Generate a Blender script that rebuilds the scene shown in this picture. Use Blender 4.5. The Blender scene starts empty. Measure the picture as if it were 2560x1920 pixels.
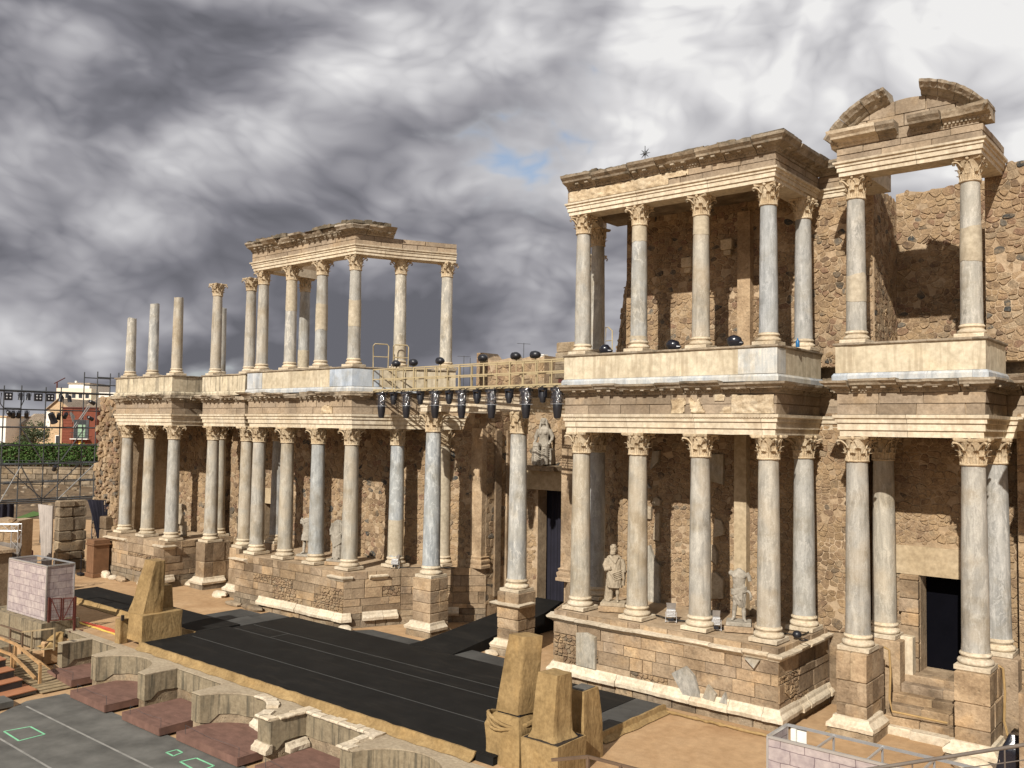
import bpy, bmesh, math, random
from mathutils import Vector, Matrix, noise
scene = bpy.context.scene
rad = math.radians
random.seed(7)

# ------------------------------------------------------------------ camera
CAM = Vector((26.175, -27.63, 9.2965))
yaw, pitch, roll = rad(39.7904), rad(2.872), rad(0.8023)
fw = Vector((-math.sin(yaw) * math.cos(pitch), math.cos(yaw) * math.cos(pitch), math.sin(pitch)))
rt = Vector((math.cos(yaw), math.sin(yaw), 0))
up = rt.cross(fw)
r2 = rt * math.cos(roll) + up * math.sin(roll)
u2 = up * math.cos(roll) - rt * math.sin(roll)
cam_data = bpy.data.cameras.new('camera')
cam = bpy.data.objects.new('camera', cam_data)
scene.collection.objects.link(cam)
cam.matrix_world = Matrix(((r2.x, u2.x, -fw.x, CAM.x), (r2.y, u2.y, -fw.y, CAM.y), (r2.z, u2.z, -fw.z, CAM.z), (0, 0, 0, 1)))
cam_data.sensor_width = 36
cam_data.sensor_fit = 'HORIZONTAL'
cam_data.lens = 36 * 2231.24 / 2560
cam_data.clip_start = 0.5
cam_data.clip_end = 3000
scene.camera = cam

# ------------------------------------------------------------------ sun, sky, exposure
SUN = Vector((0.36, -1.36, 1.0)).normalized()
sd = bpy.data.lights.new('sun', 'SUN')
sd.energy = 5.0
sd.angle = rad(0.53)
sd.color = (1.0, 0.945, 0.85)
so = bpy.data.objects.new('sun', sd)
scene.collection.objects.link(so)
so.rotation_euler = SUN.to_track_quat('Z', 'Y').to_euler()
so.location = (20, -60, 60)

world = bpy.data.worlds.new('World')
scene.world = world
world.use_nodes = True
wt = world.node_tree
wt.nodes.clear()


def N(nt, typ, ins=None, **props):
    n = nt.nodes.new(typ)
    for k, v in props.items():
        setattr(n, k, v)
    if ins:
        for k, v in ins.items():
            s = n.inputs[k]
            if isinstance(v, bpy.types.NodeSocket):
                nt.links.new(v, s)
            else:
                s.default_value = v
    return n


def MATH(nt, op, a, b=None, c=None, clamp=False):
    n = nt.nodes.new('ShaderNodeMath')
    n.operation = op
    n.use_clamp = clamp
    for i, v in enumerate((a, b, c)):
        if v is None:
            continue
        if isinstance(v, bpy.types.NodeSocket):
            nt.links.new(v, n.inputs[i])
        else:
            n.inputs[i].default_value = v
    return n.outputs[0]


def VM(nt, op, a, b=None):
    n = nt.nodes.new('ShaderNodeVectorMath')
    n.operation = op
    for i, v in enumerate((a, b)):
        if v is None:
            continue
        if isinstance(v, bpy.types.NodeSocket):
            nt.links.new(v, n.inputs[i])
        elif op == 'SCALE' and i == 1:
            n.inputs['Scale'].default_value = v
        else:
            n.inputs[i].default_value = v
    return n.outputs['Value'] if op in ('DOT_PRODUCT', 'LENGTH') else n.outputs[0]


def SS(nt, v, a, b, lo=0.0, hi=1.0):
    n = nt.nodes.new('ShaderNodeMapRange')
    n.interpolation_type = 'SMOOTHSTEP'
    nt.links.new(v, n.inputs['Value'])
    n.inputs['From Min'].default_value = a
    n.inputs['From Max'].default_value = b
    n.inputs['To Min'].default_value = lo
    n.inputs['To Max'].default_value = hi
    return n.outputs[0]


def RAMP(nt, fac, stops, interp='LINEAR'):
    n = nt.nodes.new('ShaderNodeValToRGB')
    n.color_ramp.interpolation = interp
    el = n.color_ramp.elements
    while len(el) < len(stops):
        el.new(0.5)
    for e, (p, c) in zip(el, stops):
        e.position = p
        e.color = (*c, 1) if len(c) == 3 else c
    nt.links.new(fac, n.inputs['Fac'])
    return n.outputs['Color']


def MIX(nt, fac, a, b, blend='MIX'):
    n = nt.nodes.new('ShaderNodeMix')
    n.data_type = 'RGBA'
    n.blend_type = blend
    for s, v in ((n.inputs[0], fac), (n.inputs[6], a), (n.inputs[7], b)):
        if isinstance(v, bpy.types.NodeSocket):
            nt.links.new(v, s)
        elif isinstance(v, (tuple, list)):
            s.default_value = (*v, 1) if len(v) == 3 else v
        else:
            s.default_value = v
    return n.outputs[2]


def NOISE(nt, vec, scale, detail=4, rough=0.55, dist=0.0, out='Fac'):
    n = nt.nodes.new('ShaderNodeTexNoise')
    if vec is not None:
        nt.links.new(vec, n.inputs['Vector'])
    n.inputs['Scale'].default_value = scale
    n.inputs['Detail'].default_value = detail
    n.inputs['Roughness'].default_value = rough
    n.inputs['Distortion'].default_value = dist
    return n.outputs[out]


# broken grey cloud deck over a clear Nishita sky, the same in every direction
sky = N(wt, 'ShaderNodeTexSky', sky_type='NISHITA', sun_disc=False)
sky.sun_elevation = math.asin(SUN.z)
sky.sun_rotation = math.atan2(SUN.x, SUN.y)
tc = N(wt, 'ShaderNodeTexCoord')
d = tc.outputs['Generated']
sep = N(wt, 'ShaderNodeSeparateXYZ', {0: d})
P0 = N(wt, 'ShaderNodeMapping', {'Vector': d, 'Scale': (1.0, 1.0, 1.75)}).outputs[0]
P = VM(wt, 'ADD', P0, (5.5, 11.0, 0.0))
warp = NOISE(wt, P, 2.2, 3, 0.5, out='Color')
PW = VM(wt, 'ADD', P, VM(wt, 'SCALE', warp, 0.22))


def billow(vec, s0):
    # rounded heaps with creased joins, like cumulus
    tot = None
    for k, (f, am) in enumerate(((1.0, 1.0), (2.1, 0.55), (4.3, 0.32), (8.9, 0.19), (18.0, 0.11))):
        n_ = NOISE(wt, vec, s0 * f, 0, 0.5)
        t_ = MATH(wt, 'MULTIPLY', MATH(wt, 'ABSOLUTE', MATH(wt, 'SUBTRACT', n_, 0.5)), 2.0 * am)
        tot = t_ if tot is None else MATH(wt, 'ADD', tot, t_)
    return tot


big = NOISE(wt, P, 1.15, 2, 0.5, 0.0)
lay = NOISE(wt, N(wt, 'ShaderNodeMapping', {'Vector': PW, 'Scale': (1.0, 1.0, 2.4)}).outputs[0], 1.7, 5, 0.5, 0.0)
bl = billow(PW, 2.3)
bl2 = billow(VM(wt, 'ADD', PW, (0.012, -0.045, 0.06)), 2.3)
med = NOISE(wt, P, 3.0, 6, 0.5, 0.1)
relief = MATH(wt, 'MULTIPLY', MATH(wt, 'SUBTRACT', bl, bl2), 0.55)
tone = MATH(wt, 'ADD', MATH(wt, 'MULTIPLY', MATH(wt, 'SUBTRACT', big, 0.5), 1.3), MATH(wt, 'MULTIPLY', MATH(wt, 'SUBTRACT', lay, 0.5), 1.5))
tone = MATH(wt, 'ADD', tone, MATH(wt, 'MULTIPLY', MATH(wt, 'SUBTRACT', bl, 0.40), 0.42))
tone = MATH(wt, 'ADD', MATH(wt, 'ADD', tone, relief), 0.52)
# the storm bank lies towards the west, the bright side towards the north
bank = VM(wt, 'DOT_PRODUCT', d, Vector((-0.93, 0.30, 0.18)))
tone = MATH(wt, 'ADD', tone, SS(wt, bank, 0.45, 1.0, 0.06, -0.20))
low_ = SS(wt, sep.outputs[2], 0.0, 0.10, 1.0, 0.0)
tone = MATH(wt, 'ADD', tone, MATH(wt, 'MULTIPLY', low_, 0.12))
cloud = RAMP(wt, tone, [(0.10, (0.150, 0.150, 0.172)), (0.30, (0.225, 0.223, 0.252)), (0.50, (0.375, 0.368, 0.398)), (0.70, (0.56, 0.553, 0.575)), (0.90, (0.78, 0.77, 0.78)), (1.0, (0.93, 0.92, 0.91))])
gap = MATH(wt, 'ADD', MATH(wt, 'MULTIPLY', bl, 0.35), MATH(wt, 'ADD', MATH(wt, 'MULTIPLY', med, 0.6), MATH(wt, 'MULTIPLY', NOISE(wt, VM(wt, 'ADD', P, (1.7, 2.3, 5.0)), 1.8, 3, 0.5), 0.5)))
cloud = MIX(wt, SS(wt, gap, 0.50, 0.60, 0.5, 0.0), cloud, (0.72, 0.73, 0.76))
mask = SS(wt, gap, 0.455, 0.545)
below = SS(wt, sep.outputs[2], -0.06, 0.0, 1.0, 0.0)
cloud = MIX(wt, below, cloud, (0.30, 0.28, 0.26))
mask = MATH(wt, 'MAXIMUM', mask, SS(wt, sep.outputs[2], 0.0, 0.05, 1.0, 0.0))
bg1 = N(wt, 'ShaderNodeBackground', {'Color': sky.outputs[0], 'Strength': 0.11})
bg2 = N(wt, 'ShaderNodeBackground', {'Color': cloud, 'Strength': 0.80})
mask = MATH(wt, 'MAXIMUM', mask, SS(wt, sep.outputs[2], 0.03, 0.10, 1.0, 0.0))
mx = N(wt, 'ShaderNodeMixShader', {0: mask, 1: bg1.outputs[0], 2: bg2.outputs[0]})
N(wt, 'ShaderNodeOutputWorld', {0: mx.outputs[0]})

scene.view_settings.view_transform = 'Standard'
scene.view_settings.look = 'None'
scene.view_settings.gamma = 1
scene.view_settings.exposure = 0.22
scene.view_settings.use_curve_mapping = False
scene.render.engine = 'CYCLES'
scene.cycles.max_bounces = 6
scene.cycles.diffuse_bounces = 3
scene.cycles.use_denoising = True

# ------------------------------------------------------------------ materials


def new_mat(name, rough=0.9):
    m = bpy.data.materials.new(name)
    m.use_nodes = True
    nt = m.node_tree
    b = nt.nodes['Principled BSDF']
    b.inputs['Roughness'].default_value = rough
    b.inputs['Specular IOR Level'].default_value = 0.25
    return m, nt, b


def rnd_value(nt, island=True):
    r = N(nt, 'ShaderNodeObjectInfo').outputs['Random']
    if island:
        g = N(nt, 'ShaderNodeNewGeometry').outputs['Random Per Island']
        r = MATH(nt, 'FRACT', MATH(nt, 'ADD', MATH(nt, 'MULTIPLY', r, 7.3), g))
    return r


def coords(nt):
    v = N(nt, 'ShaderNodeTexCoord').outputs['Object']
    r = N(nt, 'ShaderNodeObjectInfo').outputs['Random']
    c = N(nt, 'ShaderNodeCombineXYZ', {0: MATH(nt, 'MULTIPLY', r, 37.0), 1: MATH(nt, 'MULTIPLY', r, 53.0), 2: MATH(nt, 'MULTIPLY', r, 11.0)}).outputs[0]
    return VM(nt, 'ADD', v, c)


def bump(nt, b, h, strength, dist=0.02):
    n = N(nt, 'ShaderNodeBump', {'Height': h, 'Strength': strength, 'Distance': dist})
    nt.links.new(n.outputs[0], b.inputs['Normal'])


def stone_mat(name, cols, scale=2.0, bmp=0.5, tint=0.3, island=True, streak=0.0, streak_col=(0.05, 0.045, 0.035), lichen=0.0, rough=0.92, dist=0.03, pits=0.0, stain=0.0):
    m, nt, b = new_mat(name, rough)
    v = coords(nt)
    n1 = NOISE(nt, v, scale, 6, 0.62, 0.4)
    n2 = NOISE(nt, v, scale * 7, 6, 0.65)
    k = len(cols) - 1
    c = RAMP(nt, n1, [(0.30 + 0.40 * i / k, cc) for i, cc in enumerate(cols)])
    c = MIX(nt, 1.0, c, RAMP(nt, n2, [(0.3, (0.72, 0.70, 0.68)), (0.68, (1.12, 1.12, 1.12))]), 'MULTIPLY')
    pos = N(nt, 'ShaderNodeNewGeometry').outputs['Position']
    if stain:
        s1_ = SS(nt, NOISE(nt, pos, 0.55, 6, 0.62, 0.4), 0.46, 0.66)
        c = MIX(nt, MATH(nt, 'MULTIPLY', s1_, stain), c, MIX(nt, 1.0, c, (0.50, 0.47, 0.43), 'MULTIPLY'))
        s2_ = SS(nt, NOISE(nt, VM(nt, 'ADD', pos, (7.0, 3.0, 5.0)), 0.8, 5, 0.6, 0.3), 0.52, 0.68)
        c = MIX(nt, MATH(nt, 'MULTIPLY', s2_, stain * 0.8), c, MIX(nt, 1.0, c, (1.22, 1.12, 0.95), 'MULTIPLY'))
    if tint:
        r = rnd_value(nt, island)
        c = MIX(nt, 1.0, c, RAMP(nt, r, [(0.0, (1 - tint, 1 - tint * 1.05, 1 - tint * 1.1)), (0.5, (1, 1, 1)), (0.8, (1 + tint * .25, 1 + tint * .12, 1 - tint * .1)), (1.0, (1 - tint * .4, 1 - tint * .35, 1 - tint * .2))]), 'MULTIPLY')
    if streak:
        mp = N(nt, 'ShaderNodeMapping', {'Vector': v, 'Scale': (3.2, 3.2, 0.28)}).outputs[0]
        s = SS(nt, NOISE(nt, mp, 1.6, 5, 0.6), 0.48, 0.66)
        c = MIX(nt, MATH(nt, 'MULTIPLY', s, streak), c, streak_col)
    if lichen:
        s = SS(nt, NOISE(nt, v, scale * 1.7, 7, 0.7), 0.52, 0.66)
        c = MIX(nt, MATH(nt, 'MULTIPLY', s, lichen), c, (0.09, 0.08, 0.06))
    nt.links.new(c, b.inputs['Base Color'])
    h = MATH(nt, 'ADD', n2, MATH(nt, 'MULTIPLY', n1, 1.5))
    if pits:
        vo = N(nt, 'ShaderNodeTexVoronoi', {'Vector': v, 'Scale': scale * 3.5})
        h = MATH(nt, 'ADD', h, SS(nt, vo.outputs['Distance'], 0.05, 0.25, -pits, 0.0))
    bump(nt, b, h, bmp, dist)
    return m


def marble_mat(name, base, vein, warm, scale=1.6, tilt=(1.0, 1.0, 0.35), vein_amt=0.75, rough=0.62, tint=True, bmp=0.15):
    m, nt, b = new_mat(name, rough)
    v = coords(nt)
    mp = N(nt, 'ShaderNodeMapping', {'Vector': v, 'Scale': tilt, 'Rotation': (0.35, 0.25, 0.0)}).outputs[0]
    warp = NOISE(nt, mp, scale * 0.9, 5, 0.6, 0.0, out='Color')
    w = VM(nt, 'ADD', mp, VM(nt, 'SCALE', warp, 0.9))
    n1 = NOISE(nt, w, scale * 2.6, 9, 0.62, 0.3)
    n2 = NOISE(nt, v, scale * 0.6, 3, 0.5)
    fine = NOISE(nt, v, 26, 5, 0.7)
    mp2 = N(nt, 'ShaderNodeMapping', {'Vector': v, 'Scale': (9.0, 9.0, 0.55)}).outputs[0]
    st = NOISE(nt, mp2, 1.0, 6, 0.62, 0.4)
    c = RAMP(nt, MATH(nt, 'ADD', MATH(nt, 'MULTIPLY', n1, 0.6), MATH(nt, 'MULTIPLY', st, 0.4)), [(0.36, tuple(x * 0.74 for x in base)), (0.48, base), (0.56, tuple(0.6 * p + 0.4 * q for p, q in zip(base, vein))), (0.66, vein)])
    c = MIX(nt, MATH(nt, 'MULTIPLY', SS(nt, n2, 0.42, 0.62), 0.8), c, MIX(nt, 0.55, c, warm))
    vv = MATH(nt, 'ABSOLUTE', MATH(nt, 'SUBTRACT', NOISE(nt, w, scale * 1.1, 6, 0.6), 0.5))
    c = MIX(nt, MATH(nt, 'MULTIPLY', SS(nt, vv, 0.0, 0.022, 1.0, 0.0), vein_amt * 0.7), c, vein)
    pos = N(nt, 'ShaderNodeNewGeometry').outputs['Position']
    c = MIX(nt, MATH(nt, 'MULTIPLY', SS(nt, NOISE(nt, pos, 0.9, 5, 0.6), 0.48, 0.68), 0.65), c, MIX(nt, 1.0, c, (0.70, 0.63, 0.52), 'MULTIPLY'))
    if tint:
        r = N(nt, 'ShaderNodeObjectInfo').outputs['Random']
        c = MIX(nt, 1.0, c, RAMP(nt, r, [(0.0, (0.86, 0.93, 1.02)), (0.35, (1.02, 0.98, 0.90)), (0.7, (0.94, 0.95, 0.96)), (1.0, (1.08, 1.03, 0.93))]), 'MULTIPLY')
    c = MIX(nt, 1.0, c, RAMP(nt, fine, [(0.3, (0.85, 0.84, 0.82)), (0.65, (1.05, 1.05, 1.05))]), 'MULTIPLY')
    nt.links.new(c, b.inputs['Base Color'])
    bump(nt, b, MATH(nt, 'ADD', fine, n1), bmp, 0.02)
    return m


def rubble_mat(name, pal):
    m, nt, b = new_mat(name, 0.93)
    r = rnd_value(nt, True)
    c = RAMP(nt, r, pal, 'CONSTANT')
    pos = N(nt, 'ShaderNodeNewGeometry').outputs['Position']
    n1 = NOISE(nt, pos, 5.0, 6, 0.65)
    n2 = NOISE(nt, pos, 22.0, 6, 0.68)
    smear = SS(nt, NOISE(nt, pos, 0.8, 6, 0.62, 0.5), 0.44, 0.64)
    edge = SS(nt, NOISE(nt, pos, 7.0, 6, 0.7, 0.4), 0.50, 0.62)
    c = MIX(nt, MATH(nt, 'MAXIMUM', MATH(nt, 'MULTIPLY', smear, 0.75), MATH(nt, 'MULTIPLY', edge, 0.55)), c, (0.425, 0.305, 0.180))
    c = MIX(nt, 1.0, c, RAMP(nt, n1, [(0.3, (0.72, 0.70, 0.68)), (0.7, (1.18, 1.16, 1.12))]), 'MULTIPLY')
    c = MIX(nt, 1.0, c, RAMP(nt, n2, [(0.3, (0.62, 0.60, 0.58)), (0.66, (1.15, 1.15, 1.15))]), 'MULTIPLY')
    st = SS(nt, NOISE(nt, pos, 0.45, 5, 0.6, 0.3), 0.48, 0.66)
    c = MIX(nt, MATH(nt, 'MULTIPLY', st, 0.6), c, MIX(nt, 1.0, c, (0.58, 0.55, 0.52), 'MULTIPLY'))
    nt.links.new(c, b.inputs['Base Color'])
    bump(nt, b, MATH(nt, 'ADD', n2, MATH(nt, 'MULTIPLY', n1, 1.5)), 0.9, 0.04)
    return m


def plain_mat(name, col, rough=0.7, var=0.25, scale=3.0, bmp=0.1, metal=0.0, spec=0.3):
    m, nt, b = new_mat(name, rough)
    b.inputs['Specular IOR Level'].default_value = spec
    b.inputs['Metallic'].default_value = metal
    v = coords(nt)
    n1 = NOISE(nt, v, scale, 6, 0.6)
    c = MIX(nt, 1.0, (*col, 1), RAMP(nt, n1, [(0.3, (1 - var,) * 3), (0.7, (1 + var * .5,) * 3)]), 'MULTIPLY')
    nt.links.new(c, b.inputs['Base Color'])
    if bmp:
        bump(nt, b, NOISE(nt, v, scale * 8, 4, 0.6), bmp, 0.01)
    return m


MT = {}
MT['sand'] = stone_mat('sandstone', [(0.283, 0.207, 0.136), (0.376, 0.280, 0.186), (0.452, 0.350, 0.238)], 1.6, 0.8, 0.42, pits=0.6, lichen=0.25, stain=0.8)
MT['sand_dark'] = stone_mat('weathered_granite', [(0.184, 0.145, 0.103), (0.277, 0.221, 0.157), (0.353, 0.289, 0.209)], 1.8, 0.9, 0.42, pits=0.6, lichen=0.45, stain=0.8)
MT['frieze'] = stone_mat('frieze_granite', [(0.280, 0.221, 0.163), (0.342, 0.273, 0.200), (0.377, 0.301, 0.219)], 1.5, 0.35, 0.22, lichen=0.18, stain=0.5)
MT['mortar'] = stone_mat('lime_mortar', [(0.328, 0.237, 0.150), (0.408, 0.307, 0.203), (0.463, 0.359, 0.249)], 1.1, 0.7, 0.0, lichen=0.15, stain=0.5)
MT['rubble'] = rubble_mat('rubble_stone', [(0.0, (0.301, 0.216, 0.141)), (0.16, (0.368, 0.268, 0.173)), (0.30, (0.261, 0.181, 0.116)), (0.44, (0.334, 0.239, 0.154)), (0.58, (0.249, 0.159, 0.109)), (0.68, (0.314, 0.244, 0.169)), (0.78, (0.184, 0.129, 0.089)), (0.86, (0.393, 0.308, 0.213)), (0.92, (0.149, 0.134, 0.114)), (0.965, (0.064, 0.068, 0.069))])
MT['rubble_pale'] = rubble_mat('pale_rubble_stone', [(0.0, (0.323, 0.233, 0.148)), (0.18, (0.363, 0.268, 0.173)), (0.36, (0.284, 0.199, 0.129)), (0.55, (0.340, 0.245, 0.160)), (0.74, (0.239, 0.164, 0.109)), (0.86, (0.315, 0.250, 0.175)), (0.94, (0.169, 0.134, 0.099))])
MT['arch'] = stone_mat('cream_marble', [(0.525, 0.439, 0.323), (0.618, 0.539, 0.409), (0.683, 0.611, 0.488)], 0.9, 0.2, 0.10, streak=0.35, streak_col=(0.319, 0.246, 0.167), rough=0.75, stain=0.3)
MT['cornice'] = stone_mat('weathered_cornice', [(0.237, 0.195, 0.144), (0.317, 0.263, 0.196), (0.418, 0.363, 0.285)], 1.6, 0.6, 0.2, lichen=0.7)
MT['lichen_stone'] = stone_mat('lichen_dark_stone', [(0.07, 0.06, 0.045), (0.14, 0.115, 0.08), (0.25, 0.20, 0.14)], 2.5, 0.8, 0.3, lichen=0.4)
MT['white'] = stone_mat('pale_moulding', [(0.483, 0.399, 0.288), (0.613, 0.527, 0.400), (0.683, 0.607, 0.480)], 1.3, 0.5, 0.15, lichen=0.12)
MT['slab_marble'] = marble_mat('wall_slab_marble', (0.30, 0.285, 0.255), (0.50, 0.465, 0.41), (0.36, 0.30, 0.21), 2.2, (1, 1, 0.5), 0.5)
MT['stucco'] = stone_mat('parapet_stucco', [(0.444, 0.380, 0.272), (0.547, 0.480, 0.357), (0.599, 0.532, 0.406)], 0.6, 0.2, 0.08, streak=0.55, streak_col=(0.291, 0.231, 0.157), stain=0.3)
MT['stucco_dark'] = stone_mat('stained_stucco', [(0.447, 0.391, 0.285), (0.538, 0.473, 0.351), (0.580, 0.515, 0.393)], 0.6, 0.2, 0.08, streak=0.7, streak_col=(0.120, 0.104, 0.083), stain=0.3)
MT['cap'] = stone_mat('base_limestone', [(0.468, 0.384, 0.272), (0.583, 0.499, 0.373), (0.662, 0.585, 0.459)], 1.6, 0.45, 0.16, lichen=0.12, stain=0.3)
MT['capital'] = stone_mat('capital_limestone', [(0.390, 0.297, 0.188), (0.531, 0.430, 0.295), (0.656, 0.563, 0.419)], 2.6, 0.6, 0.14, lichen=0.25, stain=0.3)
MT['marble'] = marble_mat('grey_column_marble', (0.336, 0.320, 0.290), (0.521, 0.495, 0.443), (0.417, 0.352, 0.268))
MT['marble_blue'] = marble_mat('blue_column_marble', (0.305, 0.305, 0.300), (0.515, 0.509, 0.497), (0.348, 0.336, 0.306), 1.8)
MT['marble_strong'] = marble_mat('streaked_column_marble', (0.345, 0.340, 0.325), (0.644, 0.616, 0.560), (0.404, 0.376, 0.320), 1.3, (0.922, 0.922, 0.376), 0.9)
MT['marble_panel'] = marble_mat('blue_panel_marble', (0.40, 0.43, 0.47), (0.60, 0.60, 0.59), (0.48, 0.46, 0.42), 1.0, (1, 1, 0.4), 0.4)
MT['repair'] = stone_mat('column_repair_mortar', [(0.389, 0.333, 0.248), (0.438, 0.383, 0.289), (0.477, 0.418, 0.325)], 1.0, 0.12, 0.06)
MT['statue'] = stone_mat('statue_marble', [(0.291, 0.235, 0.166), (0.379, 0.316, 0.232), (0.437, 0.375, 0.284)], 2.0, 0.3, 0.1, lichen=0.25)
MT['statue_grey'] = stone_mat('statue_grey_marble', [(0.239, 0.213, 0.175), (0.333, 0.302, 0.251), (0.406, 0.368, 0.312)], 2.0, 0.3, 0.1, lichen=0.25)
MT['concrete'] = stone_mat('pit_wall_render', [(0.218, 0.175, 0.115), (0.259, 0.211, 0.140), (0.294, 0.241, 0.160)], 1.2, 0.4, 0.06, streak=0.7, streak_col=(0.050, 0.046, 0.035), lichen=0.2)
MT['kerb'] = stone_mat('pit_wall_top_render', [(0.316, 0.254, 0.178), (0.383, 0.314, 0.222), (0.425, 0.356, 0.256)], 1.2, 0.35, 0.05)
MT['burlap'] = stone_mat('burlap', [(0.241, 0.161, 0.070), (0.304, 0.207, 0.094), (0.358, 0.248, 0.117)], 1.3, 0.35, 0.12, dist=0.02, stain=0.45)
nt_ = MT['burlap'].node_tree
p_ = N(nt_, 'ShaderNodeNewGeometry').outputs['Position']
m_ = N(nt_, 'ShaderNodeMapping', {'Vector': p_, 'Scale': (2.6, 2.6, 0.9), 'Rotation': (0.2, 0.35, 0.0)}).outputs[0]
w_ = N(nt_, 'ShaderNodeTexNoise', {'Vector': m_, 'Scale': 1.6, 'Detail': 5.0, 'Roughness': 0.5, 'Distortion': 1.4}).outputs['Fac']
bp1 = N(nt_, 'ShaderNodeBump', {'Height': w_, 'Strength': 0.4, 'Distance': 0.08})
b_ = nt_.nodes['Principled BSDF']
old_ = b_.inputs['Normal'].links[0].from_node
nt_.links.new(bp1.outputs[0], old_.inputs['Normal'])
MT['plaster'] = stone_mat('door_lintel_plaster', [(0.368, 0.287, 0.182), (0.430, 0.341, 0.224), (0.466, 0.377, 0.255)], 0.8, 0.2, 0.05)
MT['black'] = plain_mat('black_dance_floor', (0.0125, 0.012, 0.0115), 0.75, 0.25, 1.2, 0.1, spec=0.12)
nt_ = MT['black'].node_tree
p_ = N(nt_, 'ShaderNodeNewGeometry').outputs['Position']
b_ = nt_.nodes['Principled BSDF']
old_ = b_.inputs['Base Color'].links[0].from_socket
sc_ = N(nt_, 'ShaderNodeMapping', {'Vector': p_, 'Scale': (0.35, 1.6, 1.0)}).outputs[0]
du_ = SS(nt_, NOISE(nt_, sc_, 1.2, 8, 0.7, 0.6), 0.48, 0.75)
sp_ = SS(nt_, NOISE(nt_, p_, 9.0, 2, 0.5), 0.74, 0.80)
nt_.links.new(MIX(nt_, MATH(nt_, 'ADD', MATH(nt_, 'MULTIPLY', du_, 0.10), MATH(nt_, 'MULTIPLY', sp_, 0.25)), old_, (0.12, 0.10, 0.08)), b_.inputs['Base Color'])
MT['grey_panel'] = plain_mat('grey_plywood', (0.125, 0.120, 0.108), 0.8, 0.40, 0.9, 0.1)
MT['stage_panel'] = plain_mat('dark_stage_panel', (0.062, 0.061, 0.058), 0.8, 0.45, 0.9, 0.1)
MT['tape'] = plain_mat('pale_tape', (0.060, 0.060, 0.057), 0.8, 0.2)
MT['grey_tape'] = plain_mat('light_grey_tape', (0.26, 0.25, 0.23), 0.8, 0.3)
MT['green_tape'] = plain_mat('green_tape', (0.22, 0.55, 0.32), 0.7, 0.2)
MT['yellow_tape'] = plain_mat('yellow_paint', (0.80, 0.55, 0.12), 0.8, 0.2)
MT['red_paint'] = plain_mat('red_paint', (0.60, 0.11, 0.06), 0.8, 0.3)
MT['deck'] = plain_mat('red_brown_deck_wood', (0.165, 0.090, 0.068), 0.8, 0.3, 2.5, 0.3)
MT['oxide'] = plain_mat('red_oxide_metal', (0.085, 0.022, 0.016), 0.6, 0.3)
MT['rail_brown'] = plain_mat('brown_rail_metal', (0.13, 0.085, 0.055), 0.6, 0.3)
MT['rail_grey'] = plain_mat('dull_grey_pipe', (0.14, 0.115, 0.095), 0.55, 0.3)
MT['steel'] = plain_mat('galvanised_steel', (0.30, 0.30, 0.29), 0.5, 0.2, metal=0.6)
MT['dark_steel'] = plain_mat('dark_scaffold_tube', (0.075, 0.08, 0.085), 0.5, 0.3, metal=0.3)
MT['cream_metal'] = plain_mat('cream_painted_metal', (0.393, 0.315, 0.185), 0.55, 0.15)
MT['lamp_black'] = plain_mat('black_lamp_shell', (0.012, 0.013, 0.018), 0.4, 0.3, spec=0.5)
MT['bag'] = plain_mat('black_plastic_bag', (0.010, 0.011, 0.018), 0.25, 0.2, 2.0, 0.6, spec=0.6)
MT['lens'] = plain_mat('lamp_lens', (0.55, 0.57, 0.60), 0.15, 0.1, spec=0.8)
MT['alu'] = plain_mat('aluminium', (0.62, 0.62, 0.62), 0.35, 0.1, metal=0.7)
MT['wood'] = plain_mat('raw_timber', (0.40, 0.24, 0.11), 0.75, 0.35, 3.0, 0.3)
MT['wood_grey'] = plain_mat('weathered_timber', (0.30, 0.225, 0.13), 0.85, 0.35, 3.0, 0.3)
MT['wood_orange'] = plain_mat('orange_stair_board', (0.357, 0.155, 0.077), 0.75, 0.2, 2.0, 0.2)
MT['lectern'] = plain_mat('brown_crate_wood', (0.194, 0.102, 0.053), 0.7, 0.3, 2.0, 0.2)
MT['cloth_grey'] = plain_mat('grey_curtain_cloth', (0.42, 0.37, 0.33), 0.9, 0.2, 1.5)
MT['cloth_blue'] = plain_mat('dark_blue_curtain_cloth', (0.014, 0.013, 0.022), 0.85, 0.3, 1.5)
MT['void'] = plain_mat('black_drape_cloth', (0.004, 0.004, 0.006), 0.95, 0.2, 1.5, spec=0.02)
MT['white_wall'] = plain_mat('white_house_render', (0.74, 0.72, 0.66), 0.9, 0.1)
MT['tan_wall'] = plain_mat('tan_house_render', (0.50, 0.36, 0.22), 0.9, 0.2)
MT['cream_wall'] = plain_mat('cream_house_render', (0.72, 0.64, 0.50), 0.9, 0.12)
MT['red_wall'] = plain_mat('red_brick_cladding', (0.177, 0.051, 0.029), 0.85, 0.2)
MT['tile'] = plain_mat('roof_tile', (0.34, 0.27, 0.20), 0.9, 0.35, 2.0)
MT['glass_dark'] = plain_mat('window_glass', (0.03, 0.035, 0.04), 0.15, 0.1, spec=0.7)
MT['green_cloth'] = plain_mat('green_window_curtain', (0.25, 0.36, 0.25), 0.8, 0.15)
MT['blue_sheet'] = plain_mat('blue_bottle_plastic', (0.02, 0.12, 0.28), 0.35, 0.1)
MT['cable'] = plain_mat('cable_rubber', (0.02, 0.018, 0.016), 0.6, 0.2)
MT['rope'] = plain_mat('tan_cable_cover', (0.36, 0.235, 0.10), 0.8, 0.2)
MT['bark'] = plain_mat('bark', (0.10, 0.07, 0.045), 0.9, 0.3)
MT['grassblade'] = plain_mat('lawn', (0.075, 0.135, 0.032), 0.9, 0.35, 4.0, 0.5)


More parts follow.
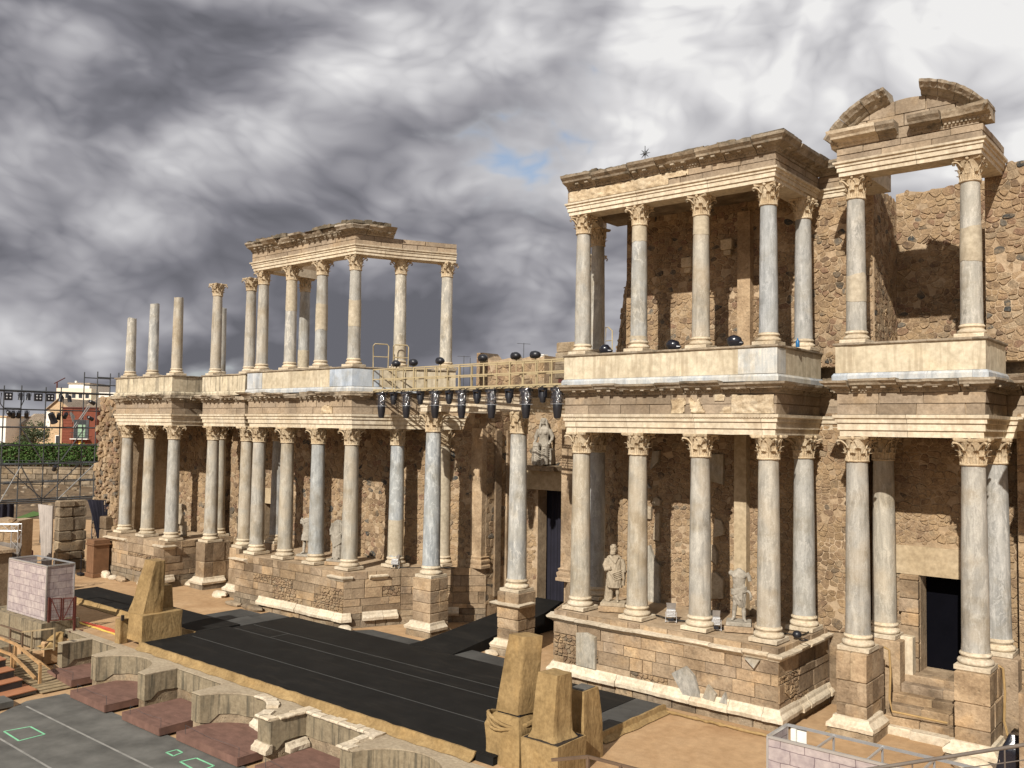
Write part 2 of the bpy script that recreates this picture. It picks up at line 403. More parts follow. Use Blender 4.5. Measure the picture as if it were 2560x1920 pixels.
def leaf_mat(name, a, b_):
    m, nt, b = new_mat(name, 0.7)
    r = rnd_value(nt, True)
    c = RAMP(nt, r, [(0.0, a), (1.0, b_)])
    nt.links.new(c, b.inputs['Base Color'])
    return m


MT['leaf'] = leaf_mat('hedge_leaf', (0.030, 0.065, 0.014), (0.075, 0.135, 0.030))
MT['leaf_olive'] = leaf_mat('olive_leaf', (0.040, 0.055, 0.028), (0.095, 0.115, 0.055))


def ground_mat():
    m, nt, b = new_mat('sandy_earth', 0.95)
    v = N(nt, 'ShaderNodeTexCoord').outputs['Object']
    n1 = NOISE(nt, v, 0.35, 6, 0.6, 0.5)
    n2 = NOISE(nt, v, 3.0, 7, 0.65)
    n3 = NOISE(nt, v, 28.0, 5, 0.7)
    c = RAMP(nt, n1, [(0.3, (0.36, 0.222, 0.115)), (0.5, (0.43, 0.28, 0.152)), (0.7, (0.49, 0.335, 0.195))])
    c = MIX(nt, 1.0, c, RAMP(nt, n2, [(0.3, (0.80, 0.78, 0.76)), (0.7, (1.08, 1.08, 1.08))]), 'MULTIPLY')
    c = MIX(nt, 1.0, c, RAMP(nt, n3, [(0.25, (0.86, 0.85, 0.84)), (0.6, (1.03, 1.03, 1.03))]), 'MULTIPLY')
    nt.links.new(c, b.inputs['Base Color'])
    bump(nt, b, MATH(nt, 'ADD', n2, n3), 0.5, 0.02)
    return m


MT['earth'] = ground_mat()
MT['bank'] = stone_mat('dry_earth_bank', [(0.081, 0.056, 0.034), (0.136, 0.093, 0.056), (0.186, 0.130, 0.077)], 0.5, 0.8, 0.0, lichen=0.3, dist=0.1)


def scenic_mat():
    # painted block-work print on cloth: flat print, lines belong to the cloth
    m, nt, b = new_mat('printed_block_cloth', 0.8)
    v = N(nt, 'ShaderNodeTexCoord').outputs['UV']
    br = N(nt, 'ShaderNodeTexBrick', {'Vector': VM(nt, 'ADD', v, VM(nt, 'SCALE', NOISE(nt, v, 3.0, 3, out='Color'), 0.06)), 'Color1': (0.43, 0.385, 0.355, 1), 'Color2': (0.335, 0.29, 0.285, 1), 'Mortar': (0.17, 0.135, 0.14, 1), 'Scale': 1.0, 'Mortar Size': 0.010, 'Brick Width': 0.58, 'Row Height': 0.31, 'Bias': 0.1})
    br.offset = 0.4
    n = NOISE(nt, v, 4.0, 6, 0.6)
    c = MIX(nt, 1.0, br.outputs[0], RAMP(nt, n, [(0.3, (0.72, 0.68, 0.72)), (0.65, (1.12, 1.08, 1.08))]), 'MULTIPLY')
    nt.links.new(c, b.inputs['Base Color'])
    bump(nt, b, NOISE(nt, v, 1.6, 3), 0.4, 0.06)
    return m


MT['scenic'] = scenic_mat()


def plastic_mat():
    m = bpy.data.materials.new('clear_rain_cover')
    m.use_nodes = True
    nt = m.node_tree
    out = nt.nodes['Material Output']
    gl = N(nt, 'ShaderNodeBsdfGlossy', {'Color': (0.9, 0.9, 0.92, 1), 'Roughness': 0.12})
    tr = N(nt, 'ShaderNodeBsdfTransparent', {'Color': (0.86, 0.86, 0.88, 1)})
    v = N(nt, 'ShaderNodeTexCoord').outputs['Object']
    bp = N(nt, 'ShaderNodeBump', {'Height': NOISE(nt, v, 9.0, 4), 'Strength': 0.9, 'Distance': 0.05})
    nt.links.new(bp.outputs[0], gl.inputs['Normal'])
    f = MATH(nt, 'ADD', MATH(nt, 'MULTIPLY', SS(nt, NOISE(nt, v, 7.0, 4), 0.45, 0.65), 0.30), 0.08)
    mxs = N(nt, 'ShaderNodeMixShader', {0: f, 1: tr.outputs[0], 2: gl.outputs[0]})
    nt.links.new(mxs.outputs[0], out.inputs[0])
    return m


MT['plastic'] = plastic_mat()
# ------------------------------------------------------------------ mesh helpers
COL = scene.collection


class MB:
    def __init__(self):
        self.v, self.f = [], []

    def add(self, vs, fs):
        o = len(self.v)
        self.v += [tuple(p) for p in vs]
        self.f += [tuple(i + o for i in q) for q in fs]

    def box(self, x0, x1, y0, y1, z0, z1):
        self.add([(x0, y0, z0), (x1, y0, z0), (x1, y1, z0), (x0, y1, z0), (x0, y0, z1), (x1, y0, z1), (x1, y1, z1), (x0, y1, z1)],
                 [(3, 2, 1, 0), (4, 5, 6, 7), (0, 1, 5, 4), (1, 2, 6, 5), (2, 3, 7, 6), (3, 0, 4, 7)])

    def bbox(self, x0, x1, y0, y1, z0, z1, b=0.03):
        # box with chamfered vertical and horizontal edges
        rings = []
        for z, i in ((z0, b), (z0 + b, 0), (z1 - b, 0), (z1, b)):
            rings.append([(x0 + i + b * 0, y0 + i, z), (x1 - i, y0 + i, z), (x1 - i, y1 - i, z), (x0 + i, y1 - i, z)])
        self.loft(rings)

    def bar(self, a, b, w, h=None):
        a, b = Vector(a), Vector(b)
        h = h or w
        t = (b - a).normalized()
        s = t.cross(Vector((0, 0, 1)))
        if s.length < 1e-4:
            s = Vector((1, 0, 0))
        s.normalize()
        q = s.cross(t)
        s *= w / 2
        q *= h / 2
        self.loft([[a - s - q, a + s - q, a + s + q, a - s + q], [b - s - q, b + s - q, b + s + q, b - s + q]])

    def loft(self, rings, cap=True, closed=False):
        n = len(rings[0])
        vs = [p for r in rings for p in r]
        fs = []
        m = len(rings)
        for i in range(m if closed else m - 1):
            a, b = i * n, ((i + 1) % m) * n
            for j in range(n):
                k = (j + 1) % n
                fs.append((a + j, a + k, b + k, b + j))
        if cap and not closed:
            fs.append(tuple(reversed(range(n))))
            fs.append(tuple(range((m - 1) * n, m * n)))
        self.add(vs, fs)

    def tube(self, pts, r, n=6, cap=True):
        pts = [Vector(p) for p in pts]
        rs = r if isinstance(r, (list, tuple)) else [r] * len(pts)
        rings = []
        ref = Vector((0, 0, 1))
        for i, p in enumerate(pts):
            t = (pts[min(i + 1, len(pts) - 1)] - pts[max(i - 1, 0)]).normalized()
            s = t.cross(ref)
            if s.length < 0.05:
                s = t.cross(Vector((1, 0, 0)))
            s.normalize()
            q = s.cross(t)
            rings.append([p + (s * math.cos(a) + q * math.sin(a)) * rs[i] for a in [2 * math.pi * k / n for k in range(n)]])
        self.loft(rings, cap)

    def lathe(self, prof, n=24, c=(0, 0, 0), cap=True, sx=1.0, sy=1.0):
        rings = [[(c[0] + r * sx * math.cos(2 * math.pi * k / n), c[1] + r * sy * math.sin(2 * math.pi * k / n), c[2] + z) for k in range(n)] for r, z in prof]
        self.loft(rings, cap)

    def ball(self, c, r, n=10, m=6, s=(1, 1, 1)):
        rings = []
        for i in range(m + 1):
            t = -math.pi / 2 + math.pi * (i + 0.02) / (m + 0.04)
            rings.append([(c[0] + s[0] * r * math.cos(t) * math.cos(2 * math.pi * k / n), c[1] + s[1] * r * math.cos(t) * math.sin(2 * math.pi * k / n), c[2] + s[2] * r * math.sin(t)) for k in range(n)])
        self.loft(rings)

    def mesh(self, name, mat=None, smooth=None, fix=True):
        me = bpy.data.meshes.new(name)
        me.from_pydata(self.v, [], self.f)
        if fix:
            bm = bmesh.new()
            bm.from_mesh(me)
            bmesh.ops.recalc_face_normals(bm, faces=bm.faces)
            bm.to_mesh(me)
            bm.free()
        if mat:
            me.materials.append(MT[mat])
        if smooth is not None:
            me.polygons.foreach_set('use_smooth', [True] * len(me.polygons))
            if smooth < 179:
                me.set_sharp_from_angle(angle=rad(smooth))
        return me

    def build(self, name, mat, parent=None, smooth=None, fix=True):
        return put(name, self.mesh(name, mat, smooth, fix), parent)


def put(name, me, parent=None, loc=None):
    o = bpy.data.objects.new(name, me)
    COL.objects.link(o)
    if parent is not None:
        o.parent = parent
        if parent.get('_world'):
            o.matrix_parent_inverse = Matrix.Translation(-Vector(parent.location))
    if loc is not None:
        o.location = loc
    return o


def tag(o, label, cat, group=None):
    o['label'] = label
    o['category'] = cat
    if group:
        o['group'] = group
    return o


def thing(name, label, cat, loc=(0, 0, 0), group=None):
    # an Empty at the base of the thing; its parts are modelled in world coordinates
    o = bpy.data.objects.new(name, None)
    COL.objects.link(o)
    o.location = loc
    o['_world'] = 1
    return tag(o, label, cat, group)


def struct(name, mb, mat, smooth=None):
    o = mb.build(name, mat, None, smooth)
    o['kind'] = 'structure'
    return o


def copy_tree(src, loc, label=None):
    r = src.copy()
    COL.objects.link(r)
    r.location = loc
    if label:
        r['label'] = label
    for ch in src.children:
        c = ch.copy()
        COL.objects.link(c)
        c.parent = r
        for g in ch.children:
            e = g.copy()
            COL.objects.link(e)
            e.parent = c
    return r


def nz(x, y, z):
    return noise.noise(Vector((x, y, z)))


# ---- swept mouldings along a plan path (outward = right-hand side of travel)


class Path:
    def __init__(self, pts):
        self.p = [Vector((x, y)) for x, y in pts]
        self.s = [0.0]
        for a, b in zip(self.p, self.p[1:]):
            self.s.append(self.s[-1] + (b - a).length)
        self.n = []
        for a, b in zip(self.p, self.p[1:]):
            t = (b - a).normalized()
            self.n.append(Vector((t.y, -t.x)))
        self.L = self.s[-1]

    def at(self, s):
        for i in range(len(self.p)):
            if abs(s - self.s[i]) < 1e-4:
                if i == 0:
                    return self.p[0], self.n[0]
                if i == len(self.p) - 1:
                    return self.p[-1], self.n[-1]
                a, b = self.n[i - 1], self.n[i]
                return self.p[i], (a + b) / (1 + a.dot(b))
        for i in range(len(self.p) - 1):
            if self.s[i] <= s <= self.s[i + 1]:
                t = (s - self.s[i]) / (self.s[i + 1] - self.s[i])
                return self.p[i].lerp(self.p[i + 1], t), self.n[i]
        return (self.p[0], self.n[0]) if s < 0 else (self.p[-1], self.n[-1])

    def samples(self, s0, s1, step):
        ks = [s0] + [x for x in self.s if s0 + 0.02 < x < s1 - 0.02] + [s1]
        out = []
        for a, b in zip(ks, ks[1:]):
            m = max(1, int((b - a) / step))
            out += [a + (b - a) * i / m for i in range(m)]
        return out + [s1]


def sweep(mb, path, prof, s0, s1, step=9.0, erode=None):
    rings = []
    for s in path.samples(s0, s1, step):
        p, m = path.at(s)
        ring = []
        for k, (o, z) in enumerate(prof):
            if erode:
                o, z = erode(s, o, z)
            q = p + m * o
            ring.append((q.x, q.y, z))
        rings.append(ring)
    mb.loft(rings)


def cuts(path, s0, s1, lo, hi, rnd, avoid=0.35):
    xs = [s0]
    while xs[-1] < s1 - lo:
        n = xs[-1] + rnd.uniform(lo, hi)
        for c in path.s:
            if abs(n - c) < avoid:
                n = c + avoid if n >= c else c - avoid
        if n > s1 - lo * 0.6:
            break
        xs.append(n)
    xs.append(s1)
    return xs


def chipped(amount, seed, lip=0.12):
    def f(s, o, z):
        if o > lip:
            a = nz(s * 0.55 + seed, 1.3, z * 1.5)
            b = nz(s * 3.1 + seed, 7.7, z * 4.0)
            k = max(0.0, a * 1.5 + 0.1) * amount + abs(b) * 0.25 * amount
            o = lip + (o - lip) * max(0.05, 1 - k)
            z = z + b * 0.03 * amount
        return o, z
    return f


# ---- pieces set in a wall plane


def clip(poly, nx, ny, c):
    out = []
    for i in range(len(poly)):
        a, b = poly[i], poly[(i + 1) % len(poly)]
        da, db = a[0] * nx + a[1] * ny - c, b[0] * nx + b[1] * ny - c
        if da <= 0:
            out.append(a)
        if (da < 0 < db) or (db < 0 < da):
            t = da / (da - db)
            out.append((a[0] + (b[0] - a[0]) * t, a[1] + (b[1] - a[1]) * t))
    return out


def area(poly):
    return 0.5 * abs(sum(poly[i][0] * poly[(i + 1) % len(poly)][1] - poly[(i + 1) % len(poly)][0] * poly[i][1] for i in range(len(poly))))


def voronoi(w, z0, z1, cell, rnd, aspect=1.45):
    sites = []
    z = z0 + cell * 0.3
    while z < z1 + cell * 0.3:
        h = cell * rnd.choice((0.6, 0.8, 1.0, 1.0, 1.25))
        x = rnd.uniform(-0.3, 0.3) * cell
        while x < w + cell * 0.3:
            k = rnd.choice((0.5, 0.8, 1.0, 1.0, 1.3, 1.7))
            x += cell * aspect * k * 0.5
            if rnd.random() > 0.08:
                sites.append((x, z + rnd.uniform(-0.36, 0.36) * h))
            if rnd.random() < 0.10:
                sites.append((x + rnd.uniform(-0.5, 0.5) * cell, z + rnd.uniform(-0.5, 0.5) * h))
            x += cell * aspect * k * 0.5
        z += h
    g = cell * 1.6
    grid = {}
    for i, s in enumerate(sites):
        grid.setdefault((int(s[0] // g), int(s[1] // g)), []).append(i)
    out = []
    for i, s in enumerate(sites):
        r = cell * 1.7
        poly = [(max(s[0] - r, 0), max(s[1] - r, z0)), (min(s[0] + r, w), max(s[1] - r, z0)), (min(s[0] + r, w), min(s[1] + r, z1)), (max(s[0] - r, 0), min(s[1] + r, z1))]
        gx, gy = int(s[0] // g), int(s[1] // g)
        for a in (-2, -1, 0, 1, 2):
            for b in (-2, -1, 0, 1, 2):
                for j in grid.get((gx + a, gy + b), ()):
                    if j == i or not poly:
                        continue
                    t = sites[j]
                    nx, ny = t[0] - s[0], (t[1] - s[1]) * aspect
                    mx_, my = (s[0] + t[0]) / 2, (s[1] + t[1]) / 2
                    poly = clip(poly, nx, ny, nx * mx_ + ny * my)
        if len(poly) > 2 and area(poly) > cell * cell * 0.08:
            out.append(poly)
    return out


def inset(poly, d):
    cx = sum(p[0] for p in poly) / len(poly)
    cy = sum(p[1] for p in poly) / len(poly)
    sgn = 1 if sum(poly[i][0] * poly[(i + 1) % len(poly)][1] - poly[(i + 1) % len(poly)][0] * poly[i][1] for i in range(len(poly))) > 0 else -1
    res = poly
    for i in range(len(poly)):
        a, b = poly[i], poly[(i + 1) % len(poly)]
        dx, dy = b[0] - a[0], b[1] - a[1]
        L = math.hypot(dx, dy)
        if L < 1e-5:
            continue
        nx, ny = sgn * dy / L, -sgn * dx / L
        res = clip(res, nx, ny, nx * a[0] + ny * a[1] - d)
        if len(res) < 3:
            return None
    return res


def rounded(poly, f=0.28):
    out = []
    n = len(poly)
    for i in range(n):
        a, p, b = poly[i - 1], poly[i], poly[(i + 1) % n]
        out.append((p[0] + (a[0] - p[0]) * f, p[1] + (a[1] - p[1]) * f))
        out.append((p[0] + (b[0] - p[0]) * f, p[1] + (b[1] - p[1]) * f))
    return out


class Frame:
    # a vertical wall face from A to B, outward = right-hand side of A->B
    def __init__(self, A, B):
        self.A = Vector((A[0], A[1], 0))
        t = Vector((B[0] - A[0], B[1] - A[1], 0))
        self.w = t.length
        self.u = t.normalized()
        self.n = Vector((self.u.y, -self.u.x, 0))

    def pt(self, s, z, d=0.0):
        return self.A + self.u * s + self.n * d + Vector((0, 0, z))


def piece(mb, fr, poly, depth, bev, rnd, back=0.08, tilt=0.0):
    # a dressed or rough stone: outline buried in the mortar, proud face with worn arris
    cx = sum(p[0] for p in poly) / len(poly)
    cy = sum(p[1] for p in poly) / len(poly)
    tx, ty = rnd.uniform(-tilt, tilt), rnd.uniform(-tilt, tilt)
    inn = []
    for p in poly:
        dx, dy = p[0] - cx, p[1] - cy
        L = max(1e-4, math.hypot(dx, dy))
        k = max(0.35, 1 - bev / L * rnd.uniform(0.7, 1.3))
        inn.append((cx + dx * k, cy + dy * k))
    n = len(poly)
    r0 = [fr.pt(p[0], p[1], -back) for p in poly]
    r1 = [fr.pt(p[0], p[1], depth * rnd.uniform(0.45, 0.7)) for p in poly]
    r2_ = [fr.pt(p[0], p[1], depth * rnd.uniform(0.9, 1.1) + (p[0] - cx) * tx + (p[1] - cy) * ty) for p in inn]
    vs = r0 + r1 + r2_
    fs = []
    for a in (0, n):
        for j in range(n):
            k = (j + 1) % n
            fs.append((a + j, a + k, a + n + k, a + n + j))
    fs.append(tuple(range(2 * n, 3 * n)))
    sgn = sum(poly[i][0] * poly[(i + 1) % n][1] - poly[(i + 1) % n][0] * poly[i][1] for i in range(n))
    if sgn < 0:
        fs = [tuple(reversed(q)) for q in fs]
    mb.add(vs, fs)


def lay_pieces(fr, polys, parent, name, mat, limit, depth, gap, bev, rnd, rough=True, tilt=0.06, rest='small_stones', order=None):
    items = []
    for poly in polys:
        q = inset(poly, gap * rnd.uniform(0.6, 1.4))
        if not q:
            continue
        if rough:
            q = rounded(q, rnd.uniform(0.10, 0.30))
        items.append((area(q), q))
    if order:
        items.sort(key=lambda it: -it[0] * order(it[1]))
    else:
        items.sort(key=lambda it: -it[0])
    restmb = MB()
    for i, (a, q) in enumerate(items):
        dp = rnd.uniform(*depth)
        if i < limit:
            mb = MB()
            piece(mb, fr, q, dp, bev, rnd, tilt=tilt)
            cx = sum(p[0] for p in q) / len(q)
            cz = sum(p[1] for p in q) / len(q)
            c = fr.pt(cx, cz)
            mb.v = [tuple(Vector(p) - c) for p in mb.v]
            put(name, mb.mesh(name, mat, fix=False), parent, c)
        else:
            piece(restmb, fr, q, dp, bev, rnd, tilt=tilt)
    if restmb.v:
        o = restmb.build(rest, mat, parent, fix=False)
        o['kind'] = 'stuff'


def ashlar(w, zs, lo, hi, rnd, s0=0.0):
    polys = []
    for a, b in zip(zs, zs[1:]):
        xs = [s0]
        while xs[-1] < s0 + w - 1e-3:
            n = xs[-1] + rnd.uniform(lo, hi)
            if n > s0 + w - lo * 0.6:
                n = s0 + w
            xs.append(n)
        for p, q in zip(xs, xs[1:]):
            j = 0.012
            polys.append([(p + rnd.uniform(0, j), a + rnd.uniform(0, j)), (q - rnd.uniform(0, j), a + rnd.uniform(0, j)), (q - rnd.uniform(0, j), b - rnd.uniform(0, j)), (p + rnd.uniform(0, j), b - rnd.uniform(0, j))])
    return polys


def near_cam(fr):
    def k(q):
        p = fr.pt(q[0][0], q[0][1])
        return 1.0 / (p - CAM).length_squared
    return k


def rubble_wall(name, label, A, B, z0, z1, cell, seed, thick=0.7, top=None, holes=(), limit=300, parent=None, mat='rubble', depth=(0.004, 0.05), gap=0.011, skip=None):
    rnd = random.Random(seed)
    fr = Frame(A, B)
    topf = top or (lambda s: z1)
    mb = MB()
    us = sorted(set([0.0, fr.w] + [h[0] for h in holes] + [h[1] for h in holes] + [fr.w * i / max(1, int(fr.w / 0.45)) for i in range(max(1, int(fr.w / 0.45)))]))
    us = [u for i, u in enumerate(us) if i == 0 or u - us[i - 1] > 1e-3]
    for a, b in zip(us, us[1:]):
        mid = (a + b) / 2
        spans = [(z0, None)]
        for h in holes:
            if h[0] - 1e-3 <= mid <= h[1] + 1e-3:
                spans = ([(z0, h[2])] if h[2] > z0 else []) + [(h[3], None)]
        for lo, hi in spans:
            ha, hb = (topf(a), topf(b)) if hi is None else (hi, hi)
            vs = [fr.pt(a, lo), fr.pt(b, lo), fr.pt(b, hb), fr.pt(a, ha), fr.pt(a, lo, -thick), fr.pt(b, lo, -thick), fr.pt(b, hb, -thick), fr.pt(a, ha, -thick)]
            mb.add(vs, [(0, 1, 2, 3), (7, 6, 5, 4), (3, 2, 6, 7), (1, 0, 4, 5), (0, 3, 7, 4), (1, 5, 6, 2)])
    if parent is None:
        o = mb.build(name, 'mortar', fix=False)
        tag(o, label, 'wall')
    else:
        o = mb.build('wall_core', 'mortar', parent, fix=False)
    polys = []
    for q in voronoi(fr.w, z0, z1, cell, rnd):
        cx = sum(p[0] for p in q) / len(q)
        cz = sum(p[1] for p in q) / len(q)
        if max(p[1] for p in q) > topf(cx) + 0.10:
            continue
        if any(h[0] < max(p[0] for p in q) and min(p[0] for p in q) < h[1] and h[2] < max(p[1] for p in q) and min(p[1] for p in q) < h[3] for h in holes):
            continue
        if skip and skip(cx, cz):
            continue
        if rnd.random() < 0.05:
            continue
        polys.append(q)
    lay_pieces(fr, polys, o, 'stone', mat, limit, depth, gap, cell * 0.09, rnd, tilt=0.10, order=near_cam(fr))
    return o, fr


# ------------------------------------------------------------------ setting: ground, pit, orchestra
GZ = 0.06
PITZ = -1.25


def low_pt(x, y, k=0.9679):
    return CAM.x + (x - CAM.x) * k, CAM.y + (y - CAM.y) * k

mb = MB()
# stage-level earth behind the pit wall, as one sheet with gentle unevenness near by and flat far out
xs = [-900, -300, -120, -60] + [-48 + i * 2.0 for i in range(46)] + [60, 120, 300, 900]
ys = [-8.93] + [-8.5, -8, -7, -6, -5, -4, -3, -2, -1, 0, 1, 2, 3, 4, 6, 9, 14, 20, 40, 100, 300, 900]
vs, fs = [], []
for j, y in enumerate(ys):
    for x in xs:
        dz = 0.03 * nz(x * 0.4, y * 0.5, 2.0) if -8.6 < y < 4 else 0
        vs.append((x, y, GZ - 0.012 + dz))
nx_ = len(xs)
for j in range(len(ys) - 1):
    for i in range(nx_ - 1):
        a = j * nx_ + i
        fs.append((a, a + 1, a + nx_ + 1, a + nx_))
mb.add(vs, fs)
struct('ground', mb, 'earth', 180)

mb = MB()
mb.add([(-900, -900, PITZ - 0.06), (900, -900, PITZ - 0.06), (900, -9.0, PITZ - 0.06), (-900, -9.0, PITZ - 0.06)], [(0, 1, 2, 3)])
struct('lower_ground', mb, 'earth')
for x0, x1 in ((-300, -17.0), (13.92, 300)):
    mb = MB()
    mb.box(x0, x1, -9.3, -8.91, PITZ - 0.1, GZ - 0.002)
    struct('retaining_wall', mb, 'concrete')
mb = MB()
pts = [(-10.9, -10.95), (-10.2, -10.9), (1.6, -10.62), (9.0, -10.62), (12.0, -11.0), (12, -27), (-3, -27), (-9.6, -14.4), (-10.4, -13.3), (-11.0, -12.4)]
pts = [low_pt(*p_) for p_ in pts]
mb.loft([[(x, y, PITZ - 0.03) for x, y in pts], [(x, y, PITZ) for x, y in pts]])
o = struct('orchestra_floor', mb, 'grey_panel')


def strip(mb, a, b, w, z, h=0.006):
    a, b = Vector(a), Vector(b)
    t = (b - a).normalized()
    n = Vector((-t.y, t.x)) * w / 2
    q = [a - n, b - n, b + n, a + n]
    mb.loft([[(p.x, p.y, z) for p in q], [(p.x, p.y, z + h) for p in q]])


for a, b, lab in (((-10.3, -12.68), (6.0, -12.62), 'long pale tape line across the grey orchestra floor nearer the pit wall'), ((-8.2, -14.75), (3.0, -14.78), 'long pale tape line farther from the pit wall on the grey floor')):
    mb = MB()
    strip(mb, low_pt(*a), low_pt(*b), 0.07, PITZ + 0.003)
    tag(mb.build('floor_tape', 'grey_tape'), lab, 'floor tape', 'tape lines on the orchestra floor')
for q, lab in ((((-7.93, -14.37), (-7.78, -13.55), (-6.58, -13.55), (-6.55, -14.41)), 'largest green tape rectangle marked on the grey floor beside the stairs'),
               (((-1.85, -11.65), (-1.82, -11.28), (-1.45, -11.30), (-1.38, -11.66)), 'smallest green tape square marked on the grey floor near the pit wall'),
               (((-0.76, -11.78), (-0.66, -11.26), (0.36, -11.25), (0.42, -11.85)), 'green tape rectangle cut by the bottom edge of the view')):
    mb = MB()
    for a, b in zip(q, q[1:] + q[:1]):
        strip(mb, low_pt(*a), low_pt(*b), 0.055, PITZ + 0.004)
    tag(mb.build('tape_mark', 'green_tape'), lab, 'floor tape', 'green tape marks on the orchestra floor')

# pit wall: one thick rendered wall with alternating round and square recesses
FY, BY = -10.52, -9.26
xs_ = []


def arc_recess(x0, x1, n=14):
    c = (x0 + x1) / 2
    hw = (x1 - x0) / 2
    dpt = BY - FY - 0.05
    R_ = (hw * hw + dpt * dpt) / (2 * dpt)
    out = []
    for i in range(n + 1):
        a = -math.asin(min(1, hw / R_)) if hw <= R_ else 0
        t = -1 + 2 * i / n
        th = t * math.asin(hw / R_)
        out.append((c + R_ * math.sin(th), FY + (R_ * math.cos(th) - (R_ - dpt))))
    return out


front = [(-15.2, BY), (-12.72, BY), (-12.72, FY), (-12.30, FY), (-12.30, BY), (-10.04, BY), (-9.70, FY), (-9.30, FY)]
front += arc_recess(-9.30, -6.00)[1:-1]
front += [(-6.00, FY), (-5.48, FY), (-5.42, BY), (-2.34, BY), (-2.28, FY), (-1.76, FY)]
front += arc_recess(-1.76, 1.62)[1:-1]
front += [(1.62, FY), (2.30, FY), (2.44, BY), (5.58, BY), (5.66, FY), (6.20, FY)]
front += arc_recess(6.20, 9.55)[1:-1]
front += [(9.55, FY), (10.1, FY), (10.1, BY), (13.2, BY), (13.2, FY), (13.9, FY), (13.9, -8.9)]
outline = front + [(-15.2, -8.9)]
t_pit = thing('pit_wall', 'rendered pit wall with alternating round and square recesses in front of the stage', 'wall', (0, -9.5, PITZ))


def wall_band(mb, pl, z0, z1, back_y, jit=0.0):
    n = len(pl)
    bot = [(x, y, (z0 - 0.24 if jit and y < -10.1 else z0) + (jit * nz(x * 2.3, y * 2.3, 4) if jit else 0)) for x, y in pl]
    topv = [(x, y, z1) for x, y in pl]
    mb.add(bot + topv, [(i, (i + 1) % n, n + (i + 1) % n, n + i) for i in range(n)])


def dense(pl, step=0.25):
    out = []
    for i in range(len(pl)):
        a, b = pl[i], pl[(i + 1) % len(pl)]
        L = math.hypot(b[0] - a[0], b[1] - a[1])
        m = max(1, int(L / step))
        out += [(a[0] + (b[0] - a[0]) * k / m, a[1] + (b[1] - a[1]) * k / m) for k in range(m)]
    return out


mb = MB()
wall_band(mb, dense(outline), -0.66, GZ - 0.035, 0, 0.05)
mb.build('render_face', 'concrete', t_pit)
mb = MB()
nn = len(outline)


def shift_in(pl, dd):
    out = []
    n = len(pl)
    for i in range(n):
        a, p, b = Vector(pl[i - 1]), Vector(pl[i]), Vector(pl[(i + 1) % n])
        t1, t2 = (p - a).normalized(), (b - p).normalized()
        n1, n2 = Vector((-t1.y, t1.x)), Vector((-t2.y, t2.x))
        m = (n1 + n2) / max(0.4, 1 + n1.dot(n2))
        out.append((p.x + m.x * dd, p.y + m.y * dd))
    return out


inner = shift_in(outline, 0.05)
wall_band(mb, dense(inner), PITZ - 0.1, -0.62, 0, 0.0)
o = mb.build('rough_footing', 'sand_dark', t_pit)
mb = MB()
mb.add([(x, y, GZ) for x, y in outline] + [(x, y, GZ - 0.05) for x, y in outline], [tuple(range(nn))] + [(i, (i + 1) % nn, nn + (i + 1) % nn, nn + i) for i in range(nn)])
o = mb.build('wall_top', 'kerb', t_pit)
# white coping stones round the middle recesses and white plinth mouldings
cop_path = Path([(-0.2, -9.36)] + arc_recess(-1.76, 1.62)[8:] + [(2.30, FY), (2.44, BY), (5.58, BY), (5.66, FY), (6.10, FY)])
rnd = random.Random(31)
cs = cuts(cop_path, 0, cop_path.L, 0.28, 0.6, rnd, 0.02)
for a, b in zip(cs, cs[1:]):
    if rnd.random() < 0.06:
        continue
    mb = MB()
    w = rnd.uniform(0.18, 0.34)
    hgt = rnd.uniform(0.05, 0.085)
    sweep(mb, cop_path, [(-w, GZ - 0.02), (0.05, GZ - 0.03), (0.085, GZ + 0.01), (0.085, GZ + hgt - 0.02), (0.05, GZ + hgt), (-w, GZ + hgt * 0.8)], a + 0.01, b - 0.01, 0.1, lambda s, o_, z: (o_ + 0.05 * nz(s * 5, z * 9, 3) * (1 if o_ < 0 else 0.35), z + 0.015 * nz(s * 6, o_ * 5, 1)))
    mb.build('coping_stone', 'white', t_pit)
for pts, zz0 in (([(2.30 - 0.75, FY + 0.0), (2.36, FY)], -0.95), ([(2.55, -10.1), (2.50, -9.30)], -0.95), ([(-0.4, -9.25), (0.6, -9.45), (1.35, -10.0)], -0.98)):
    mb = MB()
    pp = Path(pts)
    sweep(mb, pp, [(-0.05, zz0), (0.20, zz0), (0.20, zz0 + 0.13), (0.10, zz0 + 0.20), (0.06, zz0 + 0.27), (-0.05, zz0 + 0.27)], 0, pp.L, 0.15, lambda s, o_, z: (o_ + 0.03 * nz(s * 5, z * 9, 8), z))
    mb.build('plinth_moulding', 'white', t_pit)

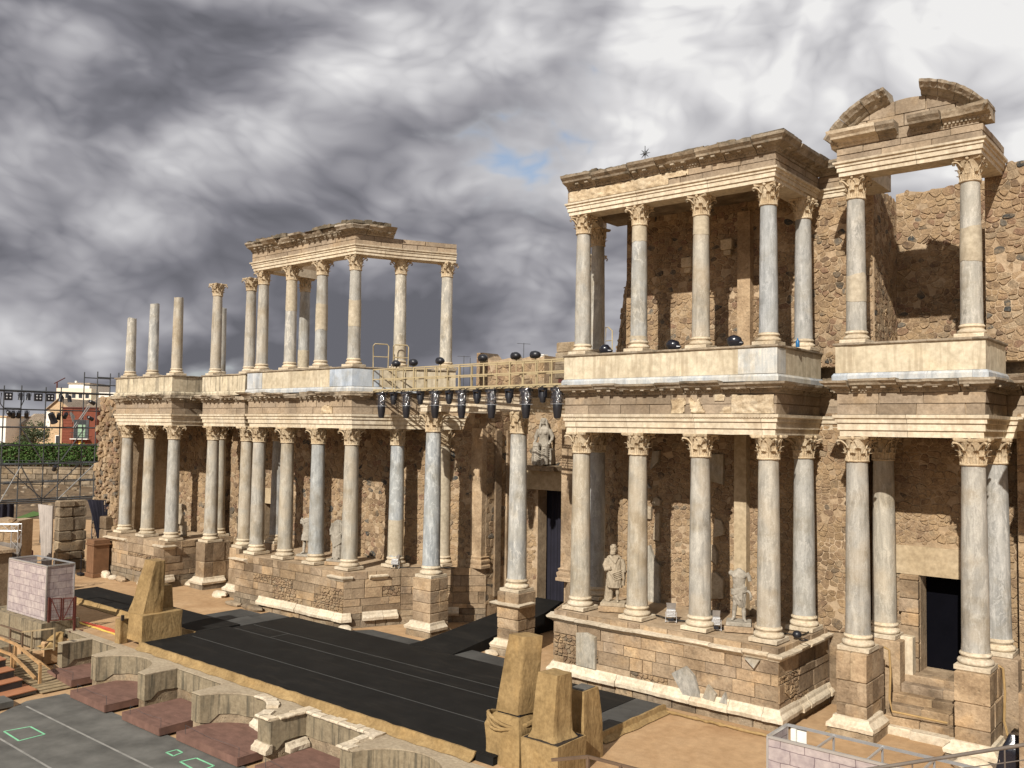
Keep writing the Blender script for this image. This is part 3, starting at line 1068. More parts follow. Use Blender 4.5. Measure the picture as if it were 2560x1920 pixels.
# the red-brown boarded decks standing in the recesses
DZ = -0.95
decks = [((-14.0, -11.70), -10.35, -9.45, 'red-brown deck between the squat square block and the round recess'),
         ((-10.35, -7.45), -11.0, -9.30, 'red-brown deck in the round recess farthest from the burlap trio'),
         ((-6.25, -3.55), -10.95, -9.30, 'red-brown deck in the plain square recess'),
         ((-2.80, 0.93), -10.75, -9.30, 'largest red-brown deck in the round recess with white coping'),
         ((1.85, 5.60), -10.75, -9.30, 'red-brown deck in the square recess edged with white coping')]
for (x0, x1), y0, y1, lab in decks:
    x0, y0 = low_pt(x0, y0, 0.9624)
    x1, _y = low_pt(x1, y0, 0.9624)
    y1 = -9.32
    t = thing('pit_deck', lab, 'deck', ((x0 + x1) / 2, y0, DZ), 'red-brown decks in the pit recesses')
    n = 9
    w = (y1 - y0) / n
    for i in range(n):
        mb = MB()
        mb.box(x0, x1, y0 + i * w + 0.004, y0 + (i + 1) * w - 0.004, DZ - 0.03, DZ + random.uniform(-0.003, 0.003))
        mb.build('board', 'deck', t)
    mb = MB()
    mb.box(x0 + 0.02, x1 - 0.02, y0 - 0.02, y0 + 0.0, DZ - 0.26, DZ - 0.004)
    mb.box(x1 - 0.02, x1 + 0.0, y0 + 0.002, y1, DZ - 0.26, DZ - 0.034)
    mb.build('fascia', 'deck', t)
    for xx in (x0 + 0.45, x1 - 0.05):
        mb = MB()
        mb.tube([(xx, y0 + 0.06, DZ - 0.02), (xx, y0 + 0.06, DZ + 0.30)], 0.008, 5)
        mb.build('pin', 'dark_steel', t)
    mb = MB()
    mb.tube([(x0 + 0.45, y0 + 0.06, DZ + 0.29), ((x0 + x1) / 2, y0 + 0.06, DZ + 0.22), (x1 - 0.05, y0 + 0.06, DZ + 0.29)], 0.005, 4)
    mb.build('string', 'dark_steel', t)

# ------------------------------------------------------------------ stage floor
SZ = 0.30


def slab(name, pts, z0, z1, mat, lab, cat, group=None):
    mb = MB()
    mb.loft([[(x, y, z0) for x, y in pts], [(x, y, z1) for x, y in pts]])
    return tag(mb.build(name, mat), lab, cat, group)


t = thing('stage_floor', 'wide black dance floor laid over the stage platform', 'stage floor', (0, -5, GZ))
mb = MB()
mb.loft([[(x, y, GZ - 0.05) for x, y in ((-9.25, -8.70), (9.92, -8.70), (9.92, -1.42), (-9.0, -1.42))], [(x, y, SZ - 0.02) for x, y in ((-9.25, -8.70), (9.92, -8.70), (9.92, -1.42), (-9.0, -1.42))]])
mb.build('platform', 'black', t)
ysr = [-8.72, -6.66, -4.60, -3.63, -1.40]
for a, b in zip(ysr, ysr[1:]):
    mb = MB()
    mb.box(-9.28 if a < -5 else -8.9, 9.94, a + 0.004, b - 0.004, SZ - 0.018, SZ)
    mb.build('floor_roll', 'black', t)
for y in ysr[1:-1]:
    mb = MB()
    strip(mb, (-8.8, y), (9.9, y), 0.045, SZ + 0.001, 0.003)
    mb.build('seam_tape', 'tape', t)
for x in (-6.2,):
    mb = MB()
    strip(mb, (x, -4.55), (x, -3.66), 0.05, SZ + 0.001, 0.003)
    mb.build('seam_tape', 'tape', t)
slab('floor_strip', [(-23.0, -6.15), (-9.32, -6.15), (-9.32, -4.0), (-23.0, -4.0)], GZ - 0.05, SZ, 'black', 'long narrow black floor strip running to the far stage end', 'stage floor')
for k, (x0, x1, y0, y1) in enumerate(((-12.3, -10.65, -3.97, -2.0), (-10.62, -9.05, -3.97, -2.75), (-10.62, -9.05, -2.72, -1.5))):
    slab('floor_panel', [(x0, y0), (x1, y0), (x1, y1), (x0, y1)], GZ - 0.05, SZ - 0.008, 'stage_panel', ('grey dusty floor panel at the far outer edge of the panel group', 'grey floor panel touching the seam where the black strips meet', 'grey floor panel nearest the left podium')[k], 'floor panel', 'bare grey floor panels')
slab('floor_panel', [(-4.75, -1.38), (-1.1, -1.38), (-1.1, -0.62), (-4.2, -0.62)], GZ - 0.05, SZ - 0.01, 'stage_panel', 'grey floor panel between the left podium corner and the black ramp', 'floor panel', 'bare grey floor panels')
slab('floor_panel', [(1.5, -1.38), (4.6, -1.38), (4.6, -0.45), (1.5, -0.30)], GZ - 0.05, SZ - 0.01, 'stage_panel', 'grey floor panel on the other side of the black ramp behind the burlap', 'floor panel', 'bare grey floor panels')
for k, (y0, y1) in enumerate(((-5.1, -3.85), (-3.83, -2.6), (-2.58, -1.40))):
    slab('floor_panel', [(9.96, y0), (11.0, y0), (11.0, y1), (9.96, y1)], GZ - 0.05, SZ - 0.008, 'stage_panel', ('grey floor panel at the stage corner closest to the burlap trio', 'grey end panel in the middle of the short stage edge', 'grey end panel next to the right podium plinth')[k], 'floor panel', 'bare grey floor panels')
mb = MB()
mb.loft([[(-0.9, -1.39, GZ), (1.45, -1.39, GZ), (1.45, -1.39, SZ + 0.004), (-0.9, -1.39, SZ + 0.004)], [(-0.9, 7.0, GZ), (1.0, 7.0, GZ), (1.0, 7.0, 1.12), (-0.9, 7.0, 1.12)]])
tag(mb.build('ramp', 'black'), 'black carpeted ramp rising between the tall pedestals to the central door', 'ramp')


def skirt(name, a, b, z0, z1, lab, seed, out=(0, -1), foot=0.22):
    # hanging burlap strip with folds, real thickness
    A, B = Vector(a), Vector(b)
    L = (B - A).length
    n = int(L / 0.16)
    o_ = Vector(out)
    rings = []
    for i in range(n + 1):
        s = i / n
        p = A.lerp(B, s)
        w1 = 0.035 * nz(i * 0.35, seed, 1)
        w2 = 0.10 * nz(i * 0.22, seed, 5)
        top_ = p + o_ * (0.03 + max(0, w1))
        midp = p + o_ * (0.07 + 0.05 * nz(i * 0.6, seed, 3))
        bot = p + o_ * (foot + w2)
        zt = z1 + 0.03 * nz(i * 0.3, seed, 9)
        zm = z0 + (z1 - z0) * 0.45 + 0.03 * nz(i * 0.5, seed, 2)
        e = o_ * 0.02
        rings.append([(top_.x, top_.y, zt), (midp.x, midp.y, zm), (bot.x, bot.y, z0 + 0.02), (bot.x - e.x, bot.y - e.y, z0), (midp.x - e.x, midp.y - e.y, zm - 0.02), (p.x - e.x * 2, p.y - e.y * 2, zt - 0.02), (p.x - e.x * 2, p.y - e.y * 2, zt)])
    mb = MB()
    mb.loft(rings)
    return tag(mb.build(name, 'burlap', None, 40), lab, 'burlap skirt', 'burlap skirts along the stage edges')


skirt('stage_skirt', (-9.3, -8.73), (9.3, -8.73), GZ, SZ + 0.02, 'long burlap skirt hung along the front edge of the black floor', 3.0)
skirt('stage_skirt', (11.02, -5.2), (11.02, -1.35), GZ, SZ + 0.01, 'burlap skirt on the short stage edge facing the bare sand', 8.0, (1, 0), 0.25)
skirt('stage_skirt', (-22.8, -6.17), (-9.4, -6.17), GZ, SZ + 0.01, 'burlap skirt along the far black strip near the red gate', 12.0, (0, -1), 0.2)
mb = MB()
pts = [(11.1, -1.45, GZ + 0.05)]
for i in range(24):
    x = 11.2 + i * 0.17
    pts.append((x, -1.42 + 0.07 * nz(i * 0.5, 2, 2), GZ + 0.05 + 0.03 * nz(i * 0.7, 5, 1)))
mb.tube(pts, [0.05 + 0.035 * nz(i * 0.8, 1, 7) for i in range(len(pts))], 7)
tag(mb.build('burlap_roll', 'burlap', None, 60), 'crumpled roll of burlap along the foot of the right podium', 'burlap roll')
mb = MB()
rnd = random.Random(5)
pts = []
for i in range(14):
    s = i / 13
    pts.append((-16.3 + s * 4.2, -8.22 + 0.05 * nz(i * 0.5, 0, 0), GZ + 0.014))
rings = [[(x, y - 0.07, z - 0.01), (x, y + 0.07, z - 0.01), (x, y + 0.07, z), (x, y - 0.07, z)] for x, y, z in pts]
mb.loft(rings)
t = tag(mb.build('ground_line', 'yellow_tape'), 'yellow painted line with red overspray on the sand by the burlap slab', 'painted line')
mb = MB()
rings = [[(x + 0.35, y + 0.09, z - 0.01), (x + 0.35, y + 0.22 + 0.18 * math.sin(i / 13 * 3.1), z - 0.01), (x + 0.35, y + 0.22 + 0.18 * math.sin(i / 13 * 3.1), z - 0.002), (x + 0.35, y + 0.09, z - 0.002)] for i, (x, y, z) in enumerate(pts)]
mb.loft(rings)
mb.build('red_band', 'red_paint', t)
# ------------------------------------------------------------------ columns
CAPS = {}


def capital_mesh(rt_, h, ab, seed):
    key = (round(rt_, 3), round(h, 3), seed)
    if key in CAPS:
        return CAPS[key]
    rnd = random.Random(seed)
    mb = MB()
    mb.lathe([(rt_ * 1.0, -0.02 * h), (rt_ * 1.14, 0.0), (rt_ * 1.17, 0.03 * h), (rt_ * 1.12, 0.06 * h), (rt_ * 0.98, 0.075 * h)], 24)
    mb.lathe([(rt_ * 0.95, 0.05 * h), (rt_ * 0.97, 0.35 * h), (rt_ * 1.05, 0.62 * h), (rt_ * 1.28, 0.84 * h), (rt_ * 1.3, 0.86 * h)], 24)

    def leaf(ang, hl, r0, w0, curl):
        m = 7
        rings = []
        brk = rnd.random() < 0.18
        for i in range(m + 1):
            t = i / m
            if brk and t > 0.8:
                break
            bell = r0 * (0.97 + 0.10 * t + 0.10 * max(0, t - 0.5) * 2)
            o_ = bell + (0.03 + 0.34 * max(0, t - 0.55) ** 1.5 * 2.4 * curl) * r0 + 0.03 * r0
            z = 0.06 * h + hl * (t - 0.30 * max(0, t - 0.82) / 0.18 * 0.6)
            w = w0 * (1.0 - 0.25 * t - 0.45 * max(0, t - 0.7)) * (1 + 0.16 * math.sin(t * 21))
            th = 0.05 * r0 + 0.05 * r0 * t
            ring = []
            for k, (u, dd) in enumerate(((-1, -0.09), (-0.55, 0.03), (-0.18, -0.02), (0, 0.07), (0.18, -0.02), (0.55, 0.03), (1, -0.09))):
                rr = o_ + dd * r0
                a = ang + u * w / rr
                ring.append((rr * math.cos(a), rr * math.sin(a), z + 0.02 * h * abs(u) * (-1 if t > 0.75 else 0)))
            for u in (0.6, -0.6):
                rr = max(bell - 0.03 * r0, o_ - th - 0.09 * r0)
                a = ang + u * w / rr
                ring.append((rr * math.cos(a), rr * math.sin(a), z - 0.03 * h * t))
            rings.append(ring)
        mb.loft(rings)

    for k in range(8):
        leaf(k * math.pi / 4, 0.36 * h, rt_, rt_ * 0.40, 1.0)
    for k in range(8):
        leaf(k * math.pi / 4 + math.pi / 8, 0.60 * h, rt_ * 1.02, rt_ * 0.36, 1.15)
    # abacus with hollow sides and cut corners
    ring = []
    for q in range(4):
        a0 = q * math.pi / 2
        for i in range(9):
            t = -1 + 2 * i / 8
            if i in (0, 8):
                t *= 0.90
            dd = ab * (1.0 - 0.20 * (1 - t * t))
            x, y = dd, t * ab * 0.96
            ring.append((x * math.cos(a0) - y * math.sin(a0), x * math.sin(a0) + y * math.cos(a0)))
    mb.loft([[(x * 0.93, y * 0.93, 0.865 * h) for x, y in ring], [(x * 0.97, y * 0.97, 0.90 * h) for x, y in ring], [(x, y, 0.93 * h) for x, y in ring], [(x, y, 0.985 * h) for x, y in ring], [(x * 0.94, y * 0.94, 0.995 * h) for x, y in ring]])
    # volutes under the four corners, helices and flowers on the sides
    for q in range(4):
        a = q * math.pi / 2 + math.pi / 4
        if rnd.random() < 0.12:
            continue
        c, s = math.cos(a), math.sin(a)
        R1 = ab * 1.28
        for sg in (-1, 1):
            pts, rs = [], []
            for i in range(9):
                t = i / 8
                r = rt_ * 1.02 + (R1 - rt_ * 1.02) * t ** 1.3
                z = (0.46 + 0.36 * math.sin(t * 1.75)) * h
                side = sg * rt_ * 0.36 * (1 - t) ** 1.2
                pts.append((r * c - side * s, r * s + side * c, z))
                rs.append(rt_ * (0.085 + 0.03 * t))
            for i in range(1, 8):
                t = i / 7 * 4.6
                rr = 0.085 * h * (1 - i / 9.5)
                r = R1 - 0.01 + rr * (math.sin(t)) * 0.9
                z = (0.815 - 0.085) * h + rr * math.cos(t)
                pts.append((r * c, r * s, z))
                rs.append(rt_ * 0.09)
            mb.tube(pts, rs, 5)
    for q in range(4):
        a = q * math.pi / 2
        mb.ball((ab * 0.86 * math.cos(a), ab * 0.86 * math.sin(a), 0.92 * h), 0.085 * h, 7, 5)
        for sg in (-1, 1):
            pts = []
            for i in range(6):
                t = i / 5
                aa = a + sg * (0.42 - 0.33 * t)
                r = rt_ * (1.12 + 0.24 * t)
                pts.append((r * math.cos(aa), r * math.sin(aa), (0.50 + 0.30 * math.sin(t * 1.7)) * h))
            mb.tube(pts, rt_ * 0.075, 5)
    # worn surface
    vv = []
    for p in mb.v:
        e = 0.03 * rt_ * 2
        vv.append((p[0] + e * nz(p[0] * 7 + seed, p[1] * 7, p[2] * 7), p[1] + e * nz(p[0] * 7, p[1] * 7 + seed, p[2] * 7 + 5), p[2] + e * 0.7 * nz(p[0] * 6, p[1] * 6 + 9, p[2] * 6 + seed)))
    mb.v = vv
    CAPS[key] = mb.mesh('capital', 'capital', 50)
    return CAPS[key]


MESHES = {}


def shared(key, fn):
    if key not in MESHES:
        MESHES[key] = fn()
    return MESHES[key]


def column(name, label, x, y, z0, h, rb_, rt_, hb, hc, mat='marble', repairs=(), cap=True, group=None, plinth=0.13, pw=None, seed=0, broken=None, lean=0.0, rot=None):
    o = bpy.data.objects.new(name, None)
    COL.objects.link(o)
    o.location = (x, y, z0)
    tag(o, label, 'column', group)
    if lean:
        o.rotation_euler = (0, lean, 0)
    pw = pw or rb_ * 1.34

    def P_plinth():
        mb = MB()
        mb.bbox(-pw, pw, -pw, pw, 0, plinth, 0.012)
        mb.v = [(a + 0.012 * nz(a * 4, b * 4, c * 9 + pw), b + 0.012 * nz(a * 5, b * 3 + 7, c), c) for a, b, c in mb.v]
        return mb.mesh('plinth', 'cap')

    def P_base():
        mb = MB()
        pr = []
        R2, R1 = rb_ * 1.30, rb_ * 1.16

        def tor(rc, zc, rr, a0, a1, n=6):
            return [(rc + rr * math.cos(a0 + (a1 - a0) * i / n), zc + rr * math.sin(a0 + (a1 - a0) * i / n)) for i in range(n + 1)]
        t2, t1 = hb * 0.20, hb * 0.135
        pr += tor(R2 - t2, plinth + t2, t2, -1.5, 1.5)
        pr += [(R2 - t2 * 1.05, plinth + t2 * 2 + 0.008), (rb_ * 1.06, plinth + t2 * 2 + 0.03), (rb_ * 1.02, plinth + hb * 0.50), (rb_ * 1.06, plinth + hb * 0.58), (R1 - t1, plinth + hb * 0.62)]
        pr += tor(R1 - t1, plinth + hb * 0.62 + t1, t1, -1.4, 1.5)
        pr += [(rb_ * 1.05, plinth + hb * 0.62 + 2 * t1), (rb_ * 1.05, plinth + hb * 0.93), (rb_ * 0.99, plinth + hb)]
        mb.lathe(pr, 32)
        mb.v = [(a + 0.008 * nz(a * 4, b * 4, c * 5), b + 0.008 * nz(a * 5, b * 3 + 7, c), c) for a, b, c in mb.v]
        return mb.mesh('base', 'cap', 45)

    top_ = h - hc if cap else h
    zs0 = plinth + hb - 0.01
    for nm, key, fn in (('plinth', ('pl', pw, plinth), P_plinth), ('base', ('ba', rb_, hb, plinth), P_base)):
        c = bpy.data.objects.new(nm, shared(key, fn))
        COL.objects.link(c)
        c.parent = o
        if rot is not None and nm == 'plinth':
            c.rotation_euler = (0, 0, rot)

    def rad_at(t):
        return rb_ + (rt_ - rb_) * (0.35 * t + 0.65 * t * t)

    def P_shaft():
        mb = MB()
        n, m = 40, 26
        rings = []
        for i in range(m + 1):
            t = i / m
            r = rad_at(t)
            if i == 0:
                r *= 1.03
            z = zs0 + (top_ - zs0) * t
            ring = []
            for k in range(n):
                a = 2 * math.pi * k / n
                e = 0.006 * nz(math.cos(a) * 2, math.sin(a) * 2, z * 1.3 + seed) + 0.004 * nz(math.cos(a) * 6, math.sin(a) * 6, z * 3 + seed)
                zz = z
                if broken and i == m:
                    zz = z + broken * nz(math.cos(a) * 1.2 + seed, math.sin(a) * 1.2, seed) - broken * 0.3
                ring.append(((r + e) * math.cos(a), (r + e) * math.sin(a), zz))
            rings.append(ring)
        mb.loft(rings)
        return mb.mesh('shaft', mat, 60)
    me = P_shaft()
    c = bpy.data.objects.new('shaft', me)
    COL.objects.link(c)
    c.parent = o
    for (a, b) in repairs:
        mb = MB()
        n = 40
        rings = []
        m = max(2, int((b - a) * 16))
        for i in range(m + 1):
            t = a + (b - a) * i / m
            r = rad_at(t) + 0.0085
            ring = []
            for k in range(n):
                an = 2 * math.pi * k / n
                e = 0.10 * nz(math.cos(an) * 1.1, math.sin(an) * 1.1, seed + i * 9.0) if i in (0, m) and 0.02 < t < 0.98 else 0
                ring.append((r * math.cos(an), r * math.sin(an), zs0 + (top_ - zs0) * t + e))
            rings.append(ring)
        mb.loft(rings)
        c = bpy.data.objects.new('repair_band', mb.mesh('repair_band', 'repair', 60))
        COL.objects.link(c)
        c.parent = o
    if cap:
        ab = rt_ * 1.52
        c = bpy.data.objects.new('capital', capital_mesh(rt_, hc, ab, 11 + seed % 3))
        COL.objects.link(c)
        c.parent = o
        c.location = (0, 0, top_)
        c.rotation_euler = (0, 0, (seed % 4) * math.pi / 2)
    return o


LZ, LH = 2.62, 6.60
GL = 'lower tier columns of the stage front'
low = [
    (6.625, 0, 'marble', (), 'lower column at the outer end of the right podium next to the robed bearded statue', 1),
    (9.105, 0, 'marble', (), 'finely veined lower column between the robed bearded statue and the first floodlight', 2),
    (11.585, 0, 'marble', (), 'lower column with diagonal pale streak standing between the two floodlights', 3),
    (14.03, 0, 'marble', (), 'warm pinkish lower column on the right podium front corner', 4),
    (14.2, 2.50, 'marble_blue', (), 'bluish lower column on the return of the right podium against the wall', 5),
    (5.85, 2.15, 'marble_blue', (), 'shaded lower column right behind the first column of the right podium', 6),
    (16.55, 0.90, 'marble', (), 'lower column with pale ripple veins on the pedestal left of the large dark doorway', 7),
    (19.87, 0.90, 'marble', (), 'lower column on the pedestal right of the large dark doorway', 8),
    (16.60, 3.32, 'marble', (), 'half shaded lower column behind the rippled one beside the large dark doorway', 9),
    (19.97, 3.32, 'marble_blue', (), 'dark mottled lower column against the wall right of the large dark doorway', 10),
    (-27.415, -0.31, 'marble', (), 'outermost lower column of the far podium by the broken rubble wall end', 11),
    (-24.695, -0.31, 'marble', (), 'lower column in the middle of the far podium left of the small statue', 12),
    (-21.975, -0.31, 'marble_blue', (), 'slate blue lower column on the far podium corner right of the small statue', 13),
    (-19.85, 0.90, 'marble', (), 'lower column alone on the square pedestal in the far half', 14),
    (-21.9, 2.65, 'marble', (), 'thin shaded lower column seen just behind the one on the square pedestal', 15),
    (-16.50, 0.90, 'marble', (), 'lower column on the narrow pedestal touching the left podium', 16),
    (-14.03, 0, 'marble', (), 'mottled beige lower column first on the left podium front', 17),
    (-17.0, 3.32, 'marble_blue', (), 'bluish lower column standing back beside the small dark doorway', 18),
    (-11.60, 0, 'marble', (), 'lower column of the left podium between the small doorway and the headless soldier statue', 19),
    (-9.12, 0, 'marble', (), 'lower column with looping grey bands between the two left podium statues', 20),
    (-6.625, 0, 'marble', (), 'lower column on the left podium corner beside the draped headless statue', 21),
    (-5.72, 2.09, 'marble_strong', ((0.0, 0.33),), 'lower column with plain mortar lower third on the left podium return', 22),
    (-4.40, 3.96, 'repair', (), 'plain cream lower column half hidden behind the tall streaked column', 23),
    (4.45, 3.95, 'marble', (), 'lower column deep in shade behind the right podium end', 24),
]
for x, y, mat, rep, lab, sd_ in low:
    column('marble_column', lab, x, y, LZ, LH, 0.372, 0.318, 0.37, 0.80, mat, rep, True, GL, 0.14, 0.475, sd_)
column('marble_column', 'tall blue and white streaked column left of the central doorway on its own pedestal', -2.50, 1.29, 2.60, 7.42, 0.395, 0.335, 0.40, 0.92, 'marble_strong', (), True, 'tall central door columns', 0.13, 0.50, 31)
column('marble_column', 'tall blue and white streaked column right of the central doorway on its own pedestal', 2.50, 1.29, 2.60, 7.42, 0.395, 0.335, 0.40, 0.92, 'marble_strong', (), True, 'tall central door columns', 0.13, 0.50, 34)

UZ, UH = 12.12, 5.32
GU = 'upper tier columns of the stage front'
upc = [
    (6.625, 0, 'marble', (), True, 'upper column at the outer end of the right gallery near the small stair rail', 41, None),
    (9.105, 0, 'marble_strong', ((0.86, 1.0), (0.0, 0.04)), True, 'cracked upper column with brown patches, second of the right gallery', 42, None),
    (11.585, 0, 'marble', ((0.84, 1.0),), True, 'upper column with beige top patch between the two black bags', 43, None),
    (14.03, 0, 'marble_blue', (), True, 'smooth grey upper column on the right gallery corner', 44, None),
    (14.2, 2.50, 'marble_blue', (), True, 'upper column on the right gallery return beside the blue bottle', 45, None),
    (5.85, 2.10, 'marble_blue', (), True, 'dark shaded upper column behind the outer end of the right gallery', 46, None),
    (4.45, 3.95, 'marble_blue', (), True, 'upper column whose lower capital shows behind the dark shaded one', 47, 4.7),
    (16.55, 0.90, 'marble_blue', ((0.22, 0.42),), True, 'upper column with plain mortar band under the left side of the arched pediment', 48, None),
    (19.87, 0.90, 'marble_blue', ((0.44, 0.68),), True, 'upper column with plain mortar band under the right side of the arched pediment', 49, None),
    (-27.415, -0.31, 'marble_strong', (), False, 'shortest broken upper shaft at the far end of the row', 50, 3.72),
    (-24.695, -0.31, 'marble_strong', (), False, 'broken upper shaft with jagged top, second from the far end', 51, 4.42),
    (-21.975, -0.31, 'marble', (), False, 'flat topped upper shaft without capital beside the lone capped column', 52, 4.55),
    (-19.85, 0.90, 'marble', (), True, 'lone upper column with a wide weathered capital and no beam above', 53, None),
    (-22.15, 2.65, 'marble', (), False, 'slim upper shaft hidden behind the lone capped column', 54, 4.3),
    (-16.50, 0.90, 'marble', (), True, 'upper column with capital just outside the far end of the left beam', 55, None),
    (-14.03, 0, 'marble', (), True, 'upper column under the far end of the left beam', 56, None),
    (-11.60, 0, 'marble_strong', ((0.62, 1.0),), True, 'upper column with diagonal marble break below its plain top, left gallery', 57, None),
    (-14.2, 2.80, 'marble_blue', ((0.0, 0.22),), True, 'darkly blotched upper column standing back under the left beam', 58, None),
    (-9.12, 0, 'marble', ((0.35, 0.66),), True, 'brown patched upper column next to the left gallery corner', 59, None),
    (-6.625, 0, 'marble_blue', ((0.36, 0.66),), True, 'upper column on the left gallery corner next to the hoop handrails', 60, None),
    (-5.72, 2.09, 'marble_strong', ((0.0, 0.17),), True, 'strongly streaked upper column right of the hoop handrails', 61, None),
    (-4.40, 3.96, 'marble_strong', (), True, 'upper column under the free end of the left beam above the light bridge', 62, None),
]
for x, y, mat, rep, cp, lab, sd_, hh in upc:
    column('marble_column', lab, x, y, UZ, hh or UH, 0.305, 0.262, 0.30, 0.72, mat, rep, cp, GU, 0.12, 0.40, sd_, None if cp else 0.10)

# ------------------------------------------------------------------ podiums
rnd = random.Random(77)


def podium(label, pts, loc, faces, inner_pts, seed, mold, corn, group='stage front podiums'):
    # pts: plan path of the visible face; faces: which segments carry dressed stone
    rnd = random.Random(seed)
    t = thing('podium', label, 'podium', loc, group)
    path = Path(pts)
    mb = MB()
    pl = [(p.x, p.y) for p in path.p] + inner_pts
    ins = []
    for i, (p, q) in enumerate(zip(path.p, [path.at(s)[1] for s in path.s])):
        r = p - q * 0.05
        ins.append((r.x, r.y))
    pl = ins + inner_pts
    mb.loft([[(x, y, GZ - 0.1) for x, y in pl], [(x, y, LZ - 0.03) for x, y in pl]])
    mb.build('core', 'mortar', t)
    for i in faces:
        A, B = path.p[i], path.p[i + 1]
        fr = Frame(A, B)
        w = fr.w
        top_polys = ashlar(w, [2.26, LZ], 0.4, 1.3, rnd)
        j_ = rnd.uniform(-0.07, 0.07)
        body = ashlar(w, [0.70, 0.98 + j_, 1.44 - j_, 1.80 + j_, 2.26], 0.35, 1.75, rnd)
        low_ = ashlar(w, [GZ - 0.05, 0.42, 0.70], 0.5, 1.2, rnd)
        rub, keep = [], []
        for q in body:
            cx = sum(p[0] for p in q) / 4
            cz = sum(p[1] for p in q) / 4
            if nz(cx * 0.55 + seed, cz * 0.9, 3.3) > 0.06 and cz < 1.9:
                rub.append(q)
            else:
                keep.append(q)
        lay_pieces(fr, keep + top_polys, t, 'ashlar_block', 'sand', 200, (-0.012, 0.035), 0.006, 0.02, rnd, rough=False, tilt=0.01)
        lay_pieces(fr, low_, t, 'plinth_block', 'sand_dark', 60, (0.0, 0.05), 0.007, 0.02, rnd, rough=False, tilt=0.02)
        st = []
        for q in rub:
            x0, x1 = min(p[0] for p in q), max(p[0] for p in q)
            z0, z1 = min(p[1] for p in q), max(p[1] for p in q)
            for v_ in voronoi(x1 - x0, z0, z1, 0.15, rnd, 1.4):
                st.append([(p[0] + x0, p[1]) for p in v_])
        if st:
            lay_pieces(fr, st, t, 'filling_stone', 'rubble_pale', 60, (0.0, 0.05), 0.012, 0.025, rnd)
    for prof, spans, nm, am in ((mold, mold and mold[1], 'plinth_moulding', 0.5), (corn, corn and corn[1], 'cornice_moulding', 0.45)):
        if not prof:
            continue
        for s0, s1 in spans:
            cs = cuts(path, s0, s1, 0.9, 2.0, rnd, 0.3)
            for a, b in zip(cs, cs[1:]):
                mb = MB()
                dz = rnd.uniform(-0.012, 0.012)
                sweep(mb, path, [(o_, z + dz) for o_, z in prof[0]], a + 0.008, b - 0.008, 0.12, chipped(am, seed + a, 0.06))
                mb.build(nm, 'white', t)
    return t, path


MOLD = [(-0.06, 0.38), (0.24, 0.38), (0.26, 0.50), (0.22, 0.56), (0.12, 0.62), (0.10, 0.70), (0.05, 0.76), (-0.06, 0.76)]
CORN = [(-0.06, 2.20), (0.03, 2.20), (0.08, 2.26), (0.20, 2.32), (0.26, 2.36), (0.27, 2.42), (-0.06, 2.45)]
podR, pathR = podium('right podium of sandstone blocks carrying two statues and complete white mouldings', [(2.30, 4.85), (3.45, 3.75), (4.95, 1.75), (6.02, -0.80), (14.70, -0.80), (14.70, 3.4)], (10.4, -0.8, GZ), (1, 2, 3, 4), [(2.3, 6.6)], 5, (MOLD, [(4.8, 17.6), (17.6, 21.4)]), (CORN, [(6.3, 17.6), (17.6, 21.2)]))
pL = [(-14.70, 3.4), (-14.70, -0.80), (-6.02, -0.80), (-4.95, 1.75), (-3.45, 3.75), (-2.30, 4.85)]
sL = Path(pL).s
podL, pathL = podium('left podium of sandstone blocks with broken moulding fragments and two headless statues', pL, (-10.4, -0.8, GZ), (1, 2, 3, 4), [(-2.3, 6.6)], 9, (MOLD, [(sL[1] + 2.2, sL[2] + 0.35), (sL[2] + 0.9, sL[2] + 2.6), (sL[3] + 0.7, sL[4] + 0.3)]), (CORN, [(sL[1] - 0.3, sL[1] + 1.1), (sL[2] - 1.0, sL[2] + 0.4), (sL[2] + 1.2, sL[2] + 2.1)]))
pO = [(-28.05, 2.5), (-28.05, -1.10), (-21.25, -1.10), (-21.25, 3.4)]
sO = Path(pO).s
podO, pathO = podium('far podium at the broken end of the stage front with stone fragments at its foot', pO, (-24.5, -1.1, GZ), (1, 2), [], 14, (MOLD, [(sO[2] - 0.3, sO[2] + 0.6)]), (CORN, [(sO[1] + 0.0, sO[1] + 2.6), (sO[2] - 1.1, sO[2] + 0.6)]))
pQ = [(21.25, 3.4), (21.25, -1.10), (27, -1.10)]
mb = MB()
mb.box(21.3, 27, -1.05, 3.4, GZ - 0.1, LZ)
tag(mb.build('podium', 'sand'), 'podium edge at the extreme near end beyond the large doorway', 'podium', 'stage front podiums')

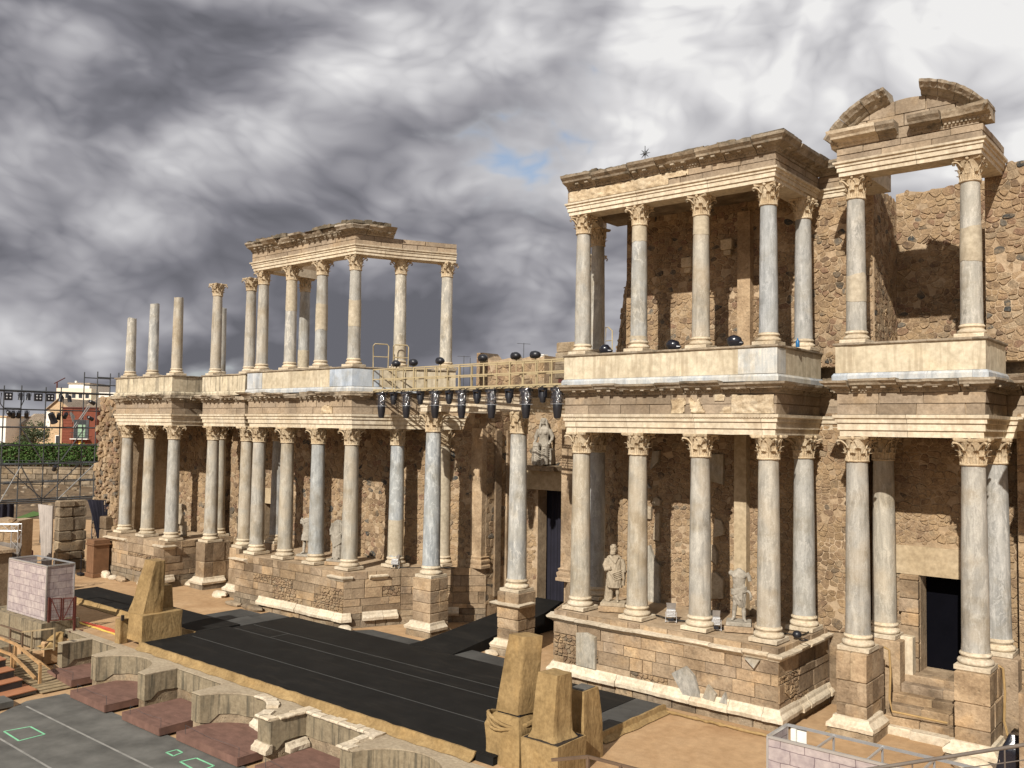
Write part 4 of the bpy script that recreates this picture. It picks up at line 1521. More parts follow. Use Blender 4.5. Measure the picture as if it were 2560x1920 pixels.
# pedestals
def pedestal(label, x, y, hx, y0, y1, seed, mold_=True, zs=None, base=True):
    rnd = random.Random(seed)
    t = thing('pedestal', label, 'pedestal', (x, (y0 + y1) / 2, GZ), 'column pedestals')
    mb = MB()
    mb.box(x - hx + 0.04, x + hx - 0.04, y0 + 0.04, y1 - 0.02, GZ - 0.1, LZ - 0.01)
    mb.build('core', 'sand_dark', t)
    zs = zs or [0.45, 1.05, 1.75, LZ]
    zs = [GZ - 0.05] + zs
    for a, b in zip(zs, zs[1:]):
        half = rnd.random() < 0.4
        xs_ = [x - hx, x + hx] if not half else [x - hx, x + rnd.uniform(-0.2, 0.2), x + hx]
        for p, q in zip(xs_, xs_[1:]):
            mb = MB()
            dd = rnd.uniform(-0.02, 0.02)
            mb.bbox(p + 0.004, q - 0.004, y0 + dd, y0 + 0.55, a + 0.005, b - 0.005, 0.03)
            mb.v = [(u + 0.012 * nz(u * 3, v * 3, w * 3 + seed), v + 0.012 * nz(u * 3 + 5, v * 3, w * 3 + seed), w) for u, v, w in mb.v]
            mb.build('ashlar_block', 'sand', t)
        yy = y0 + 0.56
        while yy < y1 - 0.1:
            ny = min(y1, yy + rnd.uniform(0.5, 0.9))
            mb = MB()
            mb.bbox(x - hx, x + hx + rnd.uniform(-0.03, 0.015), yy, ny - 0.008, a + 0.005, b - 0.005, 0.03)
            mb.build('ashlar_block', 'sand', t)
            yy = ny
    if mold_:
        pp = Path([(x - hx, y1), (x - hx, y0), (x + hx, y0), (x + hx, y1)])
        spans = [(pp.s[1] - 0.15, pp.s[2]), (pp.s[2], pp.s[2] + (y1 - y0) * 0.75)]
        for s0, s1 in spans:
            mb = MB()
            sweep(mb, pp, [(-0.05, 0.34), (0.26, 0.34), (0.28, 0.46), (0.20, 0.52), (0.10, 0.60), (0.08, 0.68), (-0.05, 0.70)], s0, s1, 0.1, chipped(0.55, seed + s0, 0.08))
            mb.build('plinth_moulding', 'white', t)
        if base:
            mb = MB()
            mb.bbox(x - hx - 0.22, x + hx + 0.22, y0 - 0.2, y1, GZ - 0.1, 0.34, 0.05)
            mb.v = [(u + 0.05 * nz(u * 2, v * 2, w * 2 + seed), v + 0.05 * nz(u * 2 + 5, v * 2, w * 2 + seed), w) for u, v, w in mb.v]
            mb.build('footing', 'sand_dark', t)
    return t


pedestal('sandstone pedestal left of the steps to the large dark doorway', 16.55, 0.9, 0.46, 0.28, 1.95, 1)
pedestal('sandstone pedestal right of the steps to the large dark doorway', 19.90, 0.9, 0.46, 0.28, 1.95, 2)
pedestal('lone square pedestal between the far podium and the left podium', -19.85, 0.9, 0.46, 0.28, 1.95, 3, zs=[0.35, 1.55, LZ])
pedestal('narrow pedestal built against the left podium end', -16.50, 0.9, 0.46, 0.28, 1.95, 4, zs=[0.35, 1.5, LZ])
tM = pedestal('weathered block pedestal under the tall column left of the ramp', -2.50, 1.29, 0.56, 0.72, 1.86, 6, True, [0.34, 0.62, 1.08, 1.52, 2.05, LZ - 0.02])
pedestal('weathered block pedestal under the tall column right of the ramp', 2.50, 1.29, 0.56, 0.72, 1.86, 7, True, [0.34, 0.62, 1.08, 1.52, 2.05, LZ - 0.02])
for (x, y, z, sx, lab) in ((2.35, 0.55, 2.02, 1.0, 'long'), ):
    mb = MB()
    pp = Path([(1.9, 1.2), (1.9, 0.70), (3.1, 0.70), (3.1, 1.9)])
    sweep(mb, pp, [(-0.05, 2.02), (0.06, 2.02), (0.20, 2.10), (0.22, 2.16), (-0.05, 2.18)], pp.s[1] - 0.2, pp.s[2] + 0.9, 0.1, chipped(0.5, 3.0, 0.06))
    tag(mb.build('cornice_fragment', 'white'), 'moulding ledge fixed round the pedestal right of the ramp', 'moulding')

# loose marble fragments fixed on the podium faces
for k, (pts, y, lab) in enumerate((([(7.10, 0.80), (7.95, 0.78), (7.95, 1.92), (7.55, 2.02), (7.10, 1.95)], -0.86, 'square grey marble slab fixed low on the right podium front'),
                                   ([(11.05, 1.25), (11.55, 1.55), (11.85, 1.30), (12.10, 0.62), (11.85, 0.45), (11.50, 0.50)], -0.88, 'largest tilted grey marble slab on the right podium front'),
                                   ([(12.15, 0.62), (12.35, 1.10), (12.65, 0.85), (12.60, 0.55)], -0.87, 'middle grey marble shard next to the tilted slab'),
                                   ([(12.75, 0.62), (12.95, 0.98), (13.05, 0.60)], -0.87, 'smallest grey marble shard beside the tilted slab'),
                                   ([(13.62, 2.18), (14.12, 2.18), (13.95, 1.90)], -0.87, 'pointed marble scrap under the right podium cornice corner'))):
    fr = Frame((0, y), (1, y))
    mb = MB()
    piece(mb, fr, pts, 0.07, 0.02, random.Random(k), 0.06, 0.08)
    tag(mb.build('marble_slab', 'slab_marble'), lab, 'marble slab', 'marble slabs fixed on the podium')

# ------------------------------------------------------------------ back walls (lower tier)
wallR, frR = rubble_wall('rubble_wall', 'rubble back wall of the right podium hung with grey marble fragments', (6.35, 3.32), (16.0, 3.32), LZ - 0.1, 10.0, 0.185, 101, mat='rubble_pale')
rubble_wall('rubble_wall', 'rubble wing wall between the central door recess and the right podium columns', (2.35, 4.80), (6.35, 3.32), LZ - 0.1, 10.3, 0.19, 102, limit=150, mat='rubble_pale')
wP, frP = rubble_wall('rubble_wall', 'rubble wall around the large dark doorway', (15.2, 3.95), (21.4, 3.95), 0.0, 10.0, 0.20, 103, mat='rubble_pale', holes=[(2.35, 4.15, 1.50, 5.55)], limit=220)
rubble_wall('rubble_wall', 'rubble wall at the extreme near end past the large doorway', (20.55, 3.32), (26, 3.32), GZ, 10.0, 0.20, 104, limit=120, mat='rubble_pale')
wallL, frL = rubble_wall('rubble_wall', 'rubble back wall of the left podium behind its headless statues', (-16.0, 3.32), (-6.35, 3.32), LZ - 0.1, 10.2, 0.23, 105)
rubble_wall('rubble_wall', 'rubble wing wall left of the central door behind the cream column', (-6.35, 3.32), (-2.35, 4.80), LZ - 0.1, 10.3, 0.23, 106, limit=150)
wPL, frPL = rubble_wall('rubble_wall', 'rubble wall around the small dark doorway in the far half', (-21.4, 3.95), (-15.2, 3.95), 0.0, 10.0, 0.25, 107, holes=[(2.35, 4.15, 1.50, 4.70)], limit=150)
rubble_wall('rubble_wall', 'rubble back wall of the far podium behind the small statue', (-28.6, 3.32), (-20.55, 3.32), GZ, 10.2, 0.27, 108, limit=220)
rg, frg = rubble_wall('rubble_wall', 'rubble wall with the tall central doorway and seated statue', (-2.35, 7.0), (2.35, 7.0), 0.3, 10.3, 0.23, 109, holes=[(1.45, 3.75, 0.3, 6.38)], limit=200)
rubble_wall('rubble_wall', 'narrow rubble side wall of the central recess seen left of the ramp', (-2.35, 4.80), (-2.35, 7.0), GZ, 10.3, 0.28, 110, limit=120)
mb = MB()
mb.box(2.30, 2.9, 4.86, 7.0, GZ, 10.3)
tag(mb.build('rubble_wall', 'mortar'), 'narrow side wall of the central recess hidden behind the right wing wall', 'wall')
# side walls of the porch recesses
for a, b, sgn, lab in (((14.78, 3.3), (15.25, 3.95), 1, 'right podium'),):
    pass
mb = MB()
mb.box(14.75, 16.05, 3.36, 3.9, GZ - 0.1, 10.0)
mb.build('side_pier', 'sand', wP)
mb = MB()
mb.box(-16.05, -14.75, 3.36, 3.9, GZ - 0.1, 10.0)
mb.build('side_pier', 'sand', wPL)
mb = MB()
mb.box(-21.3, -20.4, 3.36, 3.9, GZ - 0.1, 10.0)
mb.build('side_pier', 'sand', wPL)
for cx, w_ in ((16.62, 0.62), (19.98, 0.62), (-17.0, 0.62)):
    mb = MB()
    mb.bbox(cx - w_, cx + w_, 1.97 + 0.8, 3.9, GZ - 0.1, LZ - 0.005, 0.03)
    mb.build('column_footing', 'sand', wP if cx > 0 else wPL)
# door parts
mb = MB()
mb.box(16.70, 19.80, 3.86, 3.97, 4.66, 5.60)
mb.build('lintel_panel', 'plaster', wP)
mb = MB()
mb.box(-19.7, -16.7, 3.86, 3.97, 4.70, 5.60)
mb.build('lintel_panel', 'plaster', wPL)
rnd = random.Random(3)
for x0 in (16.98, 19.36):
    z = 1.5
    while z < 4.6:
        hh = min(rnd.uniform(0.42, 0.6), 4.66 - z)
        mb = MB()
        w0 = rnd.uniform(-0.06, 0.06)
        mb.bbox(x0 - 0.02 + (w0 if x0 < 18 else 0), x0 + 0.56 + (0 if x0 < 18 else w0), 3.74, 4.30, z + 0.006, z + hh - 0.006, 0.03)
        mb.build('jamb_block', 'sand', wP)
        z += hh
mb = MB()
mb.bbox(17.10, 17.48, 3.30, 3.62, 1.25, 2.72, 0.03)
tag(mb.build('fluted_slab', 'arch'), 'upright fluted marble slab leaning by the large doorway jamb', 'marble slab')
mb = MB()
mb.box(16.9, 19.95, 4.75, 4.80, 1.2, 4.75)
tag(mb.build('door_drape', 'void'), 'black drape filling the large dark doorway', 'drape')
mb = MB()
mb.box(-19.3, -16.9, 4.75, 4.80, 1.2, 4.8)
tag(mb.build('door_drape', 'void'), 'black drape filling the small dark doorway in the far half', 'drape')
mb = MB()
rings = []
for i in range(33):
    s = i / 32
    x = -1.3 + 2.6 * s
    y = 7.85 + 0.07 * math.sin(i * 1.3)
    rings.append([(x, y, 0.4), (x, y + 0.03, 0.4), (x, y + 0.03, 6.6), (x, y, 6.6)])
mb.loft(rings)
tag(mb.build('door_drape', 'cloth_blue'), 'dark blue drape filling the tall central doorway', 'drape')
mb = MB()
mb.box(-1.6, 1.6, 6.72, 7.05, 6.36, 7.30)
mb.build('lintel_panel', 'plaster', rg)
mb = MB()
mb.bbox(-1.15, 0.75, 6.05, 7.0, 7.30, 7.56, 0.02)
mb.build('statue_shelf', 'sand_dark', rg)
for sg in (-1, 1):
    mb = MB()
    x0 = sg * 2.72
    rings = []
    for z, e in ((2.62, 0.16), (2.74, 0.16), (2.78, 0.10), (2.90, 0.13), (2.98, 0.13), (3.03, 0.05), (3.14, 0.09), (3.20, 0.0), (9.3, 0.0)):
        rings.append([(x0 - 0.36 - e, 4.50 - e, z), (x0 + 0.36 + e, 4.50 - e, z), (x0 + 0.36 + e, 5.0, z), (x0 - 0.36 - e, 5.0, z)])
    mb.loft(rings)
    tag(mb.build('pilaster', 'sand'), 'square sandstone pilaster %s of the central recess with moulded foot' % ('left' if sg < 0 else 'right'), 'pilaster', 'pilasters of the central recess')
for k, (x0, y0) in enumerate(((-2.33, 5.35), (-2.33, 6.2))):
    mb = MB()
    mb.box(x0, x0 + 0.12, y0, y0 + 0.42, 1.2, 9.2)
    tag(mb.build('pilaster', 'sand'), ('flat pilaster strip nearer the front on the recess side wall', 'flat pilaster strip deeper on the recess side wall beside the tall streaked column')[k], 'pilaster', 'pilasters of the central recess')
mb = MB()
mb.bbox(11.38, 11.86, 2.98, 3.40, LZ, 9.2, 0.02)
tag(mb.build('pilaster', 'plaster'), 'plain cream pilaster behind the headless torso statue', 'pilaster')
mb = MB()
mb.bbox(11.50, 12.0, 2.98, 3.40, 11.9, 17.5, 0.02)
tag(mb.build('pilaster', 'sand'), 'block pilaster on the upper rubble wall behind the right gallery', 'pilaster')
# marble fragments on the lower right wall
for k, (pts, mat, lab) in enumerate((
        ([(7.80, 6.33), (8.17, 6.36), (8.19, 6.58), (8.02, 6.70), (7.84, 6.66)], 'statue', 'small square marble scrap, topmost of the sunlit wall fragments'),
        ([(7.46, 5.82), (7.75, 5.80), (7.77, 6.28), (7.50, 6.33)], 'statue', 'small cream marble scrap left of the narrow strip fragment'),
        ([(7.83, 5.02), (8.10, 4.98), (8.17, 6.10), (7.98, 6.08)], 'statue', 'narrow vertical marble strip on the wall above the tall slab'),
        ([(7.42, 2.50), (8.15, 2.50), (8.15, 4.05), (7.95, 4.20), (7.70, 4.78), (7.42, 4.70)], 'slab_marble', 'tallest grey marble slab standing on the wall foot between two columns'),
        ([(10.46, 5.32), (10.50, 6.05), (10.78, 5.98), (10.90, 5.62), (10.86, 5.45)], 'statue', 'tilted marble scrap upper left of the headless torso statue'),
        ([(10.18, 4.62), (10.20, 5.06), (10.48, 5.02), (10.60, 4.75), (10.58, 4.30)], 'statue', 'marble scrap casting shade directly below the upper tilted one'),
        ([(10.10, 3.00), (10.10, 3.95), (10.55, 4.05), (10.88, 3.80), (10.85, 3.10)], 'statue', 'pinkish marble piece level with the chest of the torso statue'),
        ([(10.18, 7.45), (10.18, 8.46), (10.85, 8.46), (10.85, 7.32)], 'slab_marble', 'large shaded grey slab high on the right podium wall'),
        ([(7.70, 7.75), (7.82, 8.50), (8.12, 8.52), (8.08, 8.10)], 'slab_marble', 'shaded wedge of grey marble high on the right podium wall'),
        ([(7.42, 7.0), (7.42, 7.45), (7.72, 7.02)], 'slab_marble', 'small shaded marble corner halfway up the right podium wall'))):
    fr = Frame((0, 3.25), (1, 3.25))
    mb = MB()
    piece(mb, fr, pts, 0.10, 0.012, random.Random(k), 0.05, 0.05)
    tag(mb.build('marble_fragment', mat), lab, 'marble fragment', 'marble fragments on the right podium wall')

# steps of the large doorway
t = thing('door_steps', 'worn sandstone steps climbing to the large dark doorway', 'steps', (18.2, 2.3, GZ))
stp = [(1.45, 0.30), (1.75, 0.52), (2.15, 0.78), (2.55, 1.02), (2.9, 1.30), (3.3, 1.52)]
rnd = random.Random(8)
for k, (y, z) in enumerate(stp):
    x = 17.02
    while x < 19.40:
        nx = min(19.44, x + rnd.uniform(0.7, 1.5))
        mb = MB()
        y1_ = stp[k + 1][0] + 0.1 if k < len(stp) - 1 else 4.8
        mb.bbox(x + 0.004, nx - 0.004, y + rnd.uniform(-0.05, 0.05), y1_, GZ - 0.1 if k == 0 else stp[k - 1][1] - 0.05, z + rnd.uniform(-0.02, 0.02), 0.025)
        mb.build('step_block', 'sand' if k else 'white', t)
        x = nx
mb = MB()
for i in range(5):
    mb.bbox(-19.4, -17.0, 1.6 + i * 0.4, 2.05 + i * 0.4 if i < 4 else 4.8, GZ - 0.1, 0.35 + i * 0.28, 0.02)
tag(mb.build('door_steps', 'sand'), 'sandstone steps to the small doorway in the far half', 'steps')

# ------------------------------------------------------------------ entablatures
ARCH = [(-0.88, 9.21), (-0.06, 9.21), (-0.06, 9.40), (-0.005, 9.41), (-0.005, 9.62), (0.05, 9.63), (0.05, 9.735), (0.11, 9.78), (0.12, 9.88), (-0.88, 9.88)]
CORL = [(-0.45, 10.55), (0.03, 10.55), (0.06, 10.62), (0.12, 10.66), (0.13, 10.70), (0.36, 10.74), (0.40, 10.80), (0.50, 10.86), (0.52, 10.93), (-0.45, 10.94)]
ARCHU = [(-0.80, 17.43), (-0.05, 17.43), (-0.05, 17.56), (0.0, 17.57), (0.0, 17.71), (0.04, 17.72), (0.04, 17.79), (0.10, 17.82), (0.11, 17.88), (-0.80, 17.88)]
CORU = [(-0.45, 18.35), (0.03, 18.35), (0.06, 18.42), (0.12, 18.46), (0.13, 18.50), (0.40, 18.55), (0.43, 18.61), (0.54, 18.70), (0.57, 18.79), (-0.45, 18.80)]


def entablature(label, pts, s_rng, loc, arch, fz, corp, segs, seed, amt, frieze_courses=2, carr=True, group='entablatures of the stage front', gaps=(), face_from=None, arch_mat='arch'):
    rnd = random.Random(seed)
    t = thing('entablature', label, 'entablature', loc, group)
    path = Path(pts)
    s0, s1 = s_rng
    # architrave beams
    cs = cuts(path, s0, s1, 2.0, 2.9, rnd, 0.5)
    for a, b in zip(cs, cs[1:]):
        mb = MB()
        sweep(mb, path, arch, a + 0.006, b - 0.006, 0.25, lambda s, o_, z: (o_ + (0.006 * nz(s * 2.2, z * 7, seed) if o_ > -0.5 else 0), z + (0.012 * nz(s * 1.7, 3, seed) if z < arch[0][1] + 0.02 else 0)))
        mb.build('architrave_beam', arch_mat, t)
    # frieze core and blocks
    mb = MB()
    sweep(mb, path, [(-0.80, fz[0] + 0.002), (-0.05, fz[0] + 0.002), (-0.05, fz[1] - 0.002), (-0.80, fz[1] - 0.002)], s0, s1)
    mb.build('frieze_core', 'mortar', t)
    for i in segs:
        A, B = path.p[i], path.p[i + 1]
        fr = Frame(A, B)
        zs = [fz[0] + (fz[1] - fz[0]) * k / frieze_courses for k in range(frieze_courses + 1)]
        lay_pieces(fr, ashlar(fr.w, zs, 0.75, 1.5, rnd), t, 'frieze_block', 'frieze', 60, (-0.014, 0.014), 0.006, 0.012, rnd, rough=False, tilt=0.006)
    # cornice blocks with dentils and brackets
    for c0, c1 in corp[1]:
        cs = cuts(path, c0, c1, 0.9, 1.7, rnd, 0.45)
        for a, b in zip(cs, cs[1:]):
            mb = MB()
            k = rnd.random()
            dz = rnd.uniform(-0.03, 0.03) * (1 + 2 * amt)
            am = amt * (2.2 if k < 0.25 else 1.0)
            er = chipped(am, seed + a * 3, 0.13)
            sweep(mb, path, [(o_, z + (dz if o_ > 0.2 else 0)) for o_, z in corp[0]], a + 0.012, b - 0.012, 0.09, er)
            if carr:
                zb = corp[0][0][1]
                s = a + 0.06
                while s < b - 0.08:
                    p, m = path.at(s)
                    onc = min(abs(s - c) for c in path.s)
                    if onc > 0.16:
                        t2 = Vector((-m.y, m.x))
                        q = [p + m * 0.02 - t2 * 0.03, p + m * 0.02 + t2 * 0.03, p + m * 0.115 + t2 * 0.03, p + m * 0.115 - t2 * 0.03]
                        mb.loft([[(v.x, v.y, zb + 0.065) for v in q], [(v.x, v.y, zb + 0.13) for v in q]])
                    s += 0.105
                s = a + 0.2
                while s < b - 0.15:
                    p, m = path.at(s)
                    onc = min(abs(s - c) for c in path.s)
                    if onc > 0.35:
                        t2 = Vector((-m.y, m.x))
                        q = [p + m * 0.10 - t2 * 0.07, p + m * 0.10 + t2 * 0.07, p + m * 0.33 + t2 * 0.07, p + m * 0.33 - t2 * 0.07]
                        mb.loft([[(v.x, v.y, zb + 0.135) for v in q], [(v.x, v.y, zb + 0.19) for v in q]])
                    s += 0.42
            mb.build('cornice_block', 'cornice', t)
    return t, path


eR = [(3.2, 4.75), (4.1, 3.5), (5.3, 1.7), (6.15, -0.45), (14.48, -0.45), (14.48, 3.30), (16.10, 3.30), (16.10, 0.42), (20.30, 0.42), (20.30, 3.30), (21.55, 3.30), (21.55, -0.78), (27.0, -0.78)]
PR = Path(eR)
s = PR.s
tER, _ = entablature('lower entablature over the right podium with carved relief slabs', eR, (0, s[6]), (10.3, -0.4, 9.2), ARCH, (9.88, 10.55), (CORL, [(s[3] + 0.02, s[6] - 0.3)]), (3, 4, 5), 201, 0.30)
entablature('lower entablature over the large doorway porch', eR, (s[6], s[10]), (18.2, 0.4, 9.2), ARCH, (9.88, 10.55), (CORL, [(s[6] + 0.2, s[10])]), (6, 7, 8, 9), 202, 0.45)
entablature('lower entablature stub at the extreme near end', eR, (s[10], s[12]), (24, -0.7, 9.2), ARCH, (9.88, 10.55), (CORL, [(s[10], s[12])]), (11,), 203, 0.4)
eL = [(-x, y) for x, y in reversed(eR[:-1])]
eL = [(-28.15, 2.6), (-28.15, -0.78)] + eL
PL_ = Path(eL)
q = PL_.s
entablature('ruined lower entablature over the far podium', eL, (0, q[4]), (-24.6, -0.7, 9.2), ARCH, (9.88, 10.55), (CORL, [(q[1] - 0.5, q[4])]), (1, 2, 3), 204, 0.95)
entablature('lower entablature over the small doorway porch in the far half', eL, (q[4], q[7]), (-18.2, 0.4, 9.2), ARCH, (9.88, 10.55), (CORL, [(q[4], q[7])]), (4, 5, 6), 205, 0.9)
entablature('lower entablature over the left podium with one carved corner scrap', eL, (q[7], q[13]), (-10.3, -0.4, 9.2), ARCH, (9.88, 10.55), (CORL, [(q[7], q[10] + 0.9)]), (8, 9, 10, 11), 206, 0.8)
# carved relief slabs on the right frieze
rnd = random.Random(12)


def relief(x0, x1, z0, z1, y, parent, seed, shape=None, name='relief_slab'):
    mb = MB()
    rnd = random.Random(seed)
    nx, nz_ = max(4, int((x1 - x0) / 0.045)), max(4, int((z1 - z0) / 0.045))
    g = {}
    for i in range(nx + 1):
        for j in range(nz_ + 1):
            x = x0 + (x1 - x0) * i / nx
            z = z0 + (z1 - z0) * j / nz_
            hgt = 0.05 + 0.035 * math.sin(x * 9 + 2.2 * math.sin(z * 11 + seed)) * math.cos(z * 13 + 2 * math.sin(x * 6)) + 0.02 * nz(x * 8, z * 8, seed)
            if j in (0, nz_) or i in (0, nx):
                hgt = 0.03
            e = 0.05 * nz(x * 3, z * 3, seed + 4) if i in (0, nx) or j == nz_ else 0
            g[i, j] = len(mb.v)
            mb.v.append((x + e, y - hgt, z + e * 0.8))
    for i in range(nx):
        for j in range(nz_):
            if shape and not shape((i + 0.5) / nx, (j + 0.5) / nz_):
                continue
            mb.f.append((g[i, j], g[i + 1, j], g[i + 1, j + 1], g[i, j + 1]))
    o = len(mb.v)
    mb.box(x0 + 0.02, x1 - 0.02, y - 0.012, y + 0.02, z0 + 0.01, z1 - 0.05)
    if shape:
        mb.v = mb.v[:o]
        mb.f = [f_ for f_ in mb.f if max(f_) < o]
        # thickness behind the broken outline
        vs = [(v[0], y + 0.02, v[2]) for v in mb.v]
        fs = [tuple(reversed([k + len(mb.v) for k in f_])) for f_ in mb.f]
        edges = {}
        for f_ in mb.f:
            for a, b in zip(f_, f_[1:] + f_[:1]):
                edges[(a, b)] = 1
        L = len(mb.v)
        side = [(b, a, a + L, b + L) for (a, b) in edges if (b, a) not in edges]
        mb.v += vs
        mb.f += fs + side
    return mb.build(name, 'capital', parent, 60)


relief(12.95, 14.42, 9.90, 10.52, -0.46, tER, 3)
relief(10.72, 12.05, 9.90, 10.48, -0.46, tER, 5, lambda u, v: v < 0.86 + 0.3 * nz(u * 5, 1, 2) and not (abs(u - 0.47) < 0.10 * (1 - v) + 0.02) and u < 0.98 - 0.25 * v)
relief(12.55, 12.93, 9.90, 10.13, -0.46, tER, 6, lambda u, v: u > 0.4 * v)
relief(12.35, 12.70, 10.32, 10.53, -0.46, tER, 7)
relief(-8.35, -7.55, 9.90, 10.35, -0.46, None, 9, lambda u, v: v < 0.9 - 0.5 * abs(u - 0.45))
for ob in COL.objects:
    if ob.name.startswith('relief_slab') and ob.parent is None:
        tag(ob, 'carved corner scrap on the frieze above the left podium', 'relief')

# bead and leaf bands carved on the right architrave (real relief)
mb = MB()
x = 6.2
while x < 14.4:
    mb.ball((x, -0.455 - 0.075, 9.775), 0.035, 6, 4, (1.0, 0.7, 1.1))
    x += 0.10
mb.build('bead_band', 'arch', tER)

# central portico beam over the tall columns
eM = [(-2.95, 5.2), (-2.95, 0.84), (2.95, 0.84), (2.95, 5.2)]
PM = Path(eM)
AM = [(-0.80, 10.02), (-0.02, 10.02), (-0.02, 10.20), (0.01, 10.215), (0.01, 10.40), (0.04, 10.415), (0.04, 10.50), (0.09, 10.56), (0.09, 10.62), (-0.80, 10.62)]
CM = [(-0.45, 10.86), (0.02, 10.86), (0.10, 10.90), (0.12, 10.93), (0.26, 10.95), (0.28, 11.0), (-0.45, 11.01)]
entablature('plain marble beam on the tall columns in front of the central door', eM, (0, PM.L), (0, 0.9, 10.0), AM, (10.62, 10.86), (CM, [(PM.s[1] - 1, PM.s[2] + 3.0)]), (1, 2), 207, 0.3, 1, False, arch_mat='white')

# upper entablatures
eU = [(4.5, 3.3), (5.35, 1.65), (6.18, -0.45), (14.45, -0.45), (14.45, 3.28), (16.12, 3.28)]
PU = Path(eU)
u_ = PU.s
tEU, _ = entablature('upper entablature of the right gallery with ivy scroll relief', eU, (0, u_[5]), (10.3, -0.4, 17.43), ARCHU, (17.88, 18.35), (CORU, [(u_[2] + 0.02, u_[4]), (u_[4] - 0.0, u_[5] - 0.25)]), (1, 2, 3, 4), 211, 0.22)
relief(6.30, 10.55, 17.92, 18.32, -0.46, tEU, 21, None, 'scroll_relief')
relief(10.5, 11.35, 18.08, 18.32, -0.46, tEU, 22, lambda u, v: v > 0.2 + 0.3 * nz(u * 6, 0, 1), 'scroll_relief')
eUP = [(16.12, 3.28), (16.12, 0.42), (20.32, 0.42), (20.32, 3.28)]
PUP = Path(eUP)
tEP, _ = entablature('upper beam under the broken arched pediment', eUP, (0, PUP.L), (18.2, 0.4, 17.43), ARCHU, (17.88, 18.30), (CORU, []), (0, 1, 2), 212, 0.2)
eUL = [(-14.48, 3.2), (-14.48, -0.45), (-6.15, -0.45), (-5.25, 1.7), (-3.92, 4.1)]
PUL = Path(eUL)
w_ = PUL.s
tUL, _ = entablature('upper beam on the free standing columns of the left gallery', eUL, (0, PUL.L), (-10.3, -0.4, 17.43), ARCHU, (17.88, 18.35), (CORU, [(w_[1] + 0.02, w_[2] + 1.9)]), (1, 2, 3), 213, 0.75)

for path_, spans_, own, amp_ in ((PU, [(u_[2] + 0.05, u_[4] - 0.1)], tEU, 0.12), (PUL, [(w_[1] + 0.1, w_[1] + 3.4), (w_[1] + 4.4, w_[2] + 1.6)], tUL, 0.2)):
    rnd = random.Random(91)
    for a0, a1 in spans_:
        cs = cuts(path_, a0, a1, 0.35, 0.9, rnd, 0.2)
        for a, b in zip(cs, cs[1:]):
            if rnd.random() < 0.12:
                continue
            hh = rnd.uniform(0.03, amp_)
            mb = MB()
            sweep(mb, path_, [(-0.40, 18.78), (0.50 - rnd.uniform(0, 0.12), 18.78), (0.47 - rnd.uniform(0, 0.16), 18.80 + hh), (-0.40, 18.80 + hh * 0.7)], a + 0.01, b - 0.01, 0.1, lambda s_, o_, z: (o_ + 0.07 * nz(s_ * 4, z * 6, 2), z + (0.05 * nz(s_ * 5, o_ * 4, 7) if z > 18.79 else 0)))
            mb.build('roof_stone', 'lichen_stone', own)

# roof of the right gallery
mb = MB()
mb.loft([[(5.6, 2.0, 17.9), (6.6, -0.2, 17.9), (14.1, -0.2, 17.9), (14.1, 3.9, 17.9), (5.6, 3.9, 17.9)], [(5.6, 2.0, 18.5), (6.6, -0.2, 18.5), (14.1, -0.2, 18.5), (14.1, 3.9, 18.5), (5.6, 3.9, 18.5)]])
tag(mb.build('gallery_roof', 'sand_dark'), 'flat roof slab closing the right gallery over its columns', 'roof')

# ------------------------------------------------------------------ pediment over the porch
t = thing('pediment', 'broken arched stone pediment above the large doorway porch', 'pediment', (18.2, 0.4, 18.3))
cx, zc, Ro, Ri = 18.25, 17.02, 2.87, 2.50
arcp = [(cx + Ri * math.sin(a), zc + Ri * math.cos(a)) for a in [rad(-58 + 116 * i / 24) for i in range(25)]]
tym = [(16.32, 18.30)] + [p for p in arcp if p[1] > 18.36] + [(20.22, 18.30)]
mb = MB()
mb.loft([[(x, 0.52, z) for x, z in tym], [(x, 1.0, z) for x, z in tym]])
mb.build('tympanum_core', 'mortar', t)
rnd = random.Random(4)
fr = Frame((16.2, 0.47), (20.4, 0.47))
pol = []
for qd in ashlar(4.2, [18.30, 18.66, 19.05, 19.55], 0.7, 1.2, rnd):
    for a, b in zip(tym, tym[1:]):
        dx, dz = b[0] - a[0], b[1] - a[1]
        nx, nz2 = -dz, dx
        qd = clip(qd, nx, nz2, nx * (a[0] - 16.2) + nz2 * a[1])
        if len(qd) < 3:
            break
    if len(qd) >= 3 and area(qd) > 0.01:
        pol.append(qd)
lay_pieces(fr, pol, t, 'tympanum_block', 'frieze', 60, (0.0, 0.03), 0.006, 0.015, rnd, rough=False, tilt=0.01)
AP = [(0.0, 0.0), (0.08, 0.02), (0.14, 0.07), (0.16, 0.11), (0.36, 0.17), (0.40, 0.22), (0.50, 0.30), (0.52, 0.38), (-0.45, 0.40), (-0.45, 0.0)]
